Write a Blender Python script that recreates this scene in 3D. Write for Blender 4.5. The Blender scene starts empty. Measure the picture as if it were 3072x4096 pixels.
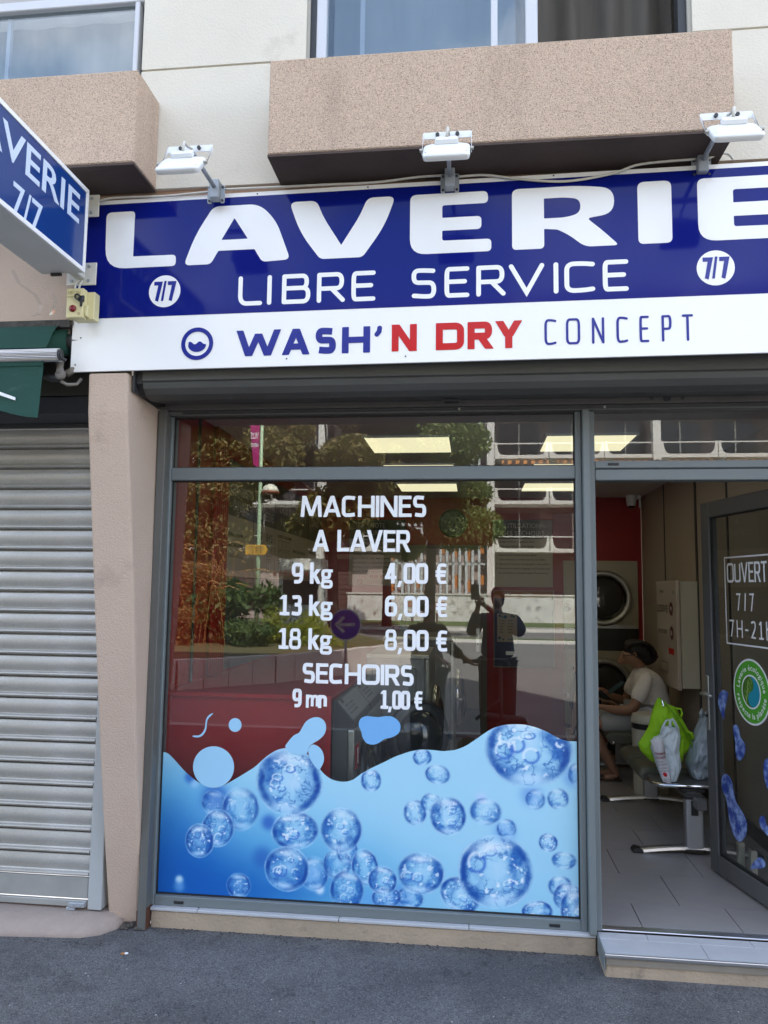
import bpy, bmesh, math, random
import numpy as np
from mathutils import Vector, Matrix

random.seed(7); rng = np.random.default_rng(7)
SC = bpy.context.scene
COL = SC.collection
PI = math.pi

# ------------------------------------------------------------------ camera
CAM = Vector((0.0, -3.75, 1.607))
RX, UP, FW = Vector((0.993122, 0.117152, 0.0)), None, None
yaw, pitch, roll = math.radians(6.679), math.radians(5.844), math.radians(0.713)
FW = Vector((-math.sin(yaw)*math.cos(pitch), math.cos(yaw)*math.cos(pitch), math.sin(pitch)))
r0 = Vector((math.cos(yaw), math.sin(yaw), 0)); u0 = r0.cross(FW)
RX = r0*math.cos(roll)+u0*math.sin(roll); UP = -r0*math.sin(roll)+u0*math.cos(roll)
cd = bpy.data.cameras.new('camera'); cam = bpy.data.objects.new('camera', cd); COL.objects.link(cam)
M = Matrix.Identity(4)
for i in range(3):
    M[i][0], M[i][1], M[i][2], M[i][3] = RX[i], UP[i], -FW[i], CAM[i]
cam.matrix_world = M
cd.sensor_fit = 'VERTICAL'; cd.sensor_height = 24.0; cd.lens = 24.0*3077/4096
cd.clip_start = 0.02; cd.clip_end = 600
SC.camera = cam

# ------------------------------------------------------------------ light
SUN = Vector((0.30, 0.50, 0.86)).normalized()          # towards the sun: behind the shop, high
wd = bpy.data.worlds.new('World'); SC.world = wd; wd.use_nodes = True
nt = wd.node_tree; bg = nt.nodes['Background']
sky = nt.nodes.new('ShaderNodeTexSky'); sky.sky_type = 'NISHITA'; sky.sun_disc = False
sky.sun_elevation = math.asin(SUN.z); sky.sun_rotation = math.atan2(SUN.x, SUN.y)
sky.air_density = 1.0; sky.dust_density = 1.5; sky.ozone_density = 1.0
tc = nt.nodes.new('ShaderNodeTexCoord'); nz = nt.nodes.new('ShaderNodeTexNoise')
nz.inputs['Scale'].default_value = 3.2; nz.inputs['Detail'].default_value = 7; nz.inputs['Roughness'].default_value = 0.55
cr_ = nt.nodes.new('ShaderNodeValToRGB'); cr_.color_ramp.elements[0].position = 0.46; cr_.color_ramp.elements[1].position = 0.68
cr_.color_ramp.elements[1].color = (0.75, 0.75, 0.75, 1)
mx = nt.nodes.new('ShaderNodeMix'); mx.data_type = 'RGBA'; mx.inputs[7].default_value = (9.0, 9.2, 9.6, 1)
nt.links.new(tc.outputs['Generated'], nz.inputs['Vector']); nt.links.new(nz.outputs['Fac'], cr_.inputs['Fac'])
nt.links.new(cr_.outputs['Color'], mx.inputs[0]); nt.links.new(sky.outputs['Color'], mx.inputs[6])
nt.links.new(mx.outputs[2], bg.inputs['Color']); bg.inputs['Strength'].default_value = 0.13
sl = bpy.data.lights.new('sun', 'SUN'); sl.energy = 5.0; sl.angle = math.radians(0.5); sl.color = (1.0, 0.95, 0.87)
so = bpy.data.objects.new('sun', sl); COL.objects.link(so); so.location = (0, 20, 30)
so.rotation_euler = SUN.to_track_quat('Z', 'Y').to_euler()
vs = SC.view_settings; vs.view_transform = 'Standard'; vs.look = 'None'; vs.gamma = 1.0; vs.use_curve_mapping = False
vs.exposure = 2.25

# ------------------------------------------------------------------ helpers
def at(px, py, Y=0.0):
    """survey point: where the sight line of the 3072x4096 photograph meets the facade-parallel plane y = Y"""
    d = FW + RX*((px-1536)/3077) - UP*((py-2048)/3077)
    return CAM + d*((Y-CAM.y)/d.y)

ORG = {}
def link(o, parent=None):
    COL.objects.link(o)
    if parent is not None: o.parent = parent
    return o
def tag(o, label, cat, group=None):
    o['label'] = label; o['category'] = cat
    if group: o['group'] = group
    return o
def thing(name, label, cat, loc=(0, 0, 0), group=None):
    o = bpy.data.objects.new(name, None); o.location = loc; o.empty_display_size = 0.05
    COL.objects.link(o); ORG[o.name] = Vector(loc)
    return tag(o, label, cat, group)
def struct(o): o['kind'] = 'structure'; return o
def stuff(o): o['kind'] = 'stuff'; return o

class MB:
    def __init__(s): s.v = []; s.f = []; s.uv = None
    def add(s, vs, fs):
        b = len(s.v); s.v += [tuple(p) for p in vs]; s.f += [tuple(i+b for i in f) for f in fs]; return s
    def box(s, x0, x1, y0, y1, z0, z1):
        return s.add([(x0,y0,z0),(x1,y0,z0),(x1,y1,z0),(x0,y1,z0),(x0,y0,z1),(x1,y0,z1),(x1,y1,z1),(x0,y1,z1)],
                     [(0,3,2,1),(4,5,6,7),(0,1,5,4),(1,2,6,5),(2,3,7,6),(3,0,4,7)])
    def quad(s, a, b, c, d): return s.add([a,b,c,d], [(0,1,2,3)])
    def loft(s, rings, cap=True, closed=True):
        n = len(rings[0]); vs = [p for r in rings for p in r]; fs = []
        for i in range(len(rings)-1):
            for j in range(n if closed else n-1):
                k = (j+1) % n; fs.append((i*n+j, i*n+k, (i+1)*n+k, (i+1)*n+j))
        if cap:
            fs.append(tuple(range(n))[::-1]); fs.append(tuple((len(rings)-1)*n+j for j in range(n)))
        return s.add(vs, fs)
    def prism(s, poly, axis, a, b):
        """poly in the two other axes (order x,y,z without axis), swept from a to b along axis"""
        def P(p, t):
            q = list(p); q.insert(axis, t); return tuple(q)
        return s.loft([[P(p, a) for p in poly], [P(p, b) for p in poly]])
    def tube(s, path, r, n=8, cap=True):
        rings = []; path = [Vector(p) for p in path]
        rr = r if isinstance(r, (list, tuple)) else [r]*len(path)
        up = None
        for i, p in enumerate(path):
            t = (path[min(i+1, len(path)-1)]-path[max(i-1, 0)]).normalized()
            if up is None: up = Vector((0,0,1)) if abs(t.z) < .9 else Vector((0,1,0))
            a = t.cross(up)
            if a.length < 1e-4: a = t.orthogonal()
            a.normalize(); b = a.cross(t).normalized(); up = b
            rings.append([tuple(p+(a*math.cos(2*PI*k/n)+b*math.sin(2*PI*k/n))*rr[i]) for k in range(n)])
        return s.loft(rings, cap)
    def cyl(s, a, b, r, n=16): return s.tube([a, b], r, n)
    def lathe(s, prof, c, ax=2, n=24):
        """prof: (radius, height) pairs about axis ax through c"""
        rings = []
        for r, h in prof:
            ring = []
            for k in range(n):
                u, v = r*math.cos(2*PI*k/n), r*math.sin(2*PI*k/n)
                q = [u, v]; q.insert(ax, h); ring.append((c[0]+q[0], c[1]+q[1], c[2]+q[2]))
            rings.append(ring)
        return s.loft(rings)
    def each(s, name, m, parent=None, merge=None, **kw):
        """one object per connected piece; merge: pieces whose x (or given key) ranges overlap stay together"""
        par = list(range(len(s.v)))
        def fnd(a):
            while par[a] != a: par[a] = par[par[a]]; a = par[a]
            return a
        for f in s.f:
            r = fnd(f[0])
            for i in f[1:]: par[fnd(i)] = r
        grp = {}
        for f in s.f: grp.setdefault(fnd(f[0]), []).append(f)
        gs = list(grp.values())
        if merge:
            rng_ = [(min(merge(s.v[i]) for f in G_ for i in f), max(merge(s.v[i]) for f in G_ for i in f), G_) for G_ in gs]
            rng_.sort(key=lambda q: q[0]); out = []
            for a, b, G_ in rng_:
                if out and a < out[-1][1]-(out[-1][1]-out[-1][0])*.5: out[-1] = (out[-1][0], max(b, out[-1][1]), out[-1][2]+G_)
                else: out.append((a, b, list(G_)))
            gs = [q[2] for q in out]
        res = []
        for fs in gs:
            ids = sorted({i for f in fs for i in f}); mp = {a: k for k, a in enumerate(ids)}
            q = MB(); q.v = [s.v[i] for i in ids]; q.f = [tuple(mp[i] for i in f) for f in fs]
            res.append(q.build(name, m, parent, **kw))
        return res
    def build(s, name, m, parent=None, smooth=False, bevel=0, seg=1, label=None, org=None):
        me = bpy.data.meshes.new(name)
        o0 = Vector((0,0,0))
        if parent is not None:
            rt = parent
            while rt.parent is not None: rt = rt.parent
            o0 = ORG.get(rt.name, o0)
        if org is not None: o0 = o0 + Vector(org)
        me.from_pydata([(p[0]-o0.x, p[1]-o0.y, p[2]-o0.z) for p in s.v], [], s.f)
        bm = bmesh.new(); bm.from_mesh(me); bmesh.ops.recalc_face_normals(bm, faces=bm.faces[:]); bm.to_mesh(me); bm.free()
        if smooth: me.shade_smooth()
        if m is not None: me.materials.append(m)
        o = bpy.data.objects.new(name, me)
        if org is not None: o.location = org
        link(o, parent)
        if parent is None: ORG[o.name] = o0
        if bevel:
            bv = o.modifiers.new('bevel', 'BEVEL'); bv.width = bevel; bv.segments = seg; bv.limit_method = 'ANGLE'; bv.angle_limit = 0.6
        if label: o['label'] = label
        return o

# ---- flat outlines
def rpoly(pts, n=6):
    """closed outline with rounded corners, pts = (x, y, r)"""
    out = []; N = len(pts)
    for i in range(N):
        p = Vector(pts[i][:2]); r = pts[i][2] if len(pts[i]) > 2 else 0
        if r <= 0: out.append(tuple(p)); continue
        a = Vector(pts[i-1][:2])-p; b = Vector(pts[(i+1) % N][:2])-p
        la, lb = a.length, b.length; a.normalize(); b.normalize()
        t = min(r, la*.48, lb*.48)
        p0, p1 = p+a*t, p+b*t
        for k in range(n+1):
            u = k/n; q = p0*(1-u)**2+p*2*u*(1-u)+p1*u*u; out.append(tuple(q))
    return out
def rpath(pts, n=8):
    out = [tuple(pts[0][:2])]
    for i in range(1, len(pts)-1):
        p = Vector(pts[i][:2]); r = pts[i][2] if len(pts[i]) > 2 else 0
        if r <= 0: out.append(tuple(p)); continue
        a = Vector(pts[i-1][:2])-p; b = Vector(pts[i+1][:2])-p
        ta, tb = min(r, a.length*.5), min(r, b.length*.5); a.normalize(); b.normalize()
        p0, p1 = p+a*ta, p+b*tb
        for k in range(n+1):
            u = k/n; out.append(tuple(p0*(1-u)**2+p*2*u*(1-u)+p1*u*u))
    out.append(tuple(pts[-1][:2])); return out
def ribbon(path, w, cap='round', n=5):
    """outline of a stroke of width w along path"""
    P = [Vector(p) for p in path]
    Q = [P[0]]
    for p in P[1:]:
        if (p-Q[-1]).length > 1e-6: Q.append(p)
    P = Q; L = []; R = []
    for i, p in enumerate(P):
        t0 = (p-P[i-1]).normalized() if i else None
        t1 = (P[i+1]-p).normalized() if i < len(P)-1 else None
        if t0 is None: t0 = t1
        if t1 is None: t1 = t0
        t = (t0+t1)
        t = t.normalized() if t.length > 1e-5 else t0
        nrm = Vector((-t.y, t.x)); c = max(.45, nrm.dot(Vector((-t0.y, t0.x))))
        dl = dr_ = w/2/c
        if 0 < i < len(P)-1:      # keep the inner side of a tight bow from crossing itself
            cross = t0.x*t1.y-t0.y*t1.x; ang = math.atan2(cross, t0.dot(t1)); ds = .5*((p-P[i-1]).length+(P[i+1]-p).length)
            if abs(ang) > 1e-3:
                R_in = .93*ds/abs(ang)
                if ang > 0: dl = min(dl, max(R_in, w*.04)) if ds < w else dl
                else: dr_ = min(dr_, max(R_in, w*.04)) if ds < w else dr_
        L.append(p+nrm*dl); R.append(p-nrm*dr_)
    def capf(c, a, b):
        if cap != 'round': return []
        v = a-c; s = []
        for k in range(1, n):
            th = -PI*k/n; s.append(c+Vector((v.x*math.cos(th)-v.y*math.sin(th), v.x*math.sin(th)+v.y*math.cos(th))))
        return s
    e = capf(P[-1], L[-1], R[-1]); st = capf(P[0], R[0], L[0])
    return [tuple(q) for q in L+e+R[::-1]+st]
def strip(path, w, cap='flat'):
    """even-weight stroke as a band of quads (no outline fill), round caps as fans"""
    P = [Vector(p) for p in path]; Q = [P[0]]
    for p in P[1:]:
        if (p-Q[-1]).length > w*.02: Q.append(p)
    P = Q; v = []; f = []
    for i, p in enumerate(P):
        t0 = (p-P[i-1]).normalized() if i else (P[1]-P[0]).normalized(); t1 = (P[i+1]-p).normalized() if i < len(P)-1 else t0
        t = (t0+t1).normalized() if (t0+t1).length > 1e-5 else t0
        nrm = Vector((-t.y, t.x)); c = max(.5, nrm.dot(Vector((-t0.y, t0.x))))
        v += [(*(p+nrm*(w/2/c)), 0), (*(p-nrm*(w/2/c)), 0)]
    n = len(P); f = [(2*i, 2*i+1, 2*i+3, 2*i+2) for i in range(n-1)]
    if cap == 'round':
        for c_, a, b in ((P[0], 1, 0), (P[-1], 2*n-2, 2*n-1)):
            va = Vector(v[a][:2])-c_; ids = [a]
            for k in range(1, 7):
                th = -PI*k/7; v.append((c_.x+va.x*math.cos(th)-va.y*math.sin(th), c_.y+va.x*math.sin(th)+va.y*math.cos(th), 0)); ids.append(len(v)-1)
            f.append(tuple(ids+[b]))
    return v, f
def ngon(lp): return [(p[0], p[1], 0) for p in lp], [tuple(range(len(lp)))]
def fill(loops, depth=0.0015, res=1):
    """mesh of an outline with holes: curve fill, extruded by depth (z 0..depth)"""
    cu = bpy.data.curves.new('outline', 'CURVE'); cu.dimensions = '2D'; cu.fill_mode = 'BOTH'; cu.extrude = depth/2
    for lp in loops:
        sp = cu.splines.new('POLY'); sp.points.add(len(lp)-1); sp.use_cyclic_u = True
        for i, p in enumerate(lp): sp.points[i].co = (p[0], p[1], 0, 1)
    o = bpy.data.objects.new('outline', cu)
    me = bpy.data.meshes.new_from_object(o)
    bpy.data.objects.remove(o); bpy.data.curves.remove(cu)
    v = [(p.co.x, p.co.y, p.co.z+depth/2) for p in me.vertices]; f = [tuple(p.vertices) for p in me.polygons]
    bpy.data.meshes.remove(me); return v, f
def frame_add(mb, vf, o, xd, yd, nd):
    """put flat (x, y, h) geometry into the frame origin o, axes xd, yd, nd"""
    o, xd, yd, nd = Vector(o), Vector(xd), Vector(yd), Vector(nd)
    mb.add([tuple(o+xd*p[0]+yd*p[1]+nd*p[2]) for p in vf[0]], vf[1]); return mb
def text_vf(s, offset=0.0, depth=0.0, res=3):
    cu = bpy.data.curves.new('t', 'FONT'); cu.body = s; cu.size = 1.0; cu.offset = offset; cu.resolution_u = res
    cu.extrude = depth; cu.fill_mode = 'BOTH' if depth else 'FRONT'
    o = bpy.data.objects.new('t', cu); me = bpy.data.meshes.new_from_object(o)
    v = [tuple(p.co) for p in me.vertices]; f = [tuple(p.vertices) for p in me.polygons]
    bpy.data.objects.remove(o); bpy.data.curves.remove(cu); bpy.data.meshes.remove(me)
    return v, f
CAPH = max(p[1] for p in text_vf('H')[0])
def fit_text(s, xl, xr, base, top, offset=0.0, depth=0.0012, res=3, cap=True):
    """text as flat geometry fitted between xl..xr, capitals from base to top"""
    v, f = text_vf(s, offset, 0.001, res)
    x0 = min(p[0] for p in v); x1 = max(p[0] for p in v)
    h = CAPH+offset*2 if cap else max(p[1] for p in v)
    sx = (xr-xl)/(x1-x0); sy = (top-base)/h
    return [(xl+(p[0]-x0)*sx, base+(p[1]+(offset if cap else 0))*sy, depth if p[2] > 0 else 0.0) for p in v], f

# ------------------------------------------------------------------ materials
def srgb(r, g, b):
    f = lambda c: (c/255/12.92 if c <= 10 else ((c/255+.055)/1.055)**2.4)
    return (f(r), f(g), f(b), 1)
MATS = {}
def mat(name, col, rough=0.6, metal=0.0, var=0.0, vscale=8.0, vcol=None, bump=0.0, bscale=60.0, spec=0.5, coat=0.0,
        stretch=None, detail=5, sub=0.0, trans=0.0, vlo=.35, vhi=.7):
    if name in MATS: return MATS[name]
    m = bpy.data.materials.new(name); m.use_nodes = True; t = m.node_tree; b = t.nodes['Principled BSDF']
    b.inputs['Base Color'].default_value = col if len(col) == 4 else (*col, 1)
    b.inputs['Roughness'].default_value = rough; b.inputs['Metallic'].default_value = metal
    b.inputs['Specular IOR Level'].default_value = spec; b.inputs['Coat Weight'].default_value = coat
    if coat: b.inputs['Coat Roughness'].default_value = 0.04
    if trans: b.inputs['Transmission Weight'].default_value = trans
    if var or bump:
        tcn = t.nodes.new('ShaderNodeTexCoord'); mp = t.nodes.new('ShaderNodeMapping')
        t.links.new(tcn.outputs['Object'], mp.inputs['Vector'])
        if stretch: mp.inputs['Scale'].default_value = stretch
    if var:
        n = t.nodes.new('ShaderNodeTexNoise'); n.inputs['Scale'].default_value = vscale; n.inputs['Detail'].default_value = detail
        n.inputs['Roughness'].default_value = 0.62
        t.links.new(mp.outputs['Vector'], n.inputs['Vector'])
        rp = t.nodes.new('ShaderNodeValToRGB'); rp.color_ramp.elements[0].position = vlo; rp.color_ramp.elements[1].position = vhi
        t.links.new(n.outputs['Fac'], rp.inputs['Fac'])
        mm = t.nodes.new('ShaderNodeMix'); mm.data_type = 'RGBA'
        c = col; d = vcol or tuple(x*.5 for x in c[:3])
        mm.inputs[6].default_value = (*c[:3], 1); mm.inputs[7].default_value = (*d[:3], 1)
        mu = t.nodes.new('ShaderNodeMath'); mu.operation = 'MULTIPLY'; mu.inputs[1].default_value = var
        t.links.new(rp.outputs['Color'], mu.inputs[0]); t.links.new(mu.outputs[0], mm.inputs[0])
        t.links.new(mm.outputs[2], b.inputs['Base Color'])
    if bump:
        n2 = t.nodes.new('ShaderNodeTexNoise'); n2.inputs['Scale'].default_value = bscale; n2.inputs['Detail'].default_value = 4
        t.links.new(mp.outputs['Vector'], n2.inputs['Vector'])
        bp = t.nodes.new('ShaderNodeBump'); bp.inputs['Strength'].default_value = bump; bp.inputs['Distance'].default_value = 0.01
        t.links.new(n2.outputs['Fac'], bp.inputs['Height']); t.links.new(bp.outputs['Normal'], b.inputs['Normal'])
    MATS[name] = m; return m
def layer(m, scale, lo, hi, col, amt, stretch=None, detail=6):
    """one more stain layer over a material's colour"""
    t = m.node_tree; b = t.nodes['Principled BSDF']
    tcn = t.nodes.new('ShaderNodeTexCoord'); mp = t.nodes.new('ShaderNodeMapping'); t.links.new(tcn.outputs['Object'], mp.inputs['Vector'])
    mp.inputs['Location'].default_value = (random.random()*9, random.random()*9, random.random()*9)
    if stretch: mp.inputs['Scale'].default_value = stretch
    n = t.nodes.new('ShaderNodeTexNoise'); n.inputs['Scale'].default_value = scale; n.inputs['Detail'].default_value = detail; n.inputs['Roughness'].default_value = .65
    t.links.new(mp.outputs['Vector'], n.inputs['Vector'])
    mr = t.nodes.new('ShaderNodeMapRange'); mr.inputs['From Min'].default_value = lo; mr.inputs['From Max'].default_value = hi
    mr.inputs['To Max'].default_value = amt; t.links.new(n.outputs['Fac'], mr.inputs['Value'])
    mm = t.nodes.new('ShaderNodeMix'); mm.data_type = 'RGBA'; mm.inputs[7].default_value = (*col[:3], 1)
    t.links.new(mr.outputs['Result'], mm.inputs[0])
    old = b.inputs['Base Color']
    if old.is_linked: t.links.new(old.links[0].from_socket, mm.inputs[6])
    else: mm.inputs[6].default_value = old.default_value
    t.links.new(mm.outputs[2], b.inputs['Base Color']); return m
def speckle(m, scale, cols, bump=0.5):
    """grains of several colours (pebble dash, asphalt): voronoi cells"""
    t = m.node_tree; b = t.nodes['Principled BSDF']
    tcn = t.nodes.new('ShaderNodeTexCoord'); v = t.nodes.new('ShaderNodeTexVoronoi'); v.inputs['Scale'].default_value = scale
    t.links.new(tcn.outputs['Object'], v.inputs['Vector'])
    sp = t.nodes.new('ShaderNodeSeparateColor'); t.links.new(v.outputs['Color'], sp.inputs[0])
    rp = t.nodes.new('ShaderNodeValToRGB'); rp.color_ramp.interpolation = 'CONSTANT'
    els = rp.color_ramp.elements
    while len(els) > 1: els.remove(els[-1])
    els[0].position = 0; els[0].color = (*cols[0][1][:3], 1); acc = cols[0][0]
    for w, c in cols[1:]:
        e = els.new(acc); e.color = (*c[:3], 1); acc += w
    t.links.new(sp.outputs[0], rp.inputs['Fac'])
    mul = t.nodes.new('ShaderNodeMix'); mul.data_type = 'RGBA'; mul.blend_type = 'MULTIPLY'; mul.inputs[0].default_value = 1
    old = b.inputs['Base Color']
    if old.is_linked: t.links.new(old.links[0].from_socket, mul.inputs[6])
    else: mul.inputs[6].default_value = old.default_value
    t.links.new(rp.outputs['Color'], mul.inputs[7]); t.links.new(mul.outputs[2], b.inputs['Base Color'])
    bp = t.nodes.new('ShaderNodeBump'); bp.inputs['Strength'].default_value = bump; bp.inputs['Distance'].default_value = .006; bp.invert = True
    t.links.new(v.outputs['Distance'], bp.inputs['Height'])
    if b.inputs['Normal'].is_linked: t.links.new(b.inputs['Normal'].links[0].from_socket, bp.inputs['Normal'])
    t.links.new(bp.outputs['Normal'], b.inputs['Normal']); return m
def emit(name, col, st):
    m = bpy.data.materials.new(name); m.use_nodes = True; b = m.node_tree.nodes['Principled BSDF']
    b.inputs['Base Color'].default_value = (.8, .8, .75, 1); b.inputs['Emission Color'].default_value = (*col, 1); b.inputs['Emission Strength'].default_value = st
    MATS[name] = m; return m
def glass(name, f0=0.045, tint=(0.93, 0.95, 0.94), dirt=0.0):
    """thin architectural glass: straight-through transmission plus Schlick mirror reflection"""
    m = bpy.data.materials.new(name); m.use_nodes = True; t = m.node_tree; t.nodes.clear()
    out = t.nodes.new('ShaderNodeOutputMaterial'); tr = t.nodes.new('ShaderNodeBsdfTransparent'); gl = t.nodes.new('ShaderNodeBsdfGlossy')
    tr.inputs['Color'].default_value = (*tint, 1); gl.inputs['Roughness'].default_value = 0.0; gl.inputs['Color'].default_value = (1, 1, 1, 1)
    ge = t.nodes.new('ShaderNodeNewGeometry'); dt = t.nodes.new('ShaderNodeVectorMath'); dt.operation = 'DOT_PRODUCT'
    t.links.new(ge.outputs['Normal'], dt.inputs[0]); t.links.new(ge.outputs['Incoming'], dt.inputs[1])
    ab = t.nodes.new('ShaderNodeMath'); ab.operation = 'ABSOLUTE'; t.links.new(dt.outputs['Value'], ab.inputs[0])
    su = t.nodes.new('ShaderNodeMath'); su.operation = 'SUBTRACT'; su.inputs[0].default_value = 1; t.links.new(ab.outputs[0], su.inputs[1])
    pw = t.nodes.new('ShaderNodeMath'); pw.operation = 'POWER'; pw.inputs[1].default_value = 5; t.links.new(su.outputs[0], pw.inputs[0])
    ma = t.nodes.new('ShaderNodeMath'); ma.operation = 'MULTIPLY_ADD'; ma.inputs[1].default_value = 1-f0; ma.inputs[2].default_value = f0
    t.links.new(pw.outputs[0], ma.inputs[0])
    mi = t.nodes.new('ShaderNodeMixShader'); t.links.new(ma.outputs[0], mi.inputs[0]); t.links.new(tr.outputs[0], mi.inputs[1]); t.links.new(gl.outputs[0], mi.inputs[2])
    t.links.new(mi.outputs[0], out.inputs[0]); MATS[name] = m; return m

m_cream = mat('cream_render', (.70, .66, .56), .9, var=.25, vscale=1.6, vcol=(.52, .47, .38), bump=.25, bscale=90)
layer(m_cream, 2.2, .60, .80, (.25, .20, .15), .45); layer(m_cream, 60, .68, .8, (.2, .16, .12), .5)
m_dash = mat('pebble_dash', (.60, .455, .345), .95, var=.35, vscale=2.5, vcol=(.53, .395, .29))
layer(m_dash, 4, .56, .8, (.34, .25, .185), .55, stretch=(1, 1, .25)); layer(m_dash, 1.1, .5, .8, (.45, .34, .26), .5)
speckle(m_dash, 250, [(.47, (1, 1, 1)), (.25, (.87, .85, .83)), (.08, (.62, .59, .56)), (.20, (1.18, 1.18, 1.16))], .7)
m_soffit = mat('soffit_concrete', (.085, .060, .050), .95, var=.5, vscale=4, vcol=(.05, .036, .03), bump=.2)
m_pink = mat('pink_render', (.53, .41, .325), .92, var=.4, vscale=2.2, vcol=(.45, .345, .27), bump=.5, bscale=120)
layer(m_pink, 3.5, .60, .80, (.24, .18, .14), .55); layer(m_pink, 1.3, .55, .62, (.50, .375, .29), .5); layer(m_pink, 45, .66, .78, (.24, .17, .13), .5)
m_fascia = mat('fascia_render', (.42, .27, .18), .92, var=.5, vscale=3, vcol=(.22, .13, .08), bump=.3)
m_frame = mat('grey_aluminium', (.155, .18, .185), .42, .0, var=.12, vscale=3, spec=.45)
m_rail = mat('guide_rail', (.115, .118, .11), .5, .0, var=.4, vscale=7, vcol=(.07, .07, .065), stretch=(1, 1, .25))
m_box = mat('shutter_box', (.085, .088, .083), .5, .1, var=.5, vscale=5, vcol=(.045, .043, .04), stretch=(.25, 1, 1.6))
m_darkbox = mat('dark_metal', (.045, .047, .05), .5, .2, var=.3, vscale=6)
m_black = mat('black_gasket', (.012, .012, .012), .6)
m_blackp = mat('black_plastic', (.02, .02, .021), .45, var=.3, vscale=20)
m_sill = mat('sill_tile', (.46, .47, .49), .45, var=.2, vscale=12)
m_plinth = mat('plinth_concrete', (.40, .315, .225), .95, var=.6, vscale=4, vcol=(.25, .20, .15), bump=.5, bscale=70)
layer(m_plinth, 9, .58, .74, (.09, .075, .06), .55)
m_asph = mat('asphalt', (.100, .099, .101), .93, var=.7, vscale=1.3, vcol=(.066, .066, .071))
layer(m_asph, 15, .575, .61, (.045, .045, .049), .75); layer(m_asph, 1.3, .44, .60, (.155, .153, .156), .6); layer(m_asph, 4, .55, .60, (.075, .075, .08), .6); layer(m_asph, 5, .60, .8, (.05, .051, .056), .6); layer(m_asph, .9, .5, .75, (.135, .137, .145), .6); layer(m_asph, 14, .62, .68, (.13, .132, .14), .5)
layer(m_asph, 26, .66, .72, (.03, .031, .034), .7); layer(m_asph, 2.6, .66, .70, (.045, .046, .05), .55)
speckle(m_asph, 200, [(.6, (1, 1, 1)), (.24, (.68, .68, .68)), (.11, (1.5, 1.5, 1.5)), (.05, (.4, .4, .4))], .8)
m_road = mat('road_asphalt', (.16, .155, .15), .92, var=.5, vscale=.4, vcol=(.11, .108, .105), bump=.4, bscale=40)
m_floor = mat('floor_tile', (.29, .275, .27), .38, var=.35, vscale=5, vcol=(.22, .205, .20), stretch=(1, 2.5, 1), spec=.35)
m_grout = mat('grout', (.045, .042, .04), .9)
m_alu = mat('aluminium', (.62, .63, .65), .28, .9)
m_chrome = mat('chrome', (.72, .73, .74), .12, 1.0)
m_steel = mat('brushed_steel', (.50, .50, .47), .35, .8, var=.25, vscale=4, stretch=(1, 1, 12))
m_white = mat('white_enamel', (.78, .80, .80), .35, coat=.2)
m_signw = mat('sign_white', (.90, .90, .88), .22, spec=.5)
m_blue = mat('sign_blue', (.0045, .0105, .175), .08, spec=.22)
m_blue2 = mat('print_blue', (.012, .022, .25), .2)
m_red2 = mat('print_red', (.56, .008, .012), .2)
m_hblue = mat('hanging_sign_blue', (.010, .048, .215), .12, spec=.5, var=.15, vscale=2)
m_hwhite = mat('hanging_sign_letter', (.62, .72, .86), .3)
m_galv = mat('grey_bracket', (.36, .39, .42), .5, .3, var=.2, vscale=14)
m_yellow = mat('cream_plastic', (.66, .60, .33), .4, var=.25, vscale=9, vcol=(.5, .42, .2))
m_redlamp = mat('red_lamp', (.20, .008, .012), .15, spec=.6)
m_green = mat('green_canvas', (.010, .062, .045), .85, var=.4, vscale=6, vcol=(.006, .042, .032), bump=.2, bscale=260)
layer(m_green, 5, .6, .8, (.16, .21, .18), .35, stretch=(1, 1, 3))
m_vinyl = mat('white_vinyl', (.82, .84, .86), .45)
m_lblue = mat('pale_blue_vinyl', (.33, .60, .82), .4)
m_mblue = mat('mid_blue_vinyl', (.17, .42, .76), .4)
m_redw = mat('red_wall_paint', (.31, .010, .010), .5, var=.2, vscale=2)
m_redbox = mat('red_laminate', (.36, .012, .012), .3, spec=.4)
m_beige = mat('beige_panel', (.40, .35, .285), .5, var=.12, vscale=2)
m_ceil = mat('ceiling_white', (.62, .58, .55), .9)
m_led = emit('led_panel', (1.0, .90, .58), .25)
m_cream2 = mat('cream_metal', (.55, .53, .44), .4, var=.1, vscale=4)
m_cable = mat('white_cable', (.62, .60, .53), .5)
m_glass = glass('window_glass', .062, (.90, .92, .91))
m_glass2 = glass('upper_glass', .085, (.80, .84, .86))
m_doorglass = glass('door_glass', .05, (.82, .84, .84))
m_skin = mat('skin_tan', (.30, .155, .095), .5, sub=.1)

# ================================================================== GROUND
g = MB()
g.box(-60, 60, -5.2, -0.02, -.25, 0.0)
pav = struct(g.build('pavement', m_asph))
g = MB(); g.box(-60, 60, -5.36, -5.2, -.25, .004); struct(g.build('kerb', mat('kerb_concrete', (.36, .35, .33), .9, var=.4, vscale=3)))
g = MB(); g.box(-150, 150, -120, -5.36, -.4, -.13); struct(g.build('road', m_road))

# ================================================================== BUILDING
bld = thing('apartment_building', 'apartment building with cream wall, pebble-dash balconies and the laundry in its ground floor', 'building', (0, 0, 0))
g = MB()
Yw = -0.42
def wallbox(x0, x1, z0, z1): g.box(x0, x1, Yw, -.10, z0, z1)
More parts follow.
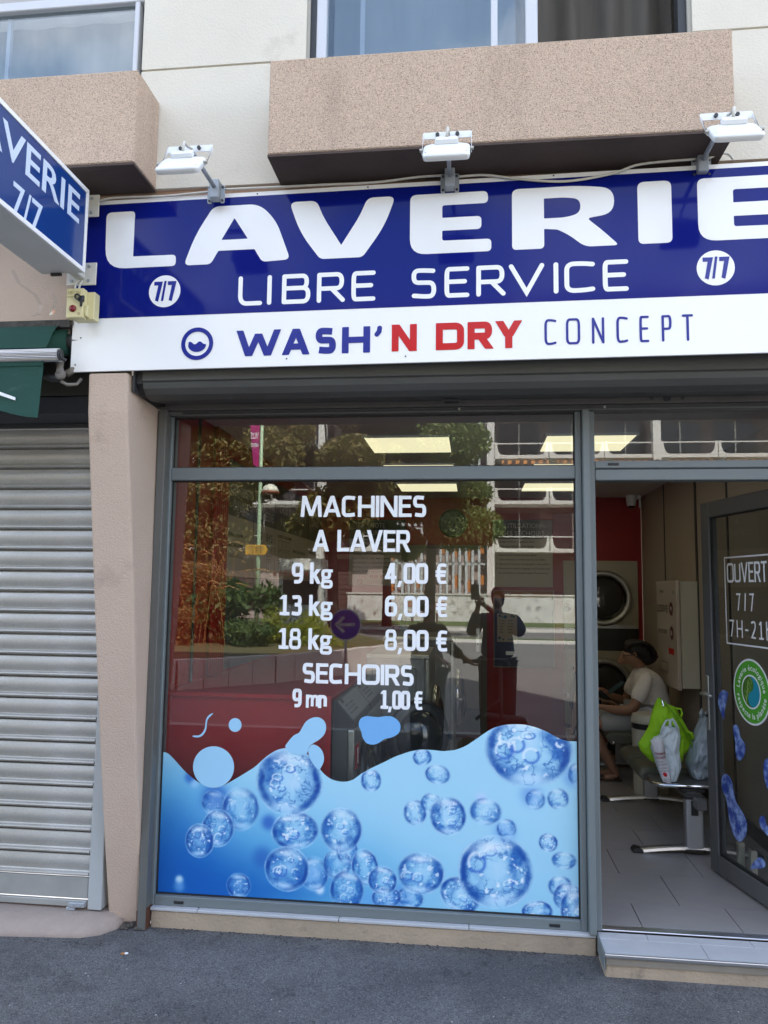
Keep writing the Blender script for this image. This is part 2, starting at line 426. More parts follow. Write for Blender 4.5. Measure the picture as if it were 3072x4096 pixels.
# upper wall around two window openings (left window x<-1.62, right window -.785...965)
zt = 5.1; zb_ = 3.493; zo = 3.80
wallbox(-1.60, -.79, zb_, 4.093); wallbox(.97, 6, zb_, 4.097)
wallbox(-1.60, -.79, 4.104, zt); wallbox(.97, 6, 4.108, zt)
g.box(-1.60, -.79, Yw+.012, -.1, 4.093, 4.104); g.box(.97, 6, Yw+.012, -.1, 4.097, 4.108)
wallbox(-.79, .97, zb_, zo); wallbox(-6, -1.60, zb_, zo)
g.box(-6, 6, Yw, -.10, zt, 20.5)
g.each('wall', m_cream, bld)
g = MB(); g.box(-7, 7, -.10, 9, 2.95, 20.5); g.build('upper_block', m_cream, bld)
g = MB(); g.box(-7, 7, 8.2, 9, 0, 2.95); g.box(-7.0, -6.2, -.2, 8.2, 0, 2.95); g.box(6.2, 7, -.2, 8.2, 0, 2.95); g.each('rear_wall', m_cream, bld)
# fascia beam behind the sign
g = MB(); g.box(-6, 6, -.40, -.10, 2.86, 3.493); g.build('fascia', m_fascia, bld)
g = MB(); g.box(-6, -1.885, -.425, -.401, 2.862, 3.44); g.build('fascia_panel', m_pink, bld)
# pebble-dash balcony troughs
def balcony(x0, x1):
    g = MB(); y0, y1, z0, z1, w = -.665, -.421, 3.487, 3.925, .07
    g.box(x0, x1, y0, y0+w, z0, z1); g.box(x0, x0+w, y0+w, y1, z0, z1); g.box(x1-w, x1, y0+w, y1, z0, z1)
    r_ = [[(x0,y0), (x1,y0), (x1,y1), (x0,y1)], [(x0+w,y0+w), (x1-w,y0+w), (x1-w,y1), (x0+w,y1)]]
    g = MB(); U_ = [(x0,y0),(x1,y0),(x1,y1),(x1-w,y1),(x1-w,y0+w),(x0+w,y0+w),(x0+w,y1),(x0,y1)]; g.prism(U_, 2, z0, z1)
    b = g.build('balcony', m_dash, bld, bevel=.006)
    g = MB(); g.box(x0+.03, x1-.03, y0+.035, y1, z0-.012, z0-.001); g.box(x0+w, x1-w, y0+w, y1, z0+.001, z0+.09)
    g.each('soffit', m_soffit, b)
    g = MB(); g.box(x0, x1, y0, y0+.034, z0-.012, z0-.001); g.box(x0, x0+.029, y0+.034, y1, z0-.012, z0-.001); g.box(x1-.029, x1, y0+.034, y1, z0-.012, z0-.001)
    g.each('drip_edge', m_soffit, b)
balcony(-5.2, -1.499); balcony(-.891, 1.055)
# upper windows
m_wframe = mat('window_frame_white', (.60, .62, .66), .4, var=.1, vscale=4)
m_curt = mat('sheer_curtain', (.42, .44, .43), .9, var=.2, vscale=3, stretch=(8, 1, .6))
m_dcurt = mat('brown_curtain', (.09, .082, .068), .9, var=.5, vscale=6, vcol=(.035, .03, .026), stretch=(3, 1, .3))
m_room = mat('dark_room', (.05, .045, .04), .9)
def curtain(name, x0, x1, y, z0, z1, m, parent, amp=.03, per=.11, n=90):
    r = [[], []]
    for i in range(n+1):
        x = x0+(x1-x0)*i/n; yy = y+amp*math.sin(2*PI*x/per)+amp*.5*math.sin(2*PI*x/(per*2.7)+1)
        r[0].append((x, yy, z0)); r[1].append((x, yy, z1))
    g = MB(); g.add(r[0]+r[1], [(i, i+1, n+2+i, n+1+i) for i in range(n)]); return g.build(name, m, parent, smooth=True)
wl = MB()
wl.box(-3.6, -1.600, -.40, -.33, 4.484, 4.533); wl.box(-1.659, -1.634, -.40, -.33, zo, 4.484); wl.box(-3.6, -1.659, -.40, -.33, zo, 3.86)
wl.box(-3.6, -3.55, -.40, -.33, 3.86, 4.484)
w = wl.build('window', m_wframe, bld, bevel=.004)
g = MB(); g.box(-3.55, -1.660, -.372, -.368, 3.861, 4.483); g.build('pane', m_glass2, w)
g = MB(); g.box(-2.357, -2.337, -.355, -.335, 3.861, 4.483); g.build('glazing_bar', m_wframe, w)
g = MB(); g.box(-3.6, -1.634, -.395, -.33, 4.534, 4.8); g.build('shutter_housing', mat('shutter_grey', (.42, .41, .39), .7), w)
curtain('curtain', -3.5, -1.66, -.25, 3.80, 4.50, m_curt, w, .006, .21)
g = MB(); g.box(-1.633, -1.6005, -.36, -.33, zo, 4.48); g.each('jamb', m_darkbox, w)
wr = MB()
for x0, x1 in ((-.745, -.699), (.079, .109), (.237, .292)): wr.box(x0, x1, -.40, -.33, 3.86, 5.0)
wr.box(-.745, .292, -.401, -.33, 3.80, 3.86)
w = wr.build('window', m_wframe, bld, bevel=.004)
g = MB(); g.box(-.698, .078, -.372, -.368, 3.861, 5.0); g.box(.110, .236, -.372, -.368, 3.861, 5.0); g.each('pane', m_glass2, w)
g = MB(); g.box(-.542, -.52, -.35, -.33, 3.861, 5.0); g.build('glazing_bar', m_wframe, w)
g = MB(); g.box(-.775, -.746, -.395, -.33, 3.80, 5.0); g.box(.915, .951, -.395, -.33, 3.8, 5.0); g.each('jamb', m_darkbox, w)
g = MB(); g.box(-.7895, -.7755, -.41, -.33, 3.8, 5.0); g.box(.952, .9695, -.41, -.33, 3.8, 5.0); g.each('reveal', mat('reveal_grey', (.40, .385, .34), .9), w)
curtain('curtain', -.69, .2, -.24, 3.80, 5.3, m_curt, w, .008, .23)
curtain('curtain', .30, .93, -.24, 3.80, 5.3, m_dcurt, w, .028, .17)
# battered pillar between the two shops
def pillar_y(z): return max(-.412, -.035-.405*max(0, min(1, (z-.05)/2.6))**.85)
g = MB(); rings = []
for i in range(15):
    z = 2.606*i/14; y = pillar_y(z)
    xl = -1.748-.047*z/2.6; xr = -1.578-.022*max(0, (z-1.6))
    if z < .3: xr -= .02*(1-z/.3)
    rings.append([(xl, y, z), (xr, y, z), (-1.578, .1, z), (xl, .1, z)])
g.loft(rings); pl = g.build('pillar', m_pink, bld, bevel=.012, seg=2)
# plinth, sill tiles under the window
g = MB(); g.box(-1.53, .545, -.055, .06, -.1, .078); g.build('plinth', m_plinth, bld, bevel=.006)
xs = [-1.532, -1.30, -.62, -.02, .545]
for a, b in zip(xs, xs[1:]):
    g = MB(); g.box(a+.0015, b-.0015, -.062, -.012, .0785, .092); g.build('sill_tile', m_sill, bld, bevel=.002)
# left base ledge (rounded cement apron under the closed shutter)
g = MB()
prof = [(-.245, -.02), (-.235, .02), (-.20, .05), (-.12, .062), (.02, .066), (.02, -.02)]
g.loft([[(x, p[0]+dy+(0 if p[0] > 0 else .012*math.sin(x*9)), p[1]*k) for p in prof] for x, dy, k in ((-5, -.02, 1.15), (-3, -.02, 1.1), (-2.3, -.01, 1.08), (-1.95, .0, 1.0), (-1.80, .02, .95), (-1.72, .07, .8), (-1.67, .15, .45))])
g.build('base_ledge', mat('cement_apron', (.37, .30, .255), .95, var=.6, vscale=5, vcol=(.25, .205, .18), bump=.5), bld, smooth=True)
# broken corner with dirt at the pillar foot
g = MB()
for i in range(26):
    x = -1.66+random.random()*.12; y = -.10+random.random()*.06; s = .006+random.random()*.012
    g.lathe([(s*.2, 0), (s, s*.35), (s*.7, s*.8), (s*.1, s)], (x, y, 0.001), n=6)
stuff(g.build('rubble', mat('rubble', (.07, .06, .05), .95), bld))

# ================================================================== SHOP FRONT (frame, glass)
sf = thing('shop_window', 'large grey-framed laundry shop window with white price lettering and blue bubble film', 'shop window', (-.5, 0, .09))
XL, XR, ZB, Z1, Z2, ZT = -1.526, .483, .137, 2.151, 2.215, 2.476
FY0, FY1 = -.035, .045
g = MB(); g.box(-1.5555, XL, FY0, FY1, .0925, 2.478); g.build('jamb', m_frame, sf, bevel=.003)
g = MB(); g.box(XL+.001, XR-.001, FY0+.001, FY1, .0925, ZB); g.build('bottom_rail', m_frame, sf, bevel=.003)
g = MB(); g.box(XL+.001, XR-.001, FY0+.001, FY1, Z1, Z2); g.build('transom_bar', m_frame, sf, bevel=.003)
g = MB(); g.box(XR, .512, FY0, FY1, .0925, 2.478); g.build('jamb', m_frame, sf, bevel=.003)
g = MB(); g.box(.513, .546, -.075, FY1, .0925, 2.478); g.build('mullion', m_frame, sf, bevel=.004)
g = MB(); g.box(XL, XR, -.003, .003, ZB, Z1); pane = g.build('pane', m_glass, sf)
g = MB(); g.box(XL, XR, -.003, .003, Z2, ZT); g.build('pane', m_glass, sf)
g = MB()
for z0, z1 in ((ZB, Z1), (Z2, ZT)):
    t = .006
    g.box(XL, XL+t, -.012, -.004, z0, z1); g.box(XR-t, XR, -.012, -.004, z0, z1); g.box(XL+t, XR-t, -.012, -.004, z0, z0+t); g.box(XL+t, XR-t, -.012, -.004, z1-t, z1)
g.each('gasket', m_black, sf)
for (x, z) in ((-1.40, .112), (.365, .112)):
    g = MB(); g.box(x-.024, x+.024, FY0-.004, FY0+.0005, z-.007, z+.007); g.build('drain_cap', m_blackp, sf, bevel=.002)
# head strip with slot and screws
g = MB(); g.box(-1.60, 2.4, -.055, .04, 2.479, 2.502); hd = g.build('head_rail', m_rail, sf, bevel=.002)
g = MB(); g.box(-1.47, 2.4, -.0565, -.0552, 2.4845, 2.4985); g.build('slot', m_darkbox, hd)
for x in (-.07, .62):
    g = MB(); g.cyl((x, -.0575, 2.491), (x, -.0625, 2.491), .006, 12); g.build('screw', m_steel, hd)
g = MB(); g.box(-1.60, 2.4, -.075, .04, 2.503, 2.545); hb = g.build('head_plate', mat('head_plate', (.105, .098, .09), .6, var=.4, vscale=5), sf, bevel=.002)
for x in (.835, .975):
    g = MB(); g.cyl((x, -.076, 2.524), (x, -.081, 2.524), .007, 12); g.build('screw', m_darkbox, hb)
g = MB(); g.lathe([(.016, 0), (.016, -.006), (.011, -.006), (.011, -.002), (.002, -.002)], (.905, -.0755, 2.524), ax=1, n=20); g.build('lock', m_darkbox, hb)
# guide rail of the shop's own raised shutter
g = MB(); g.box(-1.5775, -1.5365, -.10, -.04, 0, 2.50); gr = g.build('guide_rail', m_rail, sf, bevel=.003)
g = MB(); g.box(-1.5775, -1.5560, -.0395, .02, .0, 2.477); g.build('gasket', m_black, sf)
m_rust = mat('rust', (.10, .035, .015), .95, var=.6, vscale=30)
g = MB(); g.box(-1.5362, -1.5335, -.096, -.045, 0.001, .10); g.box(-1.5835, -1.5778, -.094, -.06, .001, .085); g.each('rust_patch', m_rust, sf)

# roller shutter housing above
sb = thing('shutter_housing', 'dark grey rounded roller shutter housing under the blue fascia sign', 'shutter box', (0, -.2, 2.6))
g = MB()
prof = [(-.375, 2.86), (-.375, 2.575), (-.372, 2.572), (-.366, 2.570), (-.37, 2.565), (-.36, 2.54), (-.335, 2.515), (-.29, 2.50), (-.20, 2.512), (-.085, 2.53), (-.085, 2.86)]
g.prism([(p[0], p[1]) for p in prof], 0, -1.545, 2.6); g.build('casing', m_box, sb)
g = MB(); g.prism([(-.388, 2.86), (-.388, 2.52), (-.09, 2.506), (-.09, 2.86)], 0, -1.585, -1.578); g.build('end_plate', m_darkbox, sb)
g = MB(); g.prism([(-.372, 2.86), (-.372, 2.56), (-.33, 2.515), (-.1, 2.516), (-.1, 2.86)], 0, -1.577, -1.546); g.build('end_cap', m_black, sb)
g = MB(); g.box(-.14, -.07, -.20, -.15, 2.497, 2.506); g.build('handle', m_darkbox, sb)

# entrance: frame, open door, threshold step
en = thing('entrance_frame', 'grey aluminium door frame with a glazed fanlight above the open laundry door', 'door frame', (1.1, 0, .1))
g = MB(); g.box(.547, .574, FY0, FY1, .10, 2.478); g.build('jamb', m_frame, en, bevel=.003)
zf0, zf1, zf2, zd = 2.236, 2.200, 2.196, 2.142
g = MB(); g.box(.575, 1.75, FY0, FY1, zf2+.004, 2.236); g.build('fanlight_rail', m_frame, en, bevel=.003)
g = MB(); g.box(.575, 1.75, FY0+.004, FY1, zf2-.001, zf2+.003); g.build('seam', m_black, en)
g = MB(); g.box(.575, 1.75, FY0, FY1, zd, zf2-.002); g.build('door_head', m_frame, en, bevel=.003)
g = MB(); g.box(1.751, 1.80, FY0, FY1, .10, 2.478); g.build('jamb', m_frame, en, bevel=.003)
g = MB(); g.box(.575, 1.75, -.003, .003, 2.2365, 2.477); g.build('pane', m_glass, en)
g = MB(); g.box(.635, .685, FY0-.005, FY0+.0005, 2.213, 2.225); g.build('drain_cap', m_blackp, en, bevel=.002)
g = MB(); g.box(.575, 1.75, -.03, .02, .1005, .106); g.build('threshold', m_alu, en, bevel=.002)
st = thing('door_step', 'low tiled doorstep with a shiny metal edge strip at the laundry entrance', 'step', (1.1, -.15, 0))
g = MB(); g.box(.552, 3, -.238, -.06, -.05, .079); g.build('riser', m_plinth, st, bevel=.006)
g = MB(); g.box(.556, 3, -.2445, -.2385, .050, .0795); g.build('riser_trim', mat('riser_trim', (.24, .21, .17), .9, var=.4, vscale=8), st)
for a, b in ((.553, .978), (.978, 1.418), (1.418, 1.858)):
    g = MB(); g.box(a+.001, b-.001, -.240, -.098, .0805, .0955); g.build('tile', m_sill, st, bevel=.001)
for a, b in ((.553, .764), (.764, 1.204), (1.204, 1.644)):
    g = MB(); g.box(a+.001, b-.001, -.096, -.032, .0805, .0955); g.build('tile', m_sill, st, bevel=.001)
g = MB(); g.box(.55, 3, -.253, -.241, .080, .0975); g.build('edge_strip', m_alu, st, bevel=.004, seg=2)
g = MB(); g.box(.5465, .5525, -.245, -.07, .03, .099); g.build('end_strip', m_frame, st)

# the open glass door
hinge = Vector((1.50, -.02)); free = Vector((1.320, .842))
dv = (free-hinge); dW = dv.length; dv.normalize(); dn = Vector((-dv.y, dv.x))   # dn points to -x side
if dn.x > 0: dn = -dn
dr = thing('glass_door', 'grey-framed glass door standing open inward with opening hours and a round green sticker', 'door', (hinge.x, hinge.y, .11))
def dpt(u, h, z):  # u from free edge towards the hinge
    p = free-dv*u+dn*h; return (p.x, p.y, z)
def dbox(g, u0, u1, h0, h1, z0, z1):
    return g.add([dpt(u0,h0,z0), dpt(u1,h0,z0), dpt(u1,h1,z0), dpt(u0,h1,z0), dpt(u0,h0,z1), dpt(u1,h0,z1), dpt(u1,h1,z1), dpt(u0,h1,z1)],
          [(0,3,2,1),(4,5,6,7),(0,1,5,4),(1,2,6,5),(2,3,7,6),(3,0,4,7)])
m_dframe = mat('door_frame_grey', (.105, .108, .11), .45)
DZ0, DZ1 = .112, 2.128
g = MB(); dbox(g, 0, .088, -.025, .025, DZ0, DZ1); g.build('stile', m_dframe, dr, bevel=.003)
g = MB(); dbox(g, dW-.088, dW, -.025, .025, DZ0, DZ1); g.build('stile', m_dframe, dr, bevel=.003)
g = MB(); dbox(g, .0885, dW-.0885, -.025, .025, DZ1-.088, DZ1); g.build('top_rail', m_dframe, dr, bevel=.003)
g = MB(); dbox(g, .0885, dW-.0885, -.025, .025, DZ0, DZ0+.095); g.build('bottom_rail', m_dframe, dr, bevel=.003)
g = MB(); dbox(g, .0885, dW-.0885, -.003, .003, DZ0+.0955, DZ1-.0885); g.build('pane', m_doorglass, dr)
g = MB()
for a in ((.0885, .096), (dW-.096, dW-.0885)): dbox(g, a[0], a[1], .004, .016, DZ0+.0955, DZ1-.0885)
dbox(g, .096, dW-.096, .004, .016, DZ1-.096, DZ1-.0885); dbox(g, .096, dW-.096, .004, .016, DZ0+.0955, DZ0+.103)
g.each('gasket', m_black, dr)
g = MB(); dbox(g, .02, .05, .026, .034, .86, 1.16); h = g.build('handle_plate', m_steel, dr, bevel=.003)
g = MB(); g.tube([dpt(.035, .034, 1.06), dpt(.035, .07, 1.06), dpt(.15, .07, 1.06)], .009, 8); g.build('handle', m_steel, h, smooth=True)
g = MB(); g.tube([dpt(.035, .036, .94), dpt(.035, .045, .94)], .009, 10); g.build('keyhole', m_darkbox, h)

# ================================================================== INTERIOR
FZ = .10
XRW, XLW, YB, CZ = 1.735, -1.60, 4.5, 2.611
flo = MB(); flo.box(XLW-.1, XRW+.1, .021, YB+.2, .02, .094); fl = struct(flo.build('floor', m_grout))
rows = [(-.030+.052, .310), (.310, .715), (.715, 1.118), (1.118, 1.521), (1.521, 1.925), (1.925, 2.33), (2.33, 2.735), (2.735, 3.14), (3.14, 3.545), (3.545, 3.95), (3.95, 4.355), (4.355, 4.5)]
offs = [.765, .997, .784, 1.017]
tile_me = {}
for i, (a, b) in enumerate(rows):
    o0 = offs[i % 4]
    x = o0-.44*6
    while x < XRW:
        x0, x1 = max(x, XLW+.0), min(x+.44, XRW)
        if x1-x0 > .03:
            key = (round(x1-x0, 3), round(b-a, 3))
            if key not in tile_me:
                q = MB(); q.box(.0022, x1-x0-.0022, .001, b-a-.001, 0, .006)
                t = q.build('tile', m_floor, fl, bevel=0); tile_me[key] = t.data; t.location = (x0, a, .094)
            else:
                t = bpy.data.objects.new('tile', tile_me[key]); t.location = (x0, a, .094); link(t, fl)
        x += .44
g = MB(); g.box(XLW-.1, XRW+.1, .05, YB+.2, CZ, CZ+.05); ce = struct(g.build('ceiling', m_ceil))
g = MB(); g.box(XLW-.1, XRW+.1, .05, .9, CZ-.0, CZ+.001)
g = MB(); g.box(XLW-.1, XLW, .05, YB, FZ-.02, CZ); struct(g.build('wall_left', m_redw))
g = MB(); g.box(XLW, XRW, YB, YB+.1, FZ-.02, CZ); struct(g.build('wall_back', m_redw))
g = MB(); g.box(XRW+.012, XRW+.1, .05, YB, FZ-.02, CZ); rw = struct(g.build('wall_right', mat('wall_core', (.06, .055, .05), .8)))
cuts = [.06, .80, 1.754, 2.508, 3.513, YB]
for a, b in zip(cuts, cuts[1:]):
    g = MB(); g.box(XRW, XRW+.0115, a+.006, b-.006, FZ, CZ-.001); g.build('wall_panel', m_beige, rw)
for y, w_ in ((1.754, .03), (2.508, .05), (3.513, .02)):
    g = MB(); g.box(XRW-.006, XRW-.0005, y-w_/2, y+w_/2, FZ, CZ-.001); g.build('joint_strip', m_darkbox, rw)
g = MB(); g.box(XRW-.012, XRW-.0005, .06, YB-.01, FZ, FZ+.09); g.build('skirting', m_darkbox, rw)
# LED ceiling panels
def led(x, y, lab):
    t = thing('ceiling_light', lab, 'ceiling light', (x, y, CZ), 'LED panels in the laundry ceiling')
    g = MB(); s = .275
    g.box(x-s, x+s, y-s, y+s, CZ-.012, CZ-.001); g.build('diffuser', m_led, t)
    g = MB(); e = s+.014
    g.box(x-e, x+e, y-e, y-s-.001, CZ-.015, CZ-.001); g.box(x-e, x+e, y+s+.001, y+e, CZ-.015, CZ-.001)
    g.box(x-e, x-s-.001, y-s-.001, y+s+.001, CZ-.015, CZ-.001); g.box(x+s+.001, x+e, y-s-.001, y+s+.001, CZ-.015, CZ-.001)
    g.each('frame', m_white, t)
for i, y in enumerate((1.42, 2.51, 3.58)):
    for j, x in enumerate((-.435, .74)):
        led(x, y, ['square ceiling light seen through the top pane, nearest of the left row', 'square ceiling light crossing the mullion behind the fanlight',
             'square ceiling light cut by the transom bar, middle of the left row', 'square ceiling light cut by the transom bar beside the mullion',
             'square ceiling light above the word MACHINES, farthest of the left row', 'square ceiling light just below the transom bar beside the mullion'][i*2+j])

# ================================================================== FASCIA SIGN
sg = thing('shop_sign', 'long blue and white fascia sign reading LAVERIE LIBRE SERVICE above the laundry', 'shop sign', (0, -.452, 2.61))
SO, SXD = Vector((0, -.452, 0)), Vector((1, -.02, 0)); ND = Vector((.02, -1, 0)).normalized()
def sp(x, z, h=0): return tuple(SO+SXD*x+Vector((0, 0, z))+ND*h)
def sbox(g, x0, x1, z0, z1, h0, h1):
    return g.add([sp(x0,z0,h0), sp(x1,z0,h0), sp(x1,z0,h1), sp(x0,z0,h1), sp(x0,z1,h0), sp(x1,z1,h0), sp(x1,z1,h1), sp(x0,z1,h1)],
                 [(0,3,2,1),(4,5,6,7),(0,1,5,4),(1,2,6,5),(2,3,7,6),(3,0,4,7)])
SX0, SX1 = -1.885, 1.95
g = MB(); sbox(g, SX0, SX1, 2.611, 3.448, -.012, 0); g.build('panel', m_signw, sg, bevel=.001)
g = MB(); sbox(g, SX0+.0005, SX1, 2.866, 3.427, .0004, .0012); g.build('blue_field', m_blue, sg)
g = MB()
for x in (-1.6, -.6, .4, 1.3): sbox(g, x, x+.04, 2.9, 3.35, -.05, -.0125)
g.each('batten', m_galv, sg)
def sshape(name, loops_list, m, h=.0016):
    g = MB()
    for k, loops in enumerate(loops_list):
        frame_add(g, fill(loops, .0008), sp(0, 0, h+.00025*(k % 5)), SXD, (0, 0, 1), ND)
    return g.build(name, m, sg)
def G(pts, x0, x1, z0=3.106, z1=3.386):
    """glyph outline in a unit box, scaled to x0..x1, z0..z1; radii in metres"""
    return rpoly([(x0+p[0]*(x1-x0), z0+p[1]*(z1-z0), p[2] if len(p) > 2 else 0) for p in pts])
# big rounded letters
sshape('letter', [[G([(0,1,.03),(.405,1,.02),(.405,.20,.004),(1,.195,.02),(1,0,.02),(.02,0,.10)], -1.742, -1.385)]], m_signw)
sshape('letter', [[G([(.265,1,.03),(.70,1,.05),(.86,.70,.12),(1.0,.02,.03),(.74,0,.02),(.665,.225,.004),(.325,.225,.004),(.255,0,.02),(0,0,.03),(.10,.52,.12)], -1.345, -.835),
                   G([(.468,.78,.004),(.60,.41,.004),(.35,.41,.004)], -1.345, -.835)]], m_signw)
sshape('letter', [[G([(0,1,.035),(.26,1,.03),(.33,.70,.10),(.50,.22,.004),(.67,.70,.10),(.74,1,.03),(1,1,.035),(.90,.50,.14),(.70,0,.02),(.305,0,.02),(.11,.46,.14)], -.845, -.352)]], m_signw)
EP = [(0,1,.03),(.96,1,.025),(.96,.80,.02),(.40,.80,.012),(.40,.59,.004),(.88,.59,.02),(.88,.375,.02),(.40,.375,.004),(.40,.21,.012),(1,.205,.02),(1,0,.02),(0,0,.075)]
sshape('letter', [[G(EP, -.285, .077)]], m_signw)
sshape('letter', [[G([(0,1,.03),(.66,1,.10),(.98,.93,.09),(.98,.52,.09),(.72,.46,.02),(.86,.26,.08),(1.02,0,.02),(.70,0,.03),(.55,.20,.05),(.44,.30,.01),(.31,.32,.004),(.31,0,.02),(0,0,.02)], .168, .615),
                   G([(.31,.82,.004),(.52,.82,.04),(.66,.78,.04),(.66,.55,.04),(.52,.49,.04),(.31,.49,.004)], .168, .615)]], m_signw)
sshape('letter', [[G([(0,1,.03),(1,1,.03),(1,0,.025),(0,0,.025)], .705, .846)]], m_signw)
sshape('letter', [[G(EP, .953, 1.315)]], m_signw)
# stroke letters: skeletons in a unit box
SK = {'L': [[(0,1),(0,0,.3),(1,0)]], 'I': [[(.5,1),(.5,0)]], 'N': [[(0,0),(0,1)], [(0,1),(1,0)], [(1,0),(1,1)]], 'V': [[(0,1),(.5,0),(1,1)]],
 'B': [[(0,0),(0,1)], [(0,1),(.55,1),(.93,1,.3),(.93,.53,.3),(.55,.53),(.05,.53)], [(.5,.53),(1,.53,.3),(1,0,.35),(.55,0),(0,0)]],
 'R': [[(0,0),(0,1)], [(0,1),(.55,1),(.96,1,.35),(.96,.46,.35),(.55,.46),(.05,.46)], [(.45,.46),(.65,.38,.2),(1,0)]],
 'E': [[(1,1),(.25,1),(0,1,.22),(0,.5),(0,0,.22),(.25,0),(1,0)], [(0,.52),(.88,.52)]],
 'S': [[(.93,.97),(.5,1,.3),(.03,1,.42),(.03,.54,.42),(.5,.53),(.97,.52,.42),(.97,0,.42),(.5,0,.3),(.05,.04)]],
 'C': [[(.98,.96),(.6,1,.3),(0,1,.55),(0,.5),(0,0,.55),(.6,0,.3),(.98,.04)]],
 'O': [[(.5,1),(0,1,.5),(0,.5),(0,0,.5),(.5,0)], [(.5,1),(1,1,.5),(1,.5),(1,0,.5),(.5,0)]],
 'P': [[(0,0),(0,1)], [(0,1),(.5,1),(1,1,.45),(1,.48,.45),(.5,.48),(.05,.48)]], 'T': [[(.5,0),(.5,.99)], [(0,1),(1,1)]],
 'W': [[(0,1),(.27,0)], [(.27,0),(.5,.8)], [(.5,.8),(.73,0)], [(.73,0),(1,1)]], 'A': [[(0,0),(.5,1)], [(.5,1),(1,0)], [(.2,.28),(.8,.28)]],
 'H': [[(0,0),(0,1)], [(1,0),(1,1)], [(0,.5),(1,.5)]], 'D': [[(0,0),(0,1)], [(0,1),(.4,1),(1,1,.5),(1,.5),(1,0,.5),(.4,0),(0,0)]],
 'Y': [[(0,1),(.5,.42)], [(1,1),(.5,.42)], [(.5,.45),(.5,0)]], "'": [[(.7,1),(.6,.5),(.1,.1)]]}
SK.update({'M': [[(.02,0),(.10,1)], [(.12,1),(.5,.05)], [(.5,.05),(.88,1)], [(.90,1),(.98,0)]],
 '0': [[(.5,1),(0,1,.5),(0,.5),(0,0,.5),(.5,0)], [(.5,1),(1,1,.5),(1,.5),(1,0,.5),(.5,0)]],
 '1': [[(.06,.80),(.50,.98)], [(.54,1),(.54,0)], [(.06,0),(1,0)]],
 '2': [[(.02,.92),(.3,1,.2),(.95,1,.4),(.95,.6,.4),(.05,.03),(1,0)]],
 '3': [[(.06,.97),(.5,1,.3),(.95,1,.45),(.95,.54,.4),(.35,.54)], [(.40,.54),(1,.54,.4),(1,0,.45),(.5,0,.3),(.02,.03)]],
 '4': [[(.98,.25),(0,.25)], [(.04,.25),(.68,1)], [(.76,1),(.76,0)]],
 '6': [[(.90,1),(0,1,.62),(0,.34),(0,0,.4),(.5,0)], [(.5,0),(1,0,.4),(1,.60,.4),(.5,.60),(.12,.60,.2),(.02,.44)]],
 '8': [[(.5,1),(.08,1,.4),(.08,.54,.4),(.5,.54)], [(.5,1),(.92,1,.4),(.92,.54,.4),(.5,.54)], [(.5,.52),(0,.52,.4),(0,0,.4),(.5,0)], [(.5,.52),(1,.52,.4),(1,0,.4),(.5,0)]],
 '9': [[(.10,0),(1,0,.62),(1,.66),(1,1,.4),(.5,1)], [(.5,1),(0,1,.4),(0,.40,.4),(.5,.40),(.88,.40,.2),(.98,.56)]],
 ',': [[(.9,1),(.2,0)]], '7': [[(0,1),(1,1)], [(.92,1),(.30,0)]], '/': [[(.8,1),(.2,-.12)]], '-': [[(0,.45),(1,.45)]], 'U': [[(0,1),(0,.4),(0,0,.5),(.5,0)], [(.5,0),(1,0,.5),(1,.4),(1,1)]],
 '€': [[(1,.97),(.7,1,.3),(.18,1,.55),(.18,.5),(.18,0,.55),(.7,0,.3),(1,.03)], [(0,.61),(.80,.61)], [(0,.40),(.74,.40)]],
 'k': [[(0,0),(0,1.46)], [(.08,.42),(.90,1)], [(.36,.62),(.96,0)]], 'h': [[(0,0),(0,1.46)], [(.02,.80),(.25,1,.3),(1,1,.5),(1,.6),(1,0)]],
 'g': [[(.42,1),(.02,1,.4),(.02,.40,.4),(.42,.40)], [(.42,1),(.80,1,.4),(.80,.40,.4),(.42,.40)], [(.55,.99),(1.02,.99)], [(.22,.42),(.05,.30,.2),(.10,.10,.2),(.62,.08),(1.02,.08,.3),(1.02,-.40,.4),(.5,-.40)], [(.5,-.40),(0,-.40,.4),(0,.02,.4),(.25,.08)]],
 'm': [[(0,0),(0,1)], [(.04,.70),(.06,1,.3),(.5,1,.5),(.5,.5),(.5,0)], [(.54,.70),(.56,1,.3),(1,1,.5),(1,.5),(1,0)]],
 'n': [[(0,0),(0,1)], [(.05,.70),(.08,1,.3),(1,1,.5),(1,.5),(1,0)]],
 'W': [[(.02,1),(.26,0)], [(.26,0),(.5,.86)], [(.5,.86),(.74,0)], [(.74,0),(.98,1)]], 'A': [[(0,0),(.5,1)], [(.5,1),(1,0)], [(.22,.25),(.78,.25)]], 'V': [[(0,1),(.5,0)], [(.5,0),(1,1)]],
 'R': [[(0,0),(0,1)], [(0,1),(.5,1),(.95,1,.4),(.95,.46,.4),(.5,.46),(.05,.46)], [(.52,.46),(1,0)]], 'E': [[(0,0),(0,1)], [(.05,1),(.98,1)], [(.05,.52),(.88,.52)], [(.05,0),(1,0)]], 'L': [[(0,1),(0,0)], [(.05,0),(1,0)]]})
SKR = dict(SK); SKR['E'] = [[(1,1),(.25,1),(0,1,.22),(0,.5),(0,0,.22),(.25,0),(1,0)], [(0,.52),(.88,.52)]]; SKR['L'] = [[(0,1),(0,0,.3),(1,0)]]; SKR['V'] = [[(0,1),(.5,0),(1,1)]]
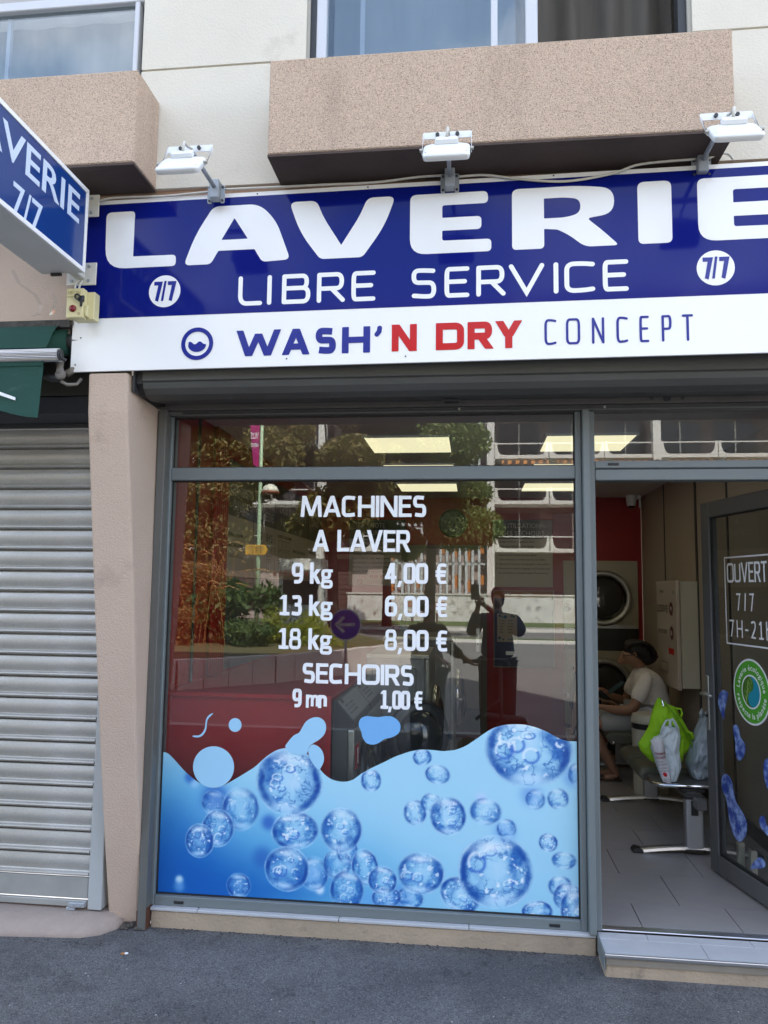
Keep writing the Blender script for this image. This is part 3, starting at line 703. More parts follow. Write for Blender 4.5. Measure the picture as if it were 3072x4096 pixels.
def glyph(ch, x0, x1, z0, z1, w, cap='flat', xh=1.0):
    """strokes of one letter fitted to a box: straight strokes are cut level with the lines, bows keep an even weight"""
    out = []; H = z1-z0
    for path in (SK if cap == 'flat' else SKR)[ch]:
        if len(path) == 2 and cap == 'flat':
            (ax, ay), (bx_, by) = path[0][:2], path[1][:2]
            X = lambda u: x0+w/2+u*(x1-x0-w)
            Zf = lambda v: z0+(0 if v <= 0 else H if v >= 1 and v < 1.01 else v*H)
            if abs(ay-by) < .02 and abs(ax-bx_) > .05:
                zz = z0+w/2+ay*(H-w); a_, b_ = sorted((X(ax), X(bx_))); e = w*.45
                out.append(ngon([(a_-e, zz-w*.46), (b_+e, zz-w*.46), (b_+e, zz+w*.46), (a_-e, zz+w*.46)]))
            else:
                p, q = (X(ax), Zf(ay)), (X(bx_), Zf(by))
                if p[1] > q[1]: p, q = q, p
                hw = w/2*math.hypot(q[0]-p[0], q[1]-p[1])/max(1e-6, q[1]-p[1])
                hw = min(hw, w*.95); out.append(ngon(rpoly([(p[0]-hw, p[1], w*.12), (p[0]+hw, p[1], w*.12), (q[0]+hw, q[1], w*.12), (q[0]-hw, q[1], w*.12)], 3)))
        else:
            u = rpath([(p[0], p[1], (p[2]*1.15 if len(p) > 2 else 0)) for p in path], 9)
            out.append(strip([(x0+w/2+p[0]*(x1-x0-w), z0+w/2+p[1]*(z1-z0-w)) for p in u], w, cap))
    return out
def stroke_word(name, items, w, z0, z1, m, cap='round', h=.0017):
    for ch, x0, x1 in items:
        g = MB()
        for k, vf in enumerate(glyph(ch, x0, x1, z0, z1, w, cap)): frame_add(g, vf, sp(0, 0, h+.00015*k), SXD, (0, 0, 1), ND)
        g.build(name, m, sg)
def spread(word, xs): return [(c, a, b) for c, (a, b) in zip(word, xs)]
stroke_word('letter', spread('LIBRE', [(-1.077,-.962),(-.943,-.915),(-.870,-.737),(-.707,-.577),(-.548,-.438)]), .0205, 2.900, 3.041, m_signw)
stroke_word('letter', spread('SERVICE', [(-.279,-.163),(-.129,-.019),(.011,.139),(.153,.306),(.343,.368),(.391,.523),(.553,.661)]), .0205, 2.900, 3.041, m_signw)
stroke_word('letter', spread('WASH', [(-1.082,-.866),(-.862,-.735),(-.710,-.612),(-.587,-.459)]), .031, 2.662, 2.783, m_blue2, 'flat')
stroke_word('letter', [("'", -.442, -.400)], .022, 2.730, 2.784, m_blue2)
stroke_word('letter', spread('NDRY', [(-.362,-.250),(-.166,-.042),(-.027,.084),(.095,.208)]), .031, 2.663, 2.786, m_red2, 'flat')
stroke_word('letter', spread('CONCEPT', [(.304,.356),(.395,.455),(.504,.556),(.606,.655),(.701,.741),(.792,.833),(.875,.921)]), .0105, 2.671, 2.787, m_blue2)
# 7/7 roundels
def circle(cx, cz, r, n=40, rz=None): return [(cx+r*math.cos(2*PI*k/n), cz+(rz or r)*math.sin(2*PI*k/n)) for k in range(n)]
for cx in (-1.433, 1.018):
    sshape('roundel', [[circle(cx, 2.985, .077)]], m_signw)
    q = []
    for ox in (-.052, .015):
        q.append([[(cx+ox, 2.985+.047), (cx+ox+.042, 2.985+.047), (cx+ox+.022, 2.985-.05), (cx+ox+.007, 2.985-.044), (cx+ox+.020, 2.985+.029), (cx+ox, 2.985+.029)]])
    q.append([[(cx-.002, 3.034), (cx+.008, 3.034), (cx-.005, 2.938), (cx-.016, 2.938)]])
    sshape('numeral', q, m_blue2, .0032)
# porthole logo: ring with a wave
cx, cz = -1.265, 2.728
sshape('logo_ring', [[circle(cx, cz, .077, 48), circle(cx, cz, .0575, 48)]], m_blue2)
wv = [(cx-.041+.082*k/24, cz+.004+.0065*math.sin(2*PI*1.75*k/24+.7)) for k in range(25)]
wv += [(cx+.044*math.cos(a), cz-.003+.036*math.sin(a)) for a in [-(PI*(j/14)) for j in range(1, 14)]]
sshape('logo_wave', [[wv]], m_blue2)
# fixing screws
for x, z in ((-1.86, 2.645), (-.84, 2.645), (-.30, 2.640), (.63, 2.68), (-1.84, 2.775), (-.48, 3.437), (.35, 3.44), (-1.0, 3.437)):
    g = MB(); g.cyl(sp(x, z, .0002), sp(x, z, .0022), .0035, 8); g.build('screw', m_darkbox, sg)

# ================================================================== FLOODLIGHTS
def floodlight(bx, bz, ang, lab):
    t = thing('floodlight', lab, 'floodlight', (bx, -.47, bz), 'floodlights over the fascia sign')
    R_ = Matrix.Rotation(ang, 3, 'Z'); o = Vector((bx, -.47, bz))
    def rt(mb):
        mb.v = [tuple(o+R_@(Vector(p)-o)) for p in mb.v]; return mb
    g = MB()
    for s in (-1, 1):
        lp = rpoly([(bx+s*.022, bz-.052, .004), (bx+s*.041, bz-.052, .01), (bx+s*.041, bz+.036, .01), (bx+s*.022, bz+.036, .004)])
        frame_add(g, fill([lp], .003), (0, -.467+.02*bx*0, 0), (1, 0, 0), (0, 0, 1), (0, -1, 0))
    pl_ = g.each('mounting_plate', m_galv, t)[0]
    g = MB()
    for sx in (-1, 1):
        for z in (-.040, .024): g.cyl((bx+sx*.031, -.469, bz+z), (bx+sx*.031, -.476, bz+z), .0055, 10)
    g.each('bolt', m_darkbox, pl_)
    g = MB(); g.box(bx-.022, bx+.022, -.505, -.455, bz-.040, bz+.048); g.build('junction_box', m_galv, t, bevel=.003)
    g = MB(); g.tube([(bx, -.50, bz+.012), (bx, -.65, bz+.013), (bx, -.798, bz+.014)], .0095, 10); rt(g).build('arm', m_galv, t, smooth=True)
    # head: shallow die-cast tray with driver box, tilted towards the sign
    c = Vector((bx, -.895, bz-.107)); dirv = Vector((0, .69, .724)); nv = Vector((0, -.724, .69)); xv = Vector((1, 0, 0))
    def hp(x, l, n): return tuple(c+xv*x+dirv*l+nv*n)
    g = MB(); rings = []
    for n_, sx, sl in ((-.020, .088, .066), (-.006, .092, .070), (.002, .092, .070), (.007, .087, .065), (.014, .074, .045), (.016, .066, .040)):
        lp = rpoly([(-sx, -sl, .02), (sx, -sl, .02), (sx, sl, .03), (-sx, sl, .03)], 4)
        rings.append([hp(p[0], p[1], n_) for p in lp])
    g.loft(rings); hd_ = rt(g).build('housing', m_white, t, smooth=False, bevel=.0015)
    g = MB(); lp0 = rpoly([(-.048, .026, .006), (.048, .026, .006), (.043, .070, .006), (-.043, .070, .006)], 3)
    g.loft([[hp(p[0], p[1], .0165) for p in lp0], [hp(p[0]*.95, p[1]*.98, .034) for p in lp0]]); rt(g).build('driver_box', m_white, hd_, bevel=.002)
    g = MB()
    for sx in (-.078, .078): g.lathe([(.006, 0), (.006, .002), (.004, .003)], (0, 0, 0), n=8); g.v[-24:] = [tuple(Vector(hp(sx, -.048, .006))+Vector(p)) for p in g.v[-24:]]
    rt(g).each('screw', m_galv, hd_)
    g = MB(); lp = rpoly([(-.085, -.052, .01), (.085, -.052, .01), (.085, .052, .01), (-.085, .052, .01)], 3)
    g.loft([[hp(p[0], p[1], -.0205) for p in lp], [hp(p[0], p[1], -.0185) for p in lp]]); rt(g).build('lens', mat('lens_glass', (.55, .56, .54), .1), hd_)
    # yoke
    yb = Vector((bx, -.803, bz+.014)); g = MB()
    g.add([tuple(yb+Vector(q)) for q in ((-.0955, 0, -.014), (.0955, 0, -.014), (.0955, .003, -.014), (-.0955, .003, -.014), (-.0955, 0, .014), (.0955, 0, .014), (.0955, .003, .014), (-.0955, .003, .014))],
          [(0,3,2,1),(4,5,6,7),(0,1,5,4),(1,2,6,5),(2,3,7,6),(3,0,4,7)])
    for s in (-1, 1):
        x0, x1 = sorted((s*.0960, s*.0985))
        a0, a1 = yb+Vector((0, 0, -.013)), yb+Vector((0, .003, .013)); b0, b1 = Vector(hp(0, .0, -.012)), Vector(hp(0, .026, -.012))
        P4 = [(a0.y, a0.z), (a1.y, a1.z), (b1.y, b1.z), (b0.y, b0.z)]
        g.loft([[(bx+x0, p[0], p[1]) for p in P4], [(bx+x1, p[0], p[1]) for p in P4]])
    yk = rt(g).each('yoke', m_white, t)[0]
    g = MB()
    for sx in (-.04, .04): g.cyl(tuple(yb+Vector((sx, -.001, 0))), tuple(yb+Vector((sx, -.010, 0))), .008, 8)
    rt(g).each('bolt', m_darkbox, yk)
    g = MB()
    for s in (-1, 1): g.cyl((bx+s*.093, c.y+.01, c.z+.01), (bx+s*.106, c.y+.01, c.z+.01), .007, 10)
    rt(g).each('pivot', m_steel, yk)
    g = MB(); pts = [Vector(hp(0.0, .06, .034)), Vector(hp(0.004, .085, .06)), Vector(hp(.006, .115, .035)), yb+Vector((.006, -.002, .0))]
    g.tube([tuple(p) for p in pts], .006, 8); rt(g).build('lead', m_cable, t, smooth=True)
floodlight(-1.185, 3.432, 0.0, 'left white floodlight on a grey arm, in front of the bare cream wall')
floodlight(-.106, 3.430, 0.0, 'middle white floodlight on a grey arm, above the letter E of the sign')
floodlight(.974, 3.445, 0.0, 'right white floodlight on a grey arm, at the corner of the large balcony')
# cable running along the sign's top edge
g = MB()
def cab(pts):
    P_ = [Vector((x, -.452-.02*x-.012-d, z)) for x, z, d in pts]; Q = []
    for i in range(len(P_)-1):
        for k in range(6):
            u = k/6; a = P_[max(i-1, 0)]; b, c_ = P_[i], P_[i+1]; d_ = P_[min(i+2, len(P_)-1)]
            Q.append(.5*((2*b)+(-a+c_)*u+(2*a-5*b+4*c_-d_)*u*u+(-a+3*b-3*c_+d_)*u**3))
    Q.append(P_[-1]); g.tube([tuple(q) for q in Q], .0055, 7)
cab([(-1.20, 3.456, 0), (-1.30, 3.452, .0), (-1.45, 3.447, 0), (-1.6, 3.452, 0), (-1.72, 3.452, 0), (-1.80, 3.425, .02), (-1.86, 3.40, .02)])
cab([(-1.16, 3.462, 0), (-.9, 3.458, 0), (-.7, 3.456, 0), (-.45, 3.452, 0), (-.25, 3.465, 0), (-.13, 3.465, 0)])
cab([(-.08, 3.455, 0), (.05, 3.455, 0), (.20, 3.425, .004), (.40, 3.402, .004), (.60, 3.425, .004), (.72, 3.462, 0), (.95, 3.47, 0)])
cab([(1.0, 3.47, 0), (1.04, 3.485, 0), (1.08, 3.485, 0), (1.10, 3.46, 0)])
tag(g.build('power_cable', m_cable, None, smooth=True), 'thin white cable looping between the floodlights along the sign edge', 'cable')

# ================================================================== HANGING SIGN (projects from the wall, face towards +x)
HX = -1.75
hs = thing('hanging_sign', 'blue projecting box sign at upper left with white border reading LAVERIE 7/7', 'hanging sign', (HX, -.6, 3.02))
hy0, hy1, hz0, hz1 = -1.66, -.582, 3.018, 3.410
g = MB(); g.box(HX-.20, HX-.004, hy0, hy1, hz0, hz1); g.build('cabinet', mat('cabinet_white', (.60, .61, .60), .4, var=.2, vscale=4), hs, bevel=.003)
g = MB()
for a in ((hy0, hy1, hz0, hz0+.020), (hy0, hy1, hz1-.020, hz1), (hy0, hy0+.018, hz0+.0205, hz1-.0205), (hy1-.018, hy1, hz0+.0205, hz1-.0205)): g.box(HX-.0035, HX+.006, *a)
g.each('border', m_signw, hs, bevel=.001)
g = MB(); g.box(HX-.0035, HX+.001, hy0+.0185, hy1-.0185, hz0+.0205, hz1-.0205); g.build('face', m_hblue, hs)
def htext(s, yl, yr, b, t_, off):
    g = MB(); frame_add(g, fit_text(s, yl, yr, b, t_, off), (HX+.0012, 0, 0), (0, 1, 0), (0, 0, 1), (1, 0, 0)); return g.each('letter', m_hwhite, hs)
htext('LAVERIE', -1.475, -.652, 3.216, 3.350, .012)
htext('7/7', -1.135, -.935, 3.022, 3.150, .006)
for z, zz in ((3.395, 'a'), (3.062, 'b')):
    s_ = MB(); x1 = -1.752 if zz == 'a' else -1.748
    s_.box(-1.893, x1, -.432-.045, -.432-.037, z-.055, z+.053); s_.build('wall_plate', mat('plate_cream', (.66, .64, .56), .5, var=.2, vscale=12), hs, bevel=.002)
    g = MB()
    for xx in (x1-.035, -1.865):
        for dz in (-.035, .033): g.cyl((xx, -.4775, z+dz), (xx, -.484, z+dz), .007, 8)
    g.each('bolt', m_galv, hs)
g = MB(); g.box(-1.845, -1.805, -.60, -.4775, 3.385, 3.415); g.box(-1.845, -1.800, -.62, -.4775, 3.035, 3.075); g.each('bracket_arm', mat('bracket_white', (.62, .62, .58), .4), hs, bevel=.003)
g = MB(); g.box(-1.849, -1.796, -.575, -.562, 3.031, 3.079); g.box(-1.90, -1.85, -.60, -.588, 3.005, 3.016); g.each('rubber_seal', m_black, hs)
g = MB()
for z0, pts in ((0, [(-1.83, -.475, 3.03), (-1.835, -.50, 3.0), (-1.83, -.505, 2.965)]), (0, [(-1.815, -.475, 3.03), (-1.815, -.495, 3.0), (-1.812, -.505, 2.965)])): g.tube(pts, .005, 6)
g.each('lead', m_cable, hs)
# broken clear plastic cover hanging below the box sign
m_clear = glass('clear_plastic', .12, (.9, .92, .93))
g = MB(); b_ = Vector((-1.99, -.46, 2.88))
def ribb(pts, w=.014):
    P_ = [Vector(p) for p in pts]; r = [[], []]
    for p in P_: r[0].append(tuple(p+Vector((w, 0, 0)))); r[1].append(tuple(p-Vector((w, .004, 0))))
    n = len(P_); g.add(r[0]+r[1], [(i, i+1, n+i+1, n+i) for i in range(n-1)])
ribb([(-2.055, -.64, 3.017), (-2.045, -.60, 2.97), (-2.0, -.55, 2.94), (-1.985, -.52, 2.90), (-1.995, -.51, 2.86), (-2.03, -.51, 2.85), (-2.06, -.51, 2.852)], .008)
ribb([(-1.94, -.5, 2.96), (-1.925, -.5, 2.93), (-1.93, -.5, 2.88), (-1.945, -.5, 2.86), (-2.0, -.51, 2.855)], .008)
tag(g.build('plastic_cover', m_clear), 'broken strip of clear plastic dangling under the hanging box sign', 'plastic strip')

# neon switch
nb = thing('switch_box', 'old cream fireman switch box marked NEON with red lamp, left of the fascia sign', 'switch box', (-1.78, -.5, 2.82))
bx0, bx1, bz0, bz1 = -1.848, -1.745, 2.826, 2.965
g = MB(); g.box(bx0+.012, bx1+.012, -.505, -.455, bz0+.004, bz1-.004); g.build('base', m_yellow, nb, bevel=.004, seg=2)
g = MB(); g.box(bx0, bx1-.022, -.545, -.5055, bz0, bz1); g.build('cover', m_yellow, nb, bevel=.005, seg=2)
g = MB(); g.box(bx0+.003, bx1-.028, -.550, -.5455, bz1-.042, bz1-.004); cv = g.build('name_plate', m_yellow, nb, bevel=.003, seg=2)
g = MB(); frame_add(g, fit_text('NEON', bx0+.009, bx1-.034, bz1-.032, bz1-.015, .0, .0006), (0, -.5503, 0), (1, 0, 0), (0, 0, 1), (0, -1, 0)); g.build('lettering', mat('emboss', (.36, .30, .13), .6), cv)
g = MB(); g.lathe([(.0165, 0), (.0165, -.004), (.013, -.010), (.007, -.013), (.001, -.014)], (bx0+.034, -.5455, bz0+.042), ax=1, n=20); g.build('lamp_lens', m_redlamp, nb, smooth=True)
g = MB(); lp = rpath([(0, 0), (.014, .012, .01), (.004, .028, .01), (-.012, .022, .01), (-.008, .008, .008), (.012, -.006, .01), (.03, -.008)])
g.tube([(bx0+.058+p[0], -.557-.004*(i % 2)*0, bz1-.060+p[1]) for i, p in enumerate(lp)], .004, 6); g.tube([(bx0+.075, -.55, bz1-.045), (bx0+.078, -.556, bz1-.09)], [.009, .005], 8); g.box(bx0+.066, bx0+.088, -.556, -.546, bz1-.068, bz1-.04)
g.build('knob', m_blackp, nb, smooth=True)
g = MB(); g.box(bx1-.021, bx1-.008, -.53, -.5055, bz0+.01, bz1-.075); g.build('hinge', m_yellow, nb, bevel=.003)
g = MB(); lp = [(0, 0), (.010, 0), (.010, .012), (0, .012)]
frame_add(g, fill([lp, [(.002, .002), (.008, .002), (.008, .010), (.002, .010)]], .0006), (bx0+.058, -.5456, bz0+.012), (1, 0, 0), (0, 0, 1), (0, -1, 0)); g.build('mark', mat('emboss', (.36, .30, .13), .6), nb)

# ================================================================== LEFT SHOP: AWNING AND CLOSED SHUTTER
aw = thing('awning', 'rolled dark green canvas awning with scalloped valance and grooved metal bar', 'awning', (-2.2, -.5, 2.6))
AX = -4.6
g = MB(); r0 = []; r1 = []
for y, z in ((-.36, 2.835), (-.40, 2.838), (-.45, 2.825), (-.475, 2.78), (-.48, 2.74), (-.49, 2.708)):
    r0.append((AX, y, z)); r1.append((-1.935-.03*(2.835-z)/.12, y, z))
n_ = len(r0); g.add(r0+r1, [(i, i+1, n_+i+1, n_+i) for i in range(n_-1)]); g.build('canvas', m_green, aw, smooth=True)
g = MB(); g.cyl((AX, -.38, 2.765), (-1.915, -.38, 2.765), .062, 20); g.build('canvas_roll', m_green, aw, smooth=True)
g = MB(); g.cyl((-1.914, -.38, 2.765), (-1.80, -.38, 2.765), .035, 16); g.build('roller_tube', mat('dull_steel', (.15, .14, .14), .5, .4, var=.3, vscale=8), aw, smooth=True)
m_bar = mat('fluted_aluminium', (.55, .55, .56), .3, .85, var=.25, vscale=3, stretch=(.4, 1, 1))
g = MB(); ring = []
for k in range(72):
    a = 2*PI*k/72; r = .030-(.0022 if k % 3 == 2 else 0); ring.append((r*math.cos(a), r*math.sin(a)))
bc = (-.50, 2.667)
g.loft([[(AX, bc[0]+p[0], bc[1]+p[1]) for p in ring], [(-1.890, bc[0]+p[0], bc[1]+p[1]) for p in ring]]); g.build('front_bar', m_bar, aw)
g = MB(); g.lathe([(.027, -1.8898), (.027, -1.886), (.021, -1.886), (.021, -1.8885), (.010, -1.8885), (.010, -1.884), (.003, -1.884)], (0, bc[0], bc[1]), ax=0, n=20); g.build('bar_cap', m_darkbox, aw)
g = MB(); g.tube([(-1.892, -.5, 2.655), (-1.865, -.49, 2.645)], .007, 8); g.build('crank_pin', m_darkbox, aw)
# valance with a wavy hem
g = MB(); N = 140; t_, b_ = [], []
for i in range(N+1):
    x = AX+(-1.966-AX)*i/N; ph = (x+1.966)/.62
    zb = 2.372+.062*(.5-.5*math.cos(2*PI*ph*.9)) if ph < 0 else 2.372
    yy = -.505+.012*math.sin(x*7)+.006*math.sin(x*19)
    t_.append((x, -.500, 2.640)); b_.append((x-.006, yy, zb))
vs_ = []; K = 7
for k in range(K+1):
    u = k/K
    for i in range(N+1): vs_.append(tuple(Vector(t_[i])*(1-u)+Vector(b_[i])*u))
g.add(vs_, [(k*(N+1)+i, k*(N+1)+i+1, (k+1)*(N+1)+i+1, (k+1)*(N+1)+i) for k in range(K) for i in range(N)]); vl = g.build('valance', m_green, aw, smooth=True)
g = MB(); g.add([(-2.60, -.512, 2.435), (-2.06, -.513, 2.452), (-2.06, -.513, 2.460), (-2.13, -.512, 2.473), (-2.25, -.512, 2.505), (-2.60, -.512, 2.53)], [(0, 1, 2, 3, 4, 5)])
g = MB(); frame_add(g, fill([[(-2.45, 2.555), (-2.21, 2.494), (-2.082, 2.452), (-2.082, 2.466), (-2.21, 2.512), (-2.45, 2.572)]], .001), (0, -.521, 0), (1, 0, 0), (0, 0, 1), (0, -1, 0)); g.build('print_stroke', m_vinyl, vl)
g = MB(); g.box(AX, -1.968, -.506, -.5025, 2.617, 2.640); g.build('hem_band', m_green, vl)
m_cast = mat('cast_arm', (.20, .18, .155), .6, .2, var=.6, vscale=14, vcol=(.08, .07, .06))
g = MB(); g.tube([(-1.93, -.43, 2.66), (-1.915, -.45, 2.62), (-1.905, -.46, 2.585)], [.020, .015, .022], 10); g.lathe([(.010, -.46), (.024, -.46), (.024, -.476), (.010, -.476)], (-1.900, 0, 2.583), ax=1, n=16); g.tube([(-1.90, -.42, 2.60), (-1.87, -.40, 2.63), (-1.86, -.38, 2.70)], [.018, .016, .014], 10)
g.tube([(-1.90, -.46, 2.555), (-1.875, -.45, 2.54), (-1.845, -.42, 2.55), (-1.835, -.40, 2.58)], .008, 8); g.build('folding_arm', m_cast, aw, smooth=True)
g = MB(); g.box(-1.965, -1.905, -.40, -.33, 2.80, 2.862); g.box(-2.0, -1.88, -.42, -.40, 2.838, 2.856); g.build('bracket', m_cast, aw, bevel=.003)
g = MB(); g.tube([(-2.02, -.42, 2.60), (-1.96, -.44, 2.575), (-1.91, -.43, 2.575)], .016, 8); g.build('rear_arm', m_darkbox, aw, smooth=True)
# dirty ledge above the roll
g = MB(); g.box(-5, -1.892, -.43, -.36, 2.825, 2.861); g.build('awning_ledge', mat('dirty_stone', (.09, .085, .075), .95, var=.7, vscale=18, vcol=(.03, .028, .025), bump=.8, bscale=60), bld)

cs = thing('closed_shutter', 'closed grey perforated steel roller shutter at the left edge below the green awning', 'roller shutter', (-2.6, -.05, .07))
m_slat = mat('galvanised_slat', (.48, .47, .445), .40, .35, var=.55, vscale=6, vcol=(.33, .33, .31), stretch=(.7, 1, 2.0))
layer(m_slat, 4, .58, .80, (.16, .155, .13), .65, stretch=(.25, 1, 7)); layer(m_slat, 1.6, .52, .72, (.30, .28, .22), .5); layer(m_slat, 120, .5, .62, (.26, .26, .25), .35)
def slat_mesh():
    prof = [(.014, .0), (-.004, .004), (-.017, .008), (-.021, .015), (-.019, .021), (-.006, .025), (-.001, .030)]
    for k in range(13):
        u = k/12; prof.append((-.003-.008*math.sin(PI*u), .033+.068*u))
    prof.append((.012, .1035))
    g = MB(); a = [(-2.6, p[0], p[1]) for p in prof]; b = [(0, p[0], p[1]) for p in prof]
    back = [(-2.6, .02, .1045), (-2.6, .02, 0)]; backb = [(0, .02, .1045), (0, .02, 0)]
    return g.loft([a+back, b+backb])
zs = .2105; me = None; i = 0
while zs < 2.40:
    if me is None:
        s0 = slat_mesh().build('slat', m_slat, None); me = s0.data; s0.parent = cs; s = s0
    else:
        s = bpy.data.objects.new('slat', me); link(s, cs)
    s.location = (-1.792+2.6-.0+0-0-.0-(-1.792+2.6)+(-1.845)-(-2.6), -.05+.05, zs-.07)
    zs += .1052; i += 1
ORG.pop('slat', None)
g = MB(); g.box(-4.5, -1.846, -.062, -.045, .112, .2095); g.build('bottom_bar', mat('bar_grey', (.36, .36, .34), .5, .2, var=.3, vscale=5), cs, bevel=.003)
g = MB(); g.box(-4.5, -1.85, -.066, -.045, .074, .104); lk = g.build('lock_rail', mat('bar_grey', (.36, .36, .34), .5, .2), cs, bevel=.003)
g = MB(); g.box(-1.935, -1.852, -.085, -.0665, .078, .100); g.box(-1.945, -1.90, -.082, -.067, .062, .0775); g.each('latch', m_galv, lk, bevel=.003)
g = MB()
for x in (-1.875, -1.91): g.cyl((x, -.0855, .09), (x, -.089, .09), .007, 8)
g.each('bolt', m_galv, lk)
g = MB(); g.box(-1.842, -1.772, -.07, .03, .066, 2.44); g.build('guide_rail', mat('rail_pale', (.42, .44, .44), .5, .1, var=.2, vscale=5), cs, bevel=.003)
g = MB(); g.box(-4.5, -1.843, -.055, .05, 2.425, 2.445); g.build('head_lip', m_darkbox, cs)
g = MB(); g.prism([(-.12, 2.573), (-.12, 2.482), (-.075, 2.446), (.05, 2.446), (.05, 2.573)], 0, -4.5, -1.80); g.build('housing_front', mat('dark_panel', (.055, .057, .062), .45), cs, bevel=.003)
g = MB(); g.box(-4.5, -1.80, -.13, .05, 2.5745, 2.858); g.build('housing', mat('dull_panel', (.075, .075, .070), .4, .3, var=.5, vscale=4, vcol=(.12, .12, .08)), cs)

# ================================================================== WINDOW GRAPHICS (vinyl on the outer face of the pane)
VY = -.0036
def pz(px, py, Y=VY):
    p = at(px, py, Y); return p.x, p.z
LW = {'M': .86, 'A': .64, 'C': .53, 'H': .60, 'I': 0, 'N': .62, 'E': .43, 'S': .45, 'L': .42, 'V': .62, 'R': .52, 'O': .68, ' ': .18, ',': .14, '€': .48, 'k': .44, 'g': .46, 'm': .74, 'n': .44, '1': .40, 'U': .58, 'T': .46, '/': .22, '-': .26, 'h': .44}
def stroke_line(s, x0, x1, z0, z1, w, par, fr, gap=.21):
    """lettering as strokes of even weight, fitted between two surveyed edges"""
    H = z1-z0; adv = [LW.get(c, .47) for c in s]; tot = sum(adv)+gap*(len(s)-1)
    k = (x1-x0-w)/tot; x = x0+w/2
    for c, a in zip(s, adv):
        if c != ' ':
            g = MB(); xh = .70 if c in 'kgmnh' else 1.0
            if c == ',': lps = glyph(c, x-w*.55, x+a*k+w*.25, z0-.17*H, z0+w*.75, w*.8)
            elif c == 'I': lps = glyph(c, x-w/2, x+w/2, z0, z1, w)
            else: lps = glyph(c, x-w/2, x+a*k+w/2, z0, z0+H*xh, w*(.86 if c in '8gm€' else 1))
            for i, lp in enumerate(lps):
                v, f = lp; frame_add(g, ([(q[0], q[1], .0002+.00015*i) for q in v], f), *fr)
            g.build('price_letter', m_vinyl, par)
        x += (a+gap)*k
def price(s, xl, xr, ytop, ybase, w=.0182):
    yc = (ytop+ybase)/2; xm = (xl+xr)/2
    stroke_line(s, pz(xl, yc)[0], pz(xr, yc)[0], pz(xm, ybase)[1], pz(xm, ytop)[1], w, pane, ((0, VY, 0), (1, 0, 0), (0, 0, 1), (0, -1, 0)))
price('MACHINES', 1201.6, 1706, 1983, 2068)
price('A LAVER', 1251.6, 1642, 2120, 2207)
price('9 kg', 1167, 1331, 2251, 2335); price('4,00 €', 1538.6, 1792, 2253, 2335)
price('13 kg', 1117, 1330, 2381, 2463); price('6,00 €', 1539.9, 1794.8, 2384, 2467)
price('18 kg', 1113, 1328, 2514, 2598); price('8,00 €', 1538.6, 1794.8, 2520, 2604)
price('SECHOIRS', 1209, 1656, 2656, 2738)
price('9 mn', 1169.6, 1308, 2756, 2831, .0165); price('1,00 €', 1520.6, 1695, 2763, 2838, .0165)
# wave outline of the bubble film: photo survey along its upper edge
c6 = lambda x, y: (600+x*.54249, 2800+y*.54249)
c7 = lambda x, y: (1400+x*.60277, 2800+y*.60277)
edge = [c6(*p) for p in ((86,386),(108,381),(135,392),(190,450),(260,530),(345,600),(420,640),(480,652),(550,628),(620,588),(700,540),(780,490),(830,440),(880,400),(940,365),(1010,352),(1080,358),(1150,390),(1205,440),(1245,500),(1280,545),(1340,588),(1410,604),(1470,600),(1530,570))]
edge += [c7(*p) for p in ((0,537),(60,497),(140,452),(220,415),(300,375),(390,343),(470,328),(540,331),(620,340),(700,332),(770,305),(830,265),(890,222),(950,185),(1020,165),(1090,160),(1160,163),(1240,183),(1310,212),(1370,248),(1420,268),(1460,275),(1500,274),(1545,272))]
ew = [pz(*p) for p in edge]
ex = np.array([p[0] for p in ew]); ez = np.array([p[1] for p in ew])
FX0, FX1, FZ0 = XL+.0065, XR-.0065, ZB+.0065
NX, NZ = 620, 300
xs = np.linspace(FX0, FX1, NX)
def smooth1(a, k=7):
    q = np.pad(a, k, mode='edge'); return np.convolve(q, np.ones(2*k+1)/(2*k+1), 'valid')
top = smooth1(np.interp(xs, ex, ez), 5)
T = np.linspace(0, 1, NZ)[:, None]
PX = np.repeat(xs[None, :], NZ, 0); PZ = FZ0+T*(top[None, :]-FZ0)
# value noise
def vnoise(x, y, seed):
    r = np.random.default_rng(seed); tb = r.random((64, 64))
    xi = np.floor(x).astype(int); yi = np.floor(y).astype(int); fx = x-xi; fy = y-yi
    fx = fx*fx*(3-2*fx); fy = fy*fy*(3-2*fy)
    a = tb[yi % 64, xi % 64]; b = tb[yi % 64, (xi+1) % 64]; c = tb[(yi+1) % 64, xi % 64]; d = tb[(yi+1) % 64, (xi+1) % 64]
    return (a*(1-fx)+b*fx)*(1-fy)+(c*(1-fx)+d*fx)*fy
def fbm(x, y, seed, o=4):
    s = 0; a = .5
    for i in range(o): s = s+a*vnoise(x, y, seed+i); x, y, a = x*2.03, y*2.03, a*.5
    return s/(1-.5**o)
def sst(a, b, x):
    t = np.clip((x-a)/(b-a), 0, 1); return t*t*(3-2*t)
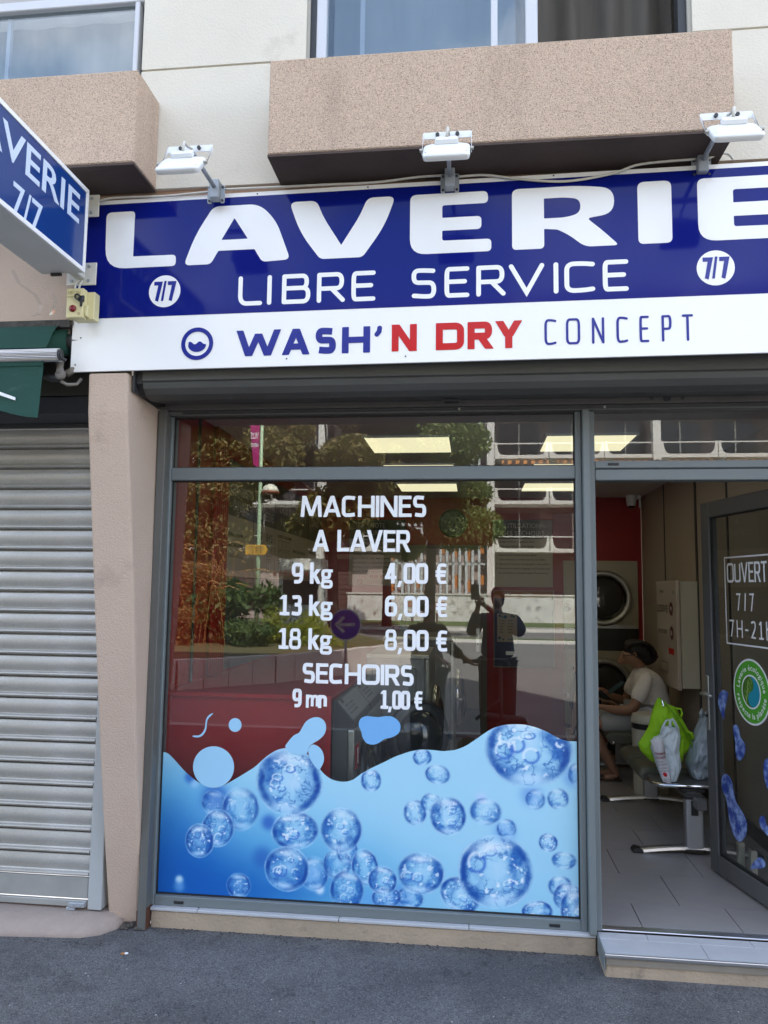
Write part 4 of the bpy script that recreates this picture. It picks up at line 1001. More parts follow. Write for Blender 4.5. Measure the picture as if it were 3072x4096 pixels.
# printed background gradient (display values, linearised below)
U = (PX-FX0)/(FX1-FX0); V = (PZ-FZ0)/.95
dark = np.clip(1.12-V*1.55-.2*U, 0, 1)*(1-.78*sst(.08, .62, U))
dark = dark+.26*np.exp(-((U-.47)/.20)**2-((V-.12)/.20)**2)+.25*np.exp(-((U-.02)/.12)**2-((V-.45)/.3)**2)
dark = np.clip(dark+.10*(fbm(PX*3, PZ*3, 5)-.5), 0, 1.1)
lightc = np.array([166, 217, 240.]); midc = np.array([104, 180, 224.]); darkc = np.array([14, 94, 180.])
d1 = sst(0, .62, dark)[..., None]; d2 = sst(.45, 1.05, dark)[..., None]
RGB = lightc*(1-d1)+midc*d1; RGB = RGB*(1-d2)+darkc*d2
def bubble(px, py, rpx, rpy=None, blur=.0, rot=0., seed=0, alpha=1.0, dk=1.0):
    global RGB
    rpy = rpy or rpx
    cx, cz = pz(px, py); rx = abs(pz(px+rpx, py)[0]-pz(px-rpx, py)[0])/2; rz = abs(pz(px, py-rpy)[1]-pz(px, py+rpy)[1])/2
    x = (PX-cx); y = (PZ-cz); c, s = math.cos(rot), math.sin(rot)
    u = (x*c+y*s)/rx; v = (-x*s+y*c)/rz
    m = (np.abs(u) < 1.5) & (np.abs(v) < 1.5)
    if not m.any(): return
    u, v = u[m], v[m]; base = RGB[m]
    wu = .26*(fbm(u*2.2+seed, v*2.2, seed+1)-.5); wv = .26*(fbm(u*2.2, v*2.2+seed, seed+9)-.5)
    r = np.hypot(u+wu*.25, v+wv*.25); th = np.arctan2(v, u)
    e = .012+.11*blur
    ins = 1-sst(1-e, 1+e, r)
    deep = np.array([14, 66, 150.]); hi = np.array([236, 246, 255.]); lc = np.array([174, 218, 244.])
    col = base*.62+lc*.38
    f = fbm(u*3.2+seed*3, v*3.2+seed, seed+3)
    # dark crescents on flanks, light cap and bottom
    ring = np.exp(-((r-.84+.06*(f-.5))/(.105+.05*blur))**2)
    side = np.clip(np.abs(np.cos(th+.35*math.sin(seed)))*1.45-.22, 0, 1)*np.clip(.75+1.6*(f-.42), .1, 1.2)
    col = col*(1-(ring*side*dk*.95)[:, None].clip(0, .95))+deep*(ring*side*dk*.95)[:, None].clip(0, .95)
    ring2 = np.exp(-((r-.62)/.14)**2)*np.clip(.5+.5*np.cos(th*2+seed), 0, 1)*sst(.40, .68, f)*.95*dk
    col = col*(1-ring2[:, None])+np.array([50, 118, 196.])*ring2[:, None]
    # broad refracted wedges
    u2, v2 = u+wu*2.2, v+wv*2.2; sg_ = -1 if seed % 2 else 1
    wd_ = (np.exp(-((u2*sg_+.60)/.20)**2-((v2-.15)/.55)**2)+.7*np.exp(-((u2*sg_-.48)/.16)**2-((v2+.25)/.45)**2)+.5*np.exp(-((v2+.52)/.12)**2-(u2/.5)**2))*np.clip(.4+1.8*(f-.35), .15, 1)*.85*dk*(1-sst(.88, .97, r))
    wd_ = wd_[:, None].clip(0, .9); col = col*(1-wd_)+np.array([22, 86, 170.])*wd_
    lt_ = (np.exp(-((u2-.05)/.26)**2-((v2-.05)/.30)**2)*np.clip(f*1.5-.2, 0, 1)*.55)[:, None]; col = col*(1-lt_)+np.array([206, 230, 252.])*lt_
    # caustic filaments
    q = fbm(u*5+seed, v*5-seed, seed+5, 4); fil = np.exp(-((q-.5)/.034)**2)*(1-blur)*sst(.18, .5, r)*(1-sst(.85, 1, r))
    col = col*(1-.72*fil[:, None])+np.array([22, 82, 166.])*.72*fil[:, None]
    q2 = fbm(u*6-seed, v*6+seed*2, seed+7, 3); sp_ = sst(.66, .76, q2)*(.85-.3*blur)*sst(.1, .4, r)*(1-sst(.72, .86, r))
    col = col*(1-sp_[:, None])+hi*sp_[:, None]
    # inner small bubbles
    R_ = np.random.default_rng(seed+50)
    for k in range(4 if rpx > 60 else 2):
        a, rr, ss = R_.random()*2*PI, .15+.45*R_.random(), .10+.16*R_.random()
        ru = np.hypot((u-rr*math.cos(a))/ss, (v-rr*math.sin(a))/(ss*(.6+.6*R_.random())))
        w = np.exp(-((ru-.9)/.16)**2)*(.75-.4*blur)
        ph = np.cos(np.arctan2(v-rr*math.sin(a), u-rr*math.cos(a))-2.2)
        col = col*(1-w[:, None])+(np.where(ph[:, None] > .1, hi, np.array([50, 104, 196.])))*w[:, None]
    # cap highlight, bottom glow, bright rim line
    cap = np.exp(-((v-.66)/.16)**2-((u+.05)/.5)**2)*.85*(.4+.9*f); col = col*(1-cap[:, None].clip(0, .95))+hi*cap[:, None].clip(0, .95)
    bot = np.exp(-((v+.74)/.13)**2-(u/.45)**2)*.75; col = col*(1-bot[:, None])+np.array([200, 228, 252.])*bot[:, None]
    rim = np.exp(-((r-.965)/(.018+.03*blur))**2)*(.12+.5*sst(.45, .75, f)); col = col*(1-rim[:, None])+np.array([205, 228, 252.])*rim[:, None]
    if blur < .5:
        for a in (0, PI/2):
            s_u, s_v = (u-.42), (v-.62); q_ = np.exp(-np.abs(s_u if a == 0 else s_v)/.012-np.abs(s_v if a == 0 else s_u)/.07)
            col = col*(1-q_[:, None])+255*q_[:, None]
    w = (ins*alpha*(1-.25*blur))[:, None]
    # soft shade just outside
    RGB[m] = base*(1-w)+np.clip(col, 0, 255)*w
def soft(px, py, r, colr, a=.8):
    cx, cz = pz(px, py); rx = abs(pz(px+r, py)[0]-pz(px-r, py)[0])/2
    w = (np.exp(-(((PX-cx)/rx)**2+((PZ-cz)/rx)**2)**1.6)*a)[..., None]
    RGB[:] = RGB*(1-w)+np.array(colr, float)*w
for (x, y, r, c_, a) in ((860,3190,55,(25,80,180),.7),(1075,3290,30,(30,80,180),.7),(1050,3430,40,(25,75,170),.5),(760,3110,22,(30,90,190),.7),(778,3135,16,(170,210,245),.6),
    (717,3518,16,(205,235,250),.95),(717,3545,22,(110,170,230),.7),(1279,3558,18,(225,240,255),.95),(1250,3500,50,(120,175,232),.5),(2125,3180,45,(80,135,215),.5),(2290,3110,40,(90,150,225),.5),
    (2260,3560,40,(190,220,248),.5),(1925,3190,22,(200,215,250),.6),(2020,3330,45,(85,145,220),.5),(1600,3600,60,(60,120,205),.5),(1480,3620,50,(90,150,225),.4)): soft(x, y, r, c_, a)
BL = [(855,3212,52,52,.9),(963,3234,76,90,.75),(1255,3494,60,70,.95),(1349,3455,58,64,.85),(1942,3246,66,58,.8),(2025,3315,42,42,1.),(2141,3198,42,42,1.),(2232,3195,45,45,.9),(2310,3100,40,50,.9),
 (1750,3098,52,42,.8),(2256,3442,52,38,.8),(1660,3250,48,54,.6),(1725,3215,45,45,.8),(1484,3122,42,48,.5),(2240,3545,50,45,.9),(1640,3590,55,45,.9),(1387,3400,45,60,.8),
 (1689,3029,39,37,.35),(1365,3321,84,94,.3),(1683,3493,96,86,.3),(1460,3470,56,76,.35),(1387,3560,70,85,.25),(955,3542,50,52,.35),(1545,3590,62,45,.3),
 (871,3313,66,78,.0),(798,3362,59,70,.0),(1180,3323,98,78,.0),(1148,3475,92,92,.0),(1792,3264,76,80,.1),(1840,3582,86,72,.1),(1530,3522,60,60,.05),(2193,3370,40,40,.15),(2148,3648,66,48,.3),(2272,3590,62,62,.3),(2300,3640,62,88,.05),
 (1982,3487,153,150,.0),(1156,3127,135,138,.0),(2114,3000,178,152,.0)]
for i, b in enumerate(BL): bubble(b[0], b[1], b[2], b[3], b[4], rot=(-.5 if i == 29 else .15*((i % 3)-1)), seed=i*3+2)
lin = np.clip(RGB/255, 0, 1); lin = np.where(lin <= .04045, lin/12.92, ((lin+.055)/1.055)**2.4)*.95
me = bpy.data.meshes.new('bubble_film')
V_ = np.stack([PX, np.full_like(PX, VY-.0002), PZ], -1).reshape(-1, 3)-np.array([-.5, 0, .09])
idx = np.arange(NX*NZ).reshape(NZ, NX)
F_ = np.stack([idx[:-1, :-1], idx[:-1, 1:], idx[1:, 1:], idx[1:, :-1]], -1).reshape(-1, 4)
me.vertices.add(len(V_)); me.vertices.foreach_set('co', V_.astype(np.float32).ravel())
me.loops.add(F_.size); me.loops.foreach_set('vertex_index', F_.astype(np.int32).ravel())
me.polygons.add(len(F_)); me.polygons.foreach_set('loop_start', (np.arange(len(F_))*4).astype(np.int32)); me.polygons.foreach_set('loop_total', np.full(len(F_), 4, np.int32))
ca = me.color_attributes.new('print', 'FLOAT_COLOR', 'POINT')
ca.data.foreach_set('color', np.concatenate([lin.reshape(-1, 3), np.ones((NX*NZ, 1))], 1).astype(np.float32).ravel())
me.update(); me.validate()
m_film = mat('printed_film', (.5, .5, .5), .35); t = m_film.node_tree
an = t.nodes.new('ShaderNodeVertexColor'); an.layer_name = 'print'; t.links.new(an.outputs['Color'], t.nodes['Principled BSDF'].inputs['Base Color'])
me.materials.append(m_film); o = bpy.data.objects.new('bubble_film', me); link(o, pane)
# loose vinyl blobs above the film
def blob(name, pts, m, h=.0008):
    g = MB(); frame_add(g, fill([[pz(*p) for p in pts]], .0004), (0, VY-h, 0), (1, 0, 0), (0, 0, 1), (0, -1, 0)); return g.build(name, m, pane)
def spline(pts, k=8):
    n = len(pts); out = []
    for i in range(n):
        p0, p1, p2, p3 = (np.array(pts[(i+j-1) % n], float) for j in range(4))
        for s in range(k):
            u = s/k; out.append(tuple(.5*((2*p1)+(-p0+p2)*u+(2*p0-5*p1+4*p2-p3)*u*u+(-p0+3*p1-3*p2+p3)*u**3)))
    return out
el = lambda cx, cy, a, b, n=48: [(cx+a*math.cos(2*PI*k/n), cy+b*math.sin(2*PI*k/n)) for k in range(n)]
blob('vinyl_disc', el(*c6(469, 494), 82, 83), m_lblue); blob('vinyl_disc', el(*c6(628, 184), 25.5, 27.5), m_lblue)
wp = [c6(*p) for p in ((318,262),(322,272),(365,274),(398,250),(415,215),(420,175),(428,140),(462,104),(459,98),(435,112),(418,135),(410,165),(405,205),(388,240),(360,260))]
blob('vinyl_squiggle', spline(wp, 4), m_lblue)
lp = [c6(*p) for p in ((1000,350),(1018,310),(1060,262),(1100,240),(1122,205),(1150,160),(1195,132),(1245,128),(1285,155),(1299,200),(1287,250),(1250,290),(1205,318),(1175,345),(1150,400),(1060,400))]
blob('vinyl_blob', spline(lp, 5), m_lblue, .0014)
lp = [c6(*p) for p in ((1168,385),(1178,345),(1205,328),(1245,345),(1275,385),(1283,440),(1265,490),(1240,512),(1190,450))]
blob('vinyl_blob', spline(lp, 5), m_lblue, .0021)
# the cover piece so that the big bubble of the film stays in front of the blobs' feet is not needed: blobs end at its rim
lp = [c7(*p) for p in ((58,165),(70,125),(110,107),(180,113),(240,107),(285,112),(325,145),(335,185),(318,225),(270,250),(230,258),(190,285),(150,296),(110,285),(85,250),(75,210))]
blob('vinyl_blob', spline(lp, 5), m_mblue)

# ---- lettering on the open door
DN = Vector((dn.x, dn.y, 0)); DVX = Vector((-dv.x*-1, -dv.y*-1, 0))
def dat(px, py, h=.0036):
    """survey point on the door plane -> (u along the leaf from its free edge, z)"""
    d = FW+RX*((px-1536)/3077)-UP*((py-2048)/3077); o = Vector((free.x, free.y, 0))+DN*h
    t_ = (o-CAM).dot(DN)/d.dot(DN); p = CAM+d*t_
    q = Vector((p.x-free.x, p.y-free.y)); return -q.dot(dv), p.z
dcr = lambda x, y: dat(2600+x*.38436, 2150+y*.38436)
UDIR = Vector((-dv.x, -dv.y, 0))
def dframe(g, vf): return frame_add(g, vf, Vector((free.x, free.y, 0))+DN*.0036, UDIR, (0, 0, 1), DN)
def dtext(s, l, r, top_, base_, w=.0125, gap=.21):
    stroke_line(s, l[0], r[0], base_, top_, w, drpane, (Vector((free.x, free.y, 0))+DN*.0036, UDIR, (0, 0, 1), DN), gap)
drpane = [c for c in dr.children if c.name.startswith('pane')][0]
ul = dcr(770, 205); ub = dcr(799, 1105); zt1 = ul[1]; zb1 = ub[1]; uL = (ul[0]+ub[0])/2
a = dcr(797, 265); b = dcr(1214, 245); uR = b[0]+(a[0]-uL)+.01
g = MB(); w_ = .008
dframe(g, fill([[(uL, zb1), (uR, zb1), (uR, zt1), (uL, zt1)], [(uL+w_, zb1+w_), (uL+w_, zt1-w_), (uR-w_, zt1-w_), (uR-w_, zb1+w_)]], .0006)); g.build('border', m_vinyl, drpane)
zO1, zO0 = dcr(1010, 255)[1], dcr(1010, 466)[1]
dtext('OUVERT', a, b, zO1, zO0)
dtext('7/7', dcr(897, 600), dcr(1082, 600), dcr(920, 580)[1], dcr(920, 760)[1], .010, .55)
dtext('7H-21h', dcr(828, 900), dcr(1262, 900), dcr(860, 855)[1], dcr(860, 1032)[1], .010, .42)
# eco sticker
ce_, cz_ = dcr(1055, 1607); rs = (dcr(1040, 1262)[1]-dcr(1065, 1952)[1])/2
def dshape(name, loops, m, h, par):
    g = MB(); v, f = fill(loops, .0004); dframe(g, ([(p[0], p[1], p[2]+h) for p in v], f)); return g.build(name, m, par)
stk = dshape('eco_sticker', [circle(ce_, cz_, rs, 64)], m_vinyl, .0002, drpane)
m_eco = mat('eco_green', (.09, .38, .035), .45); m_teal = mat('eco_teal', (.02, .30, .42), .4); m_leaf = mat('eco_leaf', (.05, .17, .02), .5, var=.6, vscale=25, vcol=(.14, .26, .04))
dshape('ring', [circle(ce_, cz_, rs*.94, 64)], m_eco, .0008, stk)
dshape('centre', [circle(ce_, cz_, rs*.52, 48)], m_vinyl, .0014, stk)
R0 = rs*.47
yy = [(0, R0)]+[(R0*.5*math.cos(PI/2-PI*k/12), R0*.5+R0*.5*math.sin(PI/2-PI*k/12)) for k in range(1, 12)]+[(0, 0)]+[(-R0*.5*math.cos(PI/2-PI*k/12), -R0*.5+R0*.5*math.sin(PI/2-PI*k/12)) for k in range(1, 12)]+[(0, -R0)]
ro = lambda p, a=.35: (ce_+p[0]*math.cos(a)-p[1]*math.sin(a), cz_+p[0]*math.sin(a)+p[1]*math.cos(a))
half1 = yy+[(-R0*math.sin(PI*k/24), -R0*math.cos(PI*k/24)) for k in range(1, 24)]
half2 = yy+[(R0*math.sin(PI*k/24), -R0*math.cos(PI*k/24)) for k in range(1, 24)]
dshape('leaf_half', [[ro(p) for p in half1]], m_leaf, .0020, stk); dshape('drop_half', [[ro(p) for p in half2]], m_teal, .0020, stk)
vn = []
for k in range(5):
    a0 = (-.72*R0+.26*R0*k, -.45*R0+.22*R0*k)
    vn.append([ro(p) for p in ribbon([a0, (a0[0]+.02*R0, a0[1]+.22*R0), (a0[0]-.08*R0, a0[1]+.42*R0)], .0035)])
g = MB()
for k, l_ in enumerate([[ro(p) for p in ribbon([(-.8*R0, -.5*R0), (-.4*R0, .1*R0), (-.02*R0, .75*R0)], .005)]]+vn):
    v, f = fill([l_], .0004); dframe(g, ([(p[0], p[1], p[2]+.0027+.0002*k) for p in v], f))
stuff(g.build('veins', mat('vein', (.30, .45, .12), .5), stk))
def arc_text(s, rad, a0, a1, flip):
    adv = [max(p[0] for p in text_vf(s[:i]+'|')[0]) for i in range(len(s)+1)]; tot = adv[-1]-adv[0]; g = MB(); h = rs*.17
    for i, ch in enumerate(s):
        if ch == ' ': continue
        v, f = text_vf(ch, .012, .001, 2); c0 = (adv[i]+adv[i+1])/2-adv[0]; xm = (min(p[0] for p in v)+max(p[0] for p in v))/2
        an_ = a0+(a1-a0)*c0/tot; k = h/CAPH
        for p_ in range(1):
            out = []
            for p in v:
                x, y = (p[0]-xm)*k*.95, (p[1]-CAPH/2)*k
                if flip: rr, tx = rad-y, x*1; X = rr*math.cos(an_)-tx*math.sin(an_)*(1); Z = rr*math.sin(an_)+tx*math.cos(an_)
                else: rr, tx = rad+y, x; X = rr*math.cos(an_)+tx*math.sin(an_); Z = rr*math.sin(an_)-tx*math.cos(an_)
                out.append((ce_+X, cz_+Z, .0016 if p[2] > 0 else .001))
            dframe(g, (out, f))
    return stuff(g.build('arc_lettering', m_vinyl, stk))
arc_text('Laverie écologique', rs*.73, math.radians(176), math.radians(2), False)
arc_text('respecte la planète', rs*.73, math.radians(190), math.radians(352), True)
# blue drop decals
m_drop = mat('drop_print', (.035, .075, .36), .3, var=1.0, vscale=22, vcol=(.30, .43, .78), detail=3, vlo=.42, vhi=.62)
q8 = lambda x, y: (2550+x*.31636, 2900+y*.31641)
k5 = lambda x, y: (2600+x*.38436, 2150+y*.38436)
for pts in ([k5(*p) for p in ((755,1590),(800,1600),(812,1640),(795,1720),(778,1800),(775,1880),(760,1885),(730,1800),(710,1720),(720,1640))],
            [q8(*p) for p in ((1215,10),(1255,0),(1285,50),(1300,150),(1345,215),(1368,290),(1350,380),(1310,440),(1270,440),(1240,340),(1238,220),(1215,100))],
            [q8(*p) for p in ((1065,680),(1105,620),(1150,635),(1195,720),(1215,830),(1245,960),(1300,1060),(1360,1160),(1385,1280),(1365,1400),(1310,1472),(1255,1450),(1205,1360),(1170,1240),(1145,1080),(1125,940),(1075,820))],
            [q8(*p) for p in ((1540,1195),(1570,1150),(1605,1165),(1630,1260),(1680,1330),(1660,1400),(1610,1360),(1555,1280))],
            [q8(*p) for p in ((1600,480),(1640,425),(1700,440),(1740,560),(1740,740),(1700,820),(1640,800),(1600,640))],
            [q8(*p) for p in ((1435,1800),(1460,1745),(1500,1700),(1540,1672),(1585,1690),(1615,1750),(1605,1800),(1560,1815),(1490,1815),(1445,1825))]):
    lp = [dat(*p) for p in spline(pts, 4)]
    dshape('drop_decal', [lp], m_drop, .0003, drpane)

# ================================================================== LAUNDRY FITTINGS
m_board = mat('board_beige', (.40, .36, .28), .5); m_boardh = mat('board_header', (.055, .056, .052), .5); m_ink = mat('ink', (.03, .03, .03), .6); m_lettr = mat('board_lettering', (.42, .41, .37), .6)
m_dgrey = mat('dark_grey_panel', (.075, .078, .08), .45, var=.2, vscale=3); m_mgrey = mat('machine_grey', (.24, .245, .235), .38, var=.15, vscale=3); m_dark = mat('machine_black', (.022, .022, .023), .3)
m_bowl = mat('porthole_glass', (.035, .036, .037), .05, spec=.8); m_cabcream = mat('dryer_cream', (.42, .38, .29), .35, var=.1, vscale=3)
def plate_text(parent, name, lines, m, o, xd, yd, nd, small=False):
    """lines: (text, x left, x right, base, top, offset)"""
    g = MB()
    for s, xl, xr, b, t_, off in lines: frame_add(g, fit_text(s, xl, xr, b, t_, off, .0006, 2), o, xd, yd, nd)
    q = g.build(name, m, parent)
    stuff(q); return q
# --- instruction boards on the left wall (read along +y)
LWX = XLW+.001
def lboard(y0, y1, head, body, lab):
    t = thing('instruction_board', lab, 'wall board', (LWX, (y0+y1)/2, 1.69), 'instruction boards along the left wall')
    g = MB(); g.box(LWX, LWX+.012, y0+.004, y1-.004, 1.69, 2.09); g.build('panel', m_board, t)
    g = MB(); g.box(LWX, LWX+.012, y0+.004, y1-.004, 2.0905, 2.46); hh = g.build('header', m_boardh, t)
    o = (LWX+.0125, 0, 0)
    plate_text(hh, 'lettering', head, m_lettr, o, (0, 1, 0), (0, 0, 1), (1, 0, 0)); plate_text(t, 'lettering', body, m_ink, o, (0, 1, 0), (0, 0, 1), (1, 0, 0))
    return t, o
y = 1.165
t, o = lboard(1.08, 1.668, [('1', 1.36, 1.385, 2.34, 2.43, 0), ('CHARGEMENT', 1.12, 1.63, 2.235, 2.30, 0), ('DU LINGE', 1.19, 1.55, 2.13, 2.20, 0)],
   [('CHARGEZ LA MACHINE', 1.10, 1.42, 1.955, 1.98, .01), ('FERMEZ BIEN LA PORTE', 1.10, 1.42, 1.885, 1.91, .01), ('CHOISISSEZ', 1.10, 1.45, 1.815, 1.84, .01)], 'beige board with dark heading CHARGEMENT DU LINGE, nearest on the left wall')
def line_art(par, o, shapes):
    g = MB()
    for k, (y0, y1, z0, z1) in enumerate(shapes):
        w_ = .004; frame_add(g, fill([[(y0, z0), (y1, z0), (y1, z1), (y0, z1)], [(y0+w_, z0+w_), (y0+w_, z1-w_), (y1-w_, z1-w_), (y1-w_, z0+w_)]], .0005), o, (0, 1, 0), (0, 0, 1), (1, 0, 0))
    stuff(g.build('line_drawing', m_ink, par))
t, o = lboard(1.67, 2.278, [('2', 1.95, 2.0, 2.34, 2.43, 0), ('CHARGEMENT', 1.72, 2.23, 2.235, 2.30, 0), ('DE LA LESSIVE', 1.73, 2.22, 2.13, 2.20, 0)], [('9 KG', 1.74, 1.90, 1.975, 2.035, .01), ('18 KG', 2.02, 2.20, 1.975, 2.035, .01)], 'beige board with dark heading CHARGEMENT DE LA LESSIVE, second on the left wall')
line_art(t, o, [(1.75, 1.88, 1.86, 1.95), (2.04, 2.18, 1.86, 1.95), (1.76, 1.82, 1.74, 1.84), (1.83, 1.88, 1.74, 1.84), (2.05, 2.11, 1.74, 1.84), (2.12, 2.17, 1.74, 1.84)])
t, o = lboard(2.28, 3.53, [('3', 2.85, 2.92, 2.34, 2.43, 0), ('CHOIX DU PROGRAMME', 2.42, 3.42, 2.235, 2.30, 0), ('9 kg', 2.45, 2.62, 2.13, 2.20, 0)], [('CHOISISSEZ LE PROGRAMME', 2.36, 2.85, 2.03, 2.055, .01), ('APPUYEZ SUR LE BOUTON', 2.9, 3.4, 1.93, 1.955, .01), ('INTRODUISEZ LES PIECES', 2.9, 3.4, 1.83, 1.855, .01)], 'beige board with dark heading CHOIX DU PROGRAMME, widest on the left wall')
line_art(t, o, [(2.40+.14*i, 2.50+.14*i, z, z+.08) for i in range(3) for z in (1.74, 1.84, 1.93)])
t, o = lboard(3.535, 4.18, [('4', 3.82, 3.88, 2.34, 2.43, 0), ('DEPART', 3.68, 4.02, 2.235, 2.30, 0)], [('APPUYEZ SUR START', 3.6, 4.1, 1.95, 1.98, .01)], 'beige board with dark heading, farthest of the row on the left wall')
line_art(t, o, [(3.65, 3.78, 1.75, 1.90), (3.9, 4.03, 1.75, 1.90)])
g = MB(); g.box(XLW, XLW+.01, 1.08, 4.45, 1.09, 1.6885); tag(g.build('wall_panel_dark', m_dgrey, None), 'dark grey wall panel below the instruction boards, above the red counter', 'wall panel')
bpy.data.objects['wall_panel_dark'].name = 'dark_wall_panel'
g = MB()
for i in range(7): g.cyl((XLW+.02, .80+i*.036, FZ+.98), (XLW+.02, .80+i*.036, CZ-.01), .016, 8)
t = thing('ribbed_strip', 'red vertical ribbed wall strip left of the instruction boards', 'wall strip', (XLW, .9, 1.08)); g.each('rib', m_redw, t, smooth=True)
g = MB(); g.cyl((XLW+.012, .52, 1.08), (XLW+.012, .52, CZ-.01), .009, 8); tag(g.build('pipe', m_blackp, None), 'thin black vertical pipe on the red left wall', 'pipe')
# --- red counter/bulkhead
cb = thing('red_counter', 'long glossy red laminate counter along the left wall behind the washing machines', 'counter', (-1.15, 2, FZ))
g = MB(); g.box(-1.598, -.72, .165, 4.42, FZ, 1.052); g.build('body', m_redbox, cb)
g = MB(); g.box(-1.598, -.712, .145, 4.42, 1.053, 1.075); g.build('top', m_redbox, cb, bevel=.002)
g = MB(); g.box(-1.598, -1.553, .152, .1645, FZ, 1.052); g.box(-.745, -.713, .152, .1645, FZ, 1.052); g.each('edge_strip', m_redbox, cb)
# --- small washing machines in a row
def small_washer(y0, y1, num, lab):
    t = thing('washing_machine', lab, 'washing machine', (-.66, (y0+y1)/2, FZ), 'washing machines along the red counter')
    g = MB(); g.box(-.711, -.632, y0, y1, FZ, .905); g.build('body', m_dgrey, t, bevel=.004)
    g = MB(); g.box(-.6315, -.596, y0, y1, FZ, .905); g.build('front', m_steel, t, bevel=.008, seg=2)
    g = MB(); g.prism([(-.711, .906), (-.596, .906), (-.594, .935), (-.700, 1.050), (-.711, 1.050)], 1, y0, y1); cs_ = g.build('console', m_dark, t, bevel=.006)
    # sloping control panel
    a, b = Vector((-.602, 0, .9455)), Vector((-.694, 0, 1.0455)); sl_ = (b-a); L_ = sl_.length; sl_.normalize(); n_ = Vector((sl_.z, 0, -sl_.x))
    g = MB(); frame_add(g, fill([rpoly([(.012, .008, .012), (y1-y0-.012, .008, .012), (y1-y0-.012, L_-.006, .012), (.012, L_-.006, .012)])], .003), a+n_*.0015+Vector((0, y0, 0)), (0, 1, 0), sl_, n_); pn = g.build('control_panel', m_mgrey, cs_)
    g = MB(); o_ = a+n_*.0046+Vector((0, y0, 0))
    for k in range(3): frame_add(g, fit_text(['PROGRAMMES', 'ROUGE  BLEU', 'VERT  JAUNE'][k], .07, .30, .035+.022*k, .045+.022*k, 0, .0004, 1), o_, (0, 1, 0), sl_, n_)
    stuff(g.build('lettering', m_ink, pn))
    g = MB(); frame_add(g, fill([[(.06, .105), (.11, .105), (.11, .13), (.06, .13)]], .002), o_, (0, 1, 0), sl_, n_); g.build('display', m_dark, pn)
    ym = (y0+y1)/2
    g = MB(); g.lathe([(.215, -.5955), (.22, -.575), (.20, -.560), (.165, -.556), (.165, -.5955)], (0, ym+.03, .60), ax=0, n=32); dd = g.build('door', m_dark, t, smooth=True)
    g = MB(); g.lathe([(.163, -.565), (.15, -.545), (.10, -.520), (.03, -.51), (.001, -.51)], (0, ym+.03, .60), ax=0, n=28); g.build('glass', m_bowl, dd, smooth=True)
    g = MB(); g.box(-.5955, -.592, y0+.04, y0+.15, .70, .82); np_ = g.build('number_plate', m_red2, t)
    g = MB(); frame_add(g, fit_text(num, y0+.08, y0+.11, .72, .80, .02, .0005, 2), (-.5918, 0, 0), (0, 1, 0), (0, 0, 1), (1, 0, 0)); g.build('numeral', m_vinyl, np_)
small_washer(.185, .795, '1', 'nearest small washing machine with sloping control panel and red number plate')
small_washer(.80, 1.345, '2', 'second small washing machine, beyond the nearest one by the red counter')
def big_washer(y0, y1, xf, zt_, lab):
    t = thing('washing_machine', lab, 'washing machine', (xf-.2, (y0+y1)/2, FZ), 'washing machines along the red counter')
    g = MB(); g.box(-.700, xf-.03, y0, y1, FZ, zt_-.028); g.build('body', m_mgrey, t, bevel=.003)
    g = MB(); g.box(-.705, xf, y0-.004, y1, zt_-.0275, zt_); g.build('top', m_steel, t, bevel=.004)
    g = MB(); g.box(xf-.0295, xf, y0-.004, y1, FZ, zt_-.028); g.build('front', m_steel, t, bevel=.006)
    if y0 < 1.5:
        g = MB(); lp = rpoly([(-.665, .25, .02), (xf-.085, .25, .02), (xf-.085, zt_-.085, .02), (-.665, zt_-.085, .02)]); li = rpoly([(-.662, .253, .02), (xf-.088, .253, .02), (xf-.088, zt_-.088, .02), (-.662, zt_-.088, .02)])
        frame_add(g, fill([lp, li], .001), (0, y0-.0003, 0), (1, 0, 0), (0, 0, 1), (0, -1, 0)); g.build('panel_groove', m_dark, t)
        g = MB(); g.box(xf-.0305, xf-.0298, y0-.006, y0-.0045, FZ, zt_-.03); g.build('seam', m_dark, t)
    ym = (y0+y1)/2; zc = .73 if y0 < 1.5 else .76
    g = MB(); g.lathe([(.22, xf), (.24, xf+.012), (.24, xf+.032), (.215, xf+.052), (.19, xf+.056), (.175, xf+.04), (.175, xf)], (0, ym, zc), ax=0, n=40); dd = g.build('door_ring', m_chrome, t, smooth=True)
    g = MB(); g.lathe([(.176, xf+.03), (.16, xf+.055), (.10, xf+.078), (.02, xf+.085), (.001, xf+.085)], (0, ym, zc), ax=0, n=28); g.build('porthole', m_bowl, dd, smooth=True)
    g = MB(); g.tube([(xf+.045, ym-.225, zc+.01), (xf+.075, ym-.235, zc+.0), (xf+.085, ym-.24, zc-.06), (xf+.08, ym-.235, zc-.14)], [.014, .016, .014, .009], 8); g.build('handle', m_dark, dd, smooth=True)
    g = MB(); g.cyl((xf+.02, ym-.25, zc), (xf+.07, ym-.25, zc), .012, 10); g.build('latch', m_chrome, dd, smooth=True)
big_washer(1.36, 2.12, -.287, 1.192, 'large grey washing machine with chrome door, middle of the row')
big_washer(2.34, 3.12, -.150, 1.252, 'tallest grey washing machine with chrome door, farthest in the row')
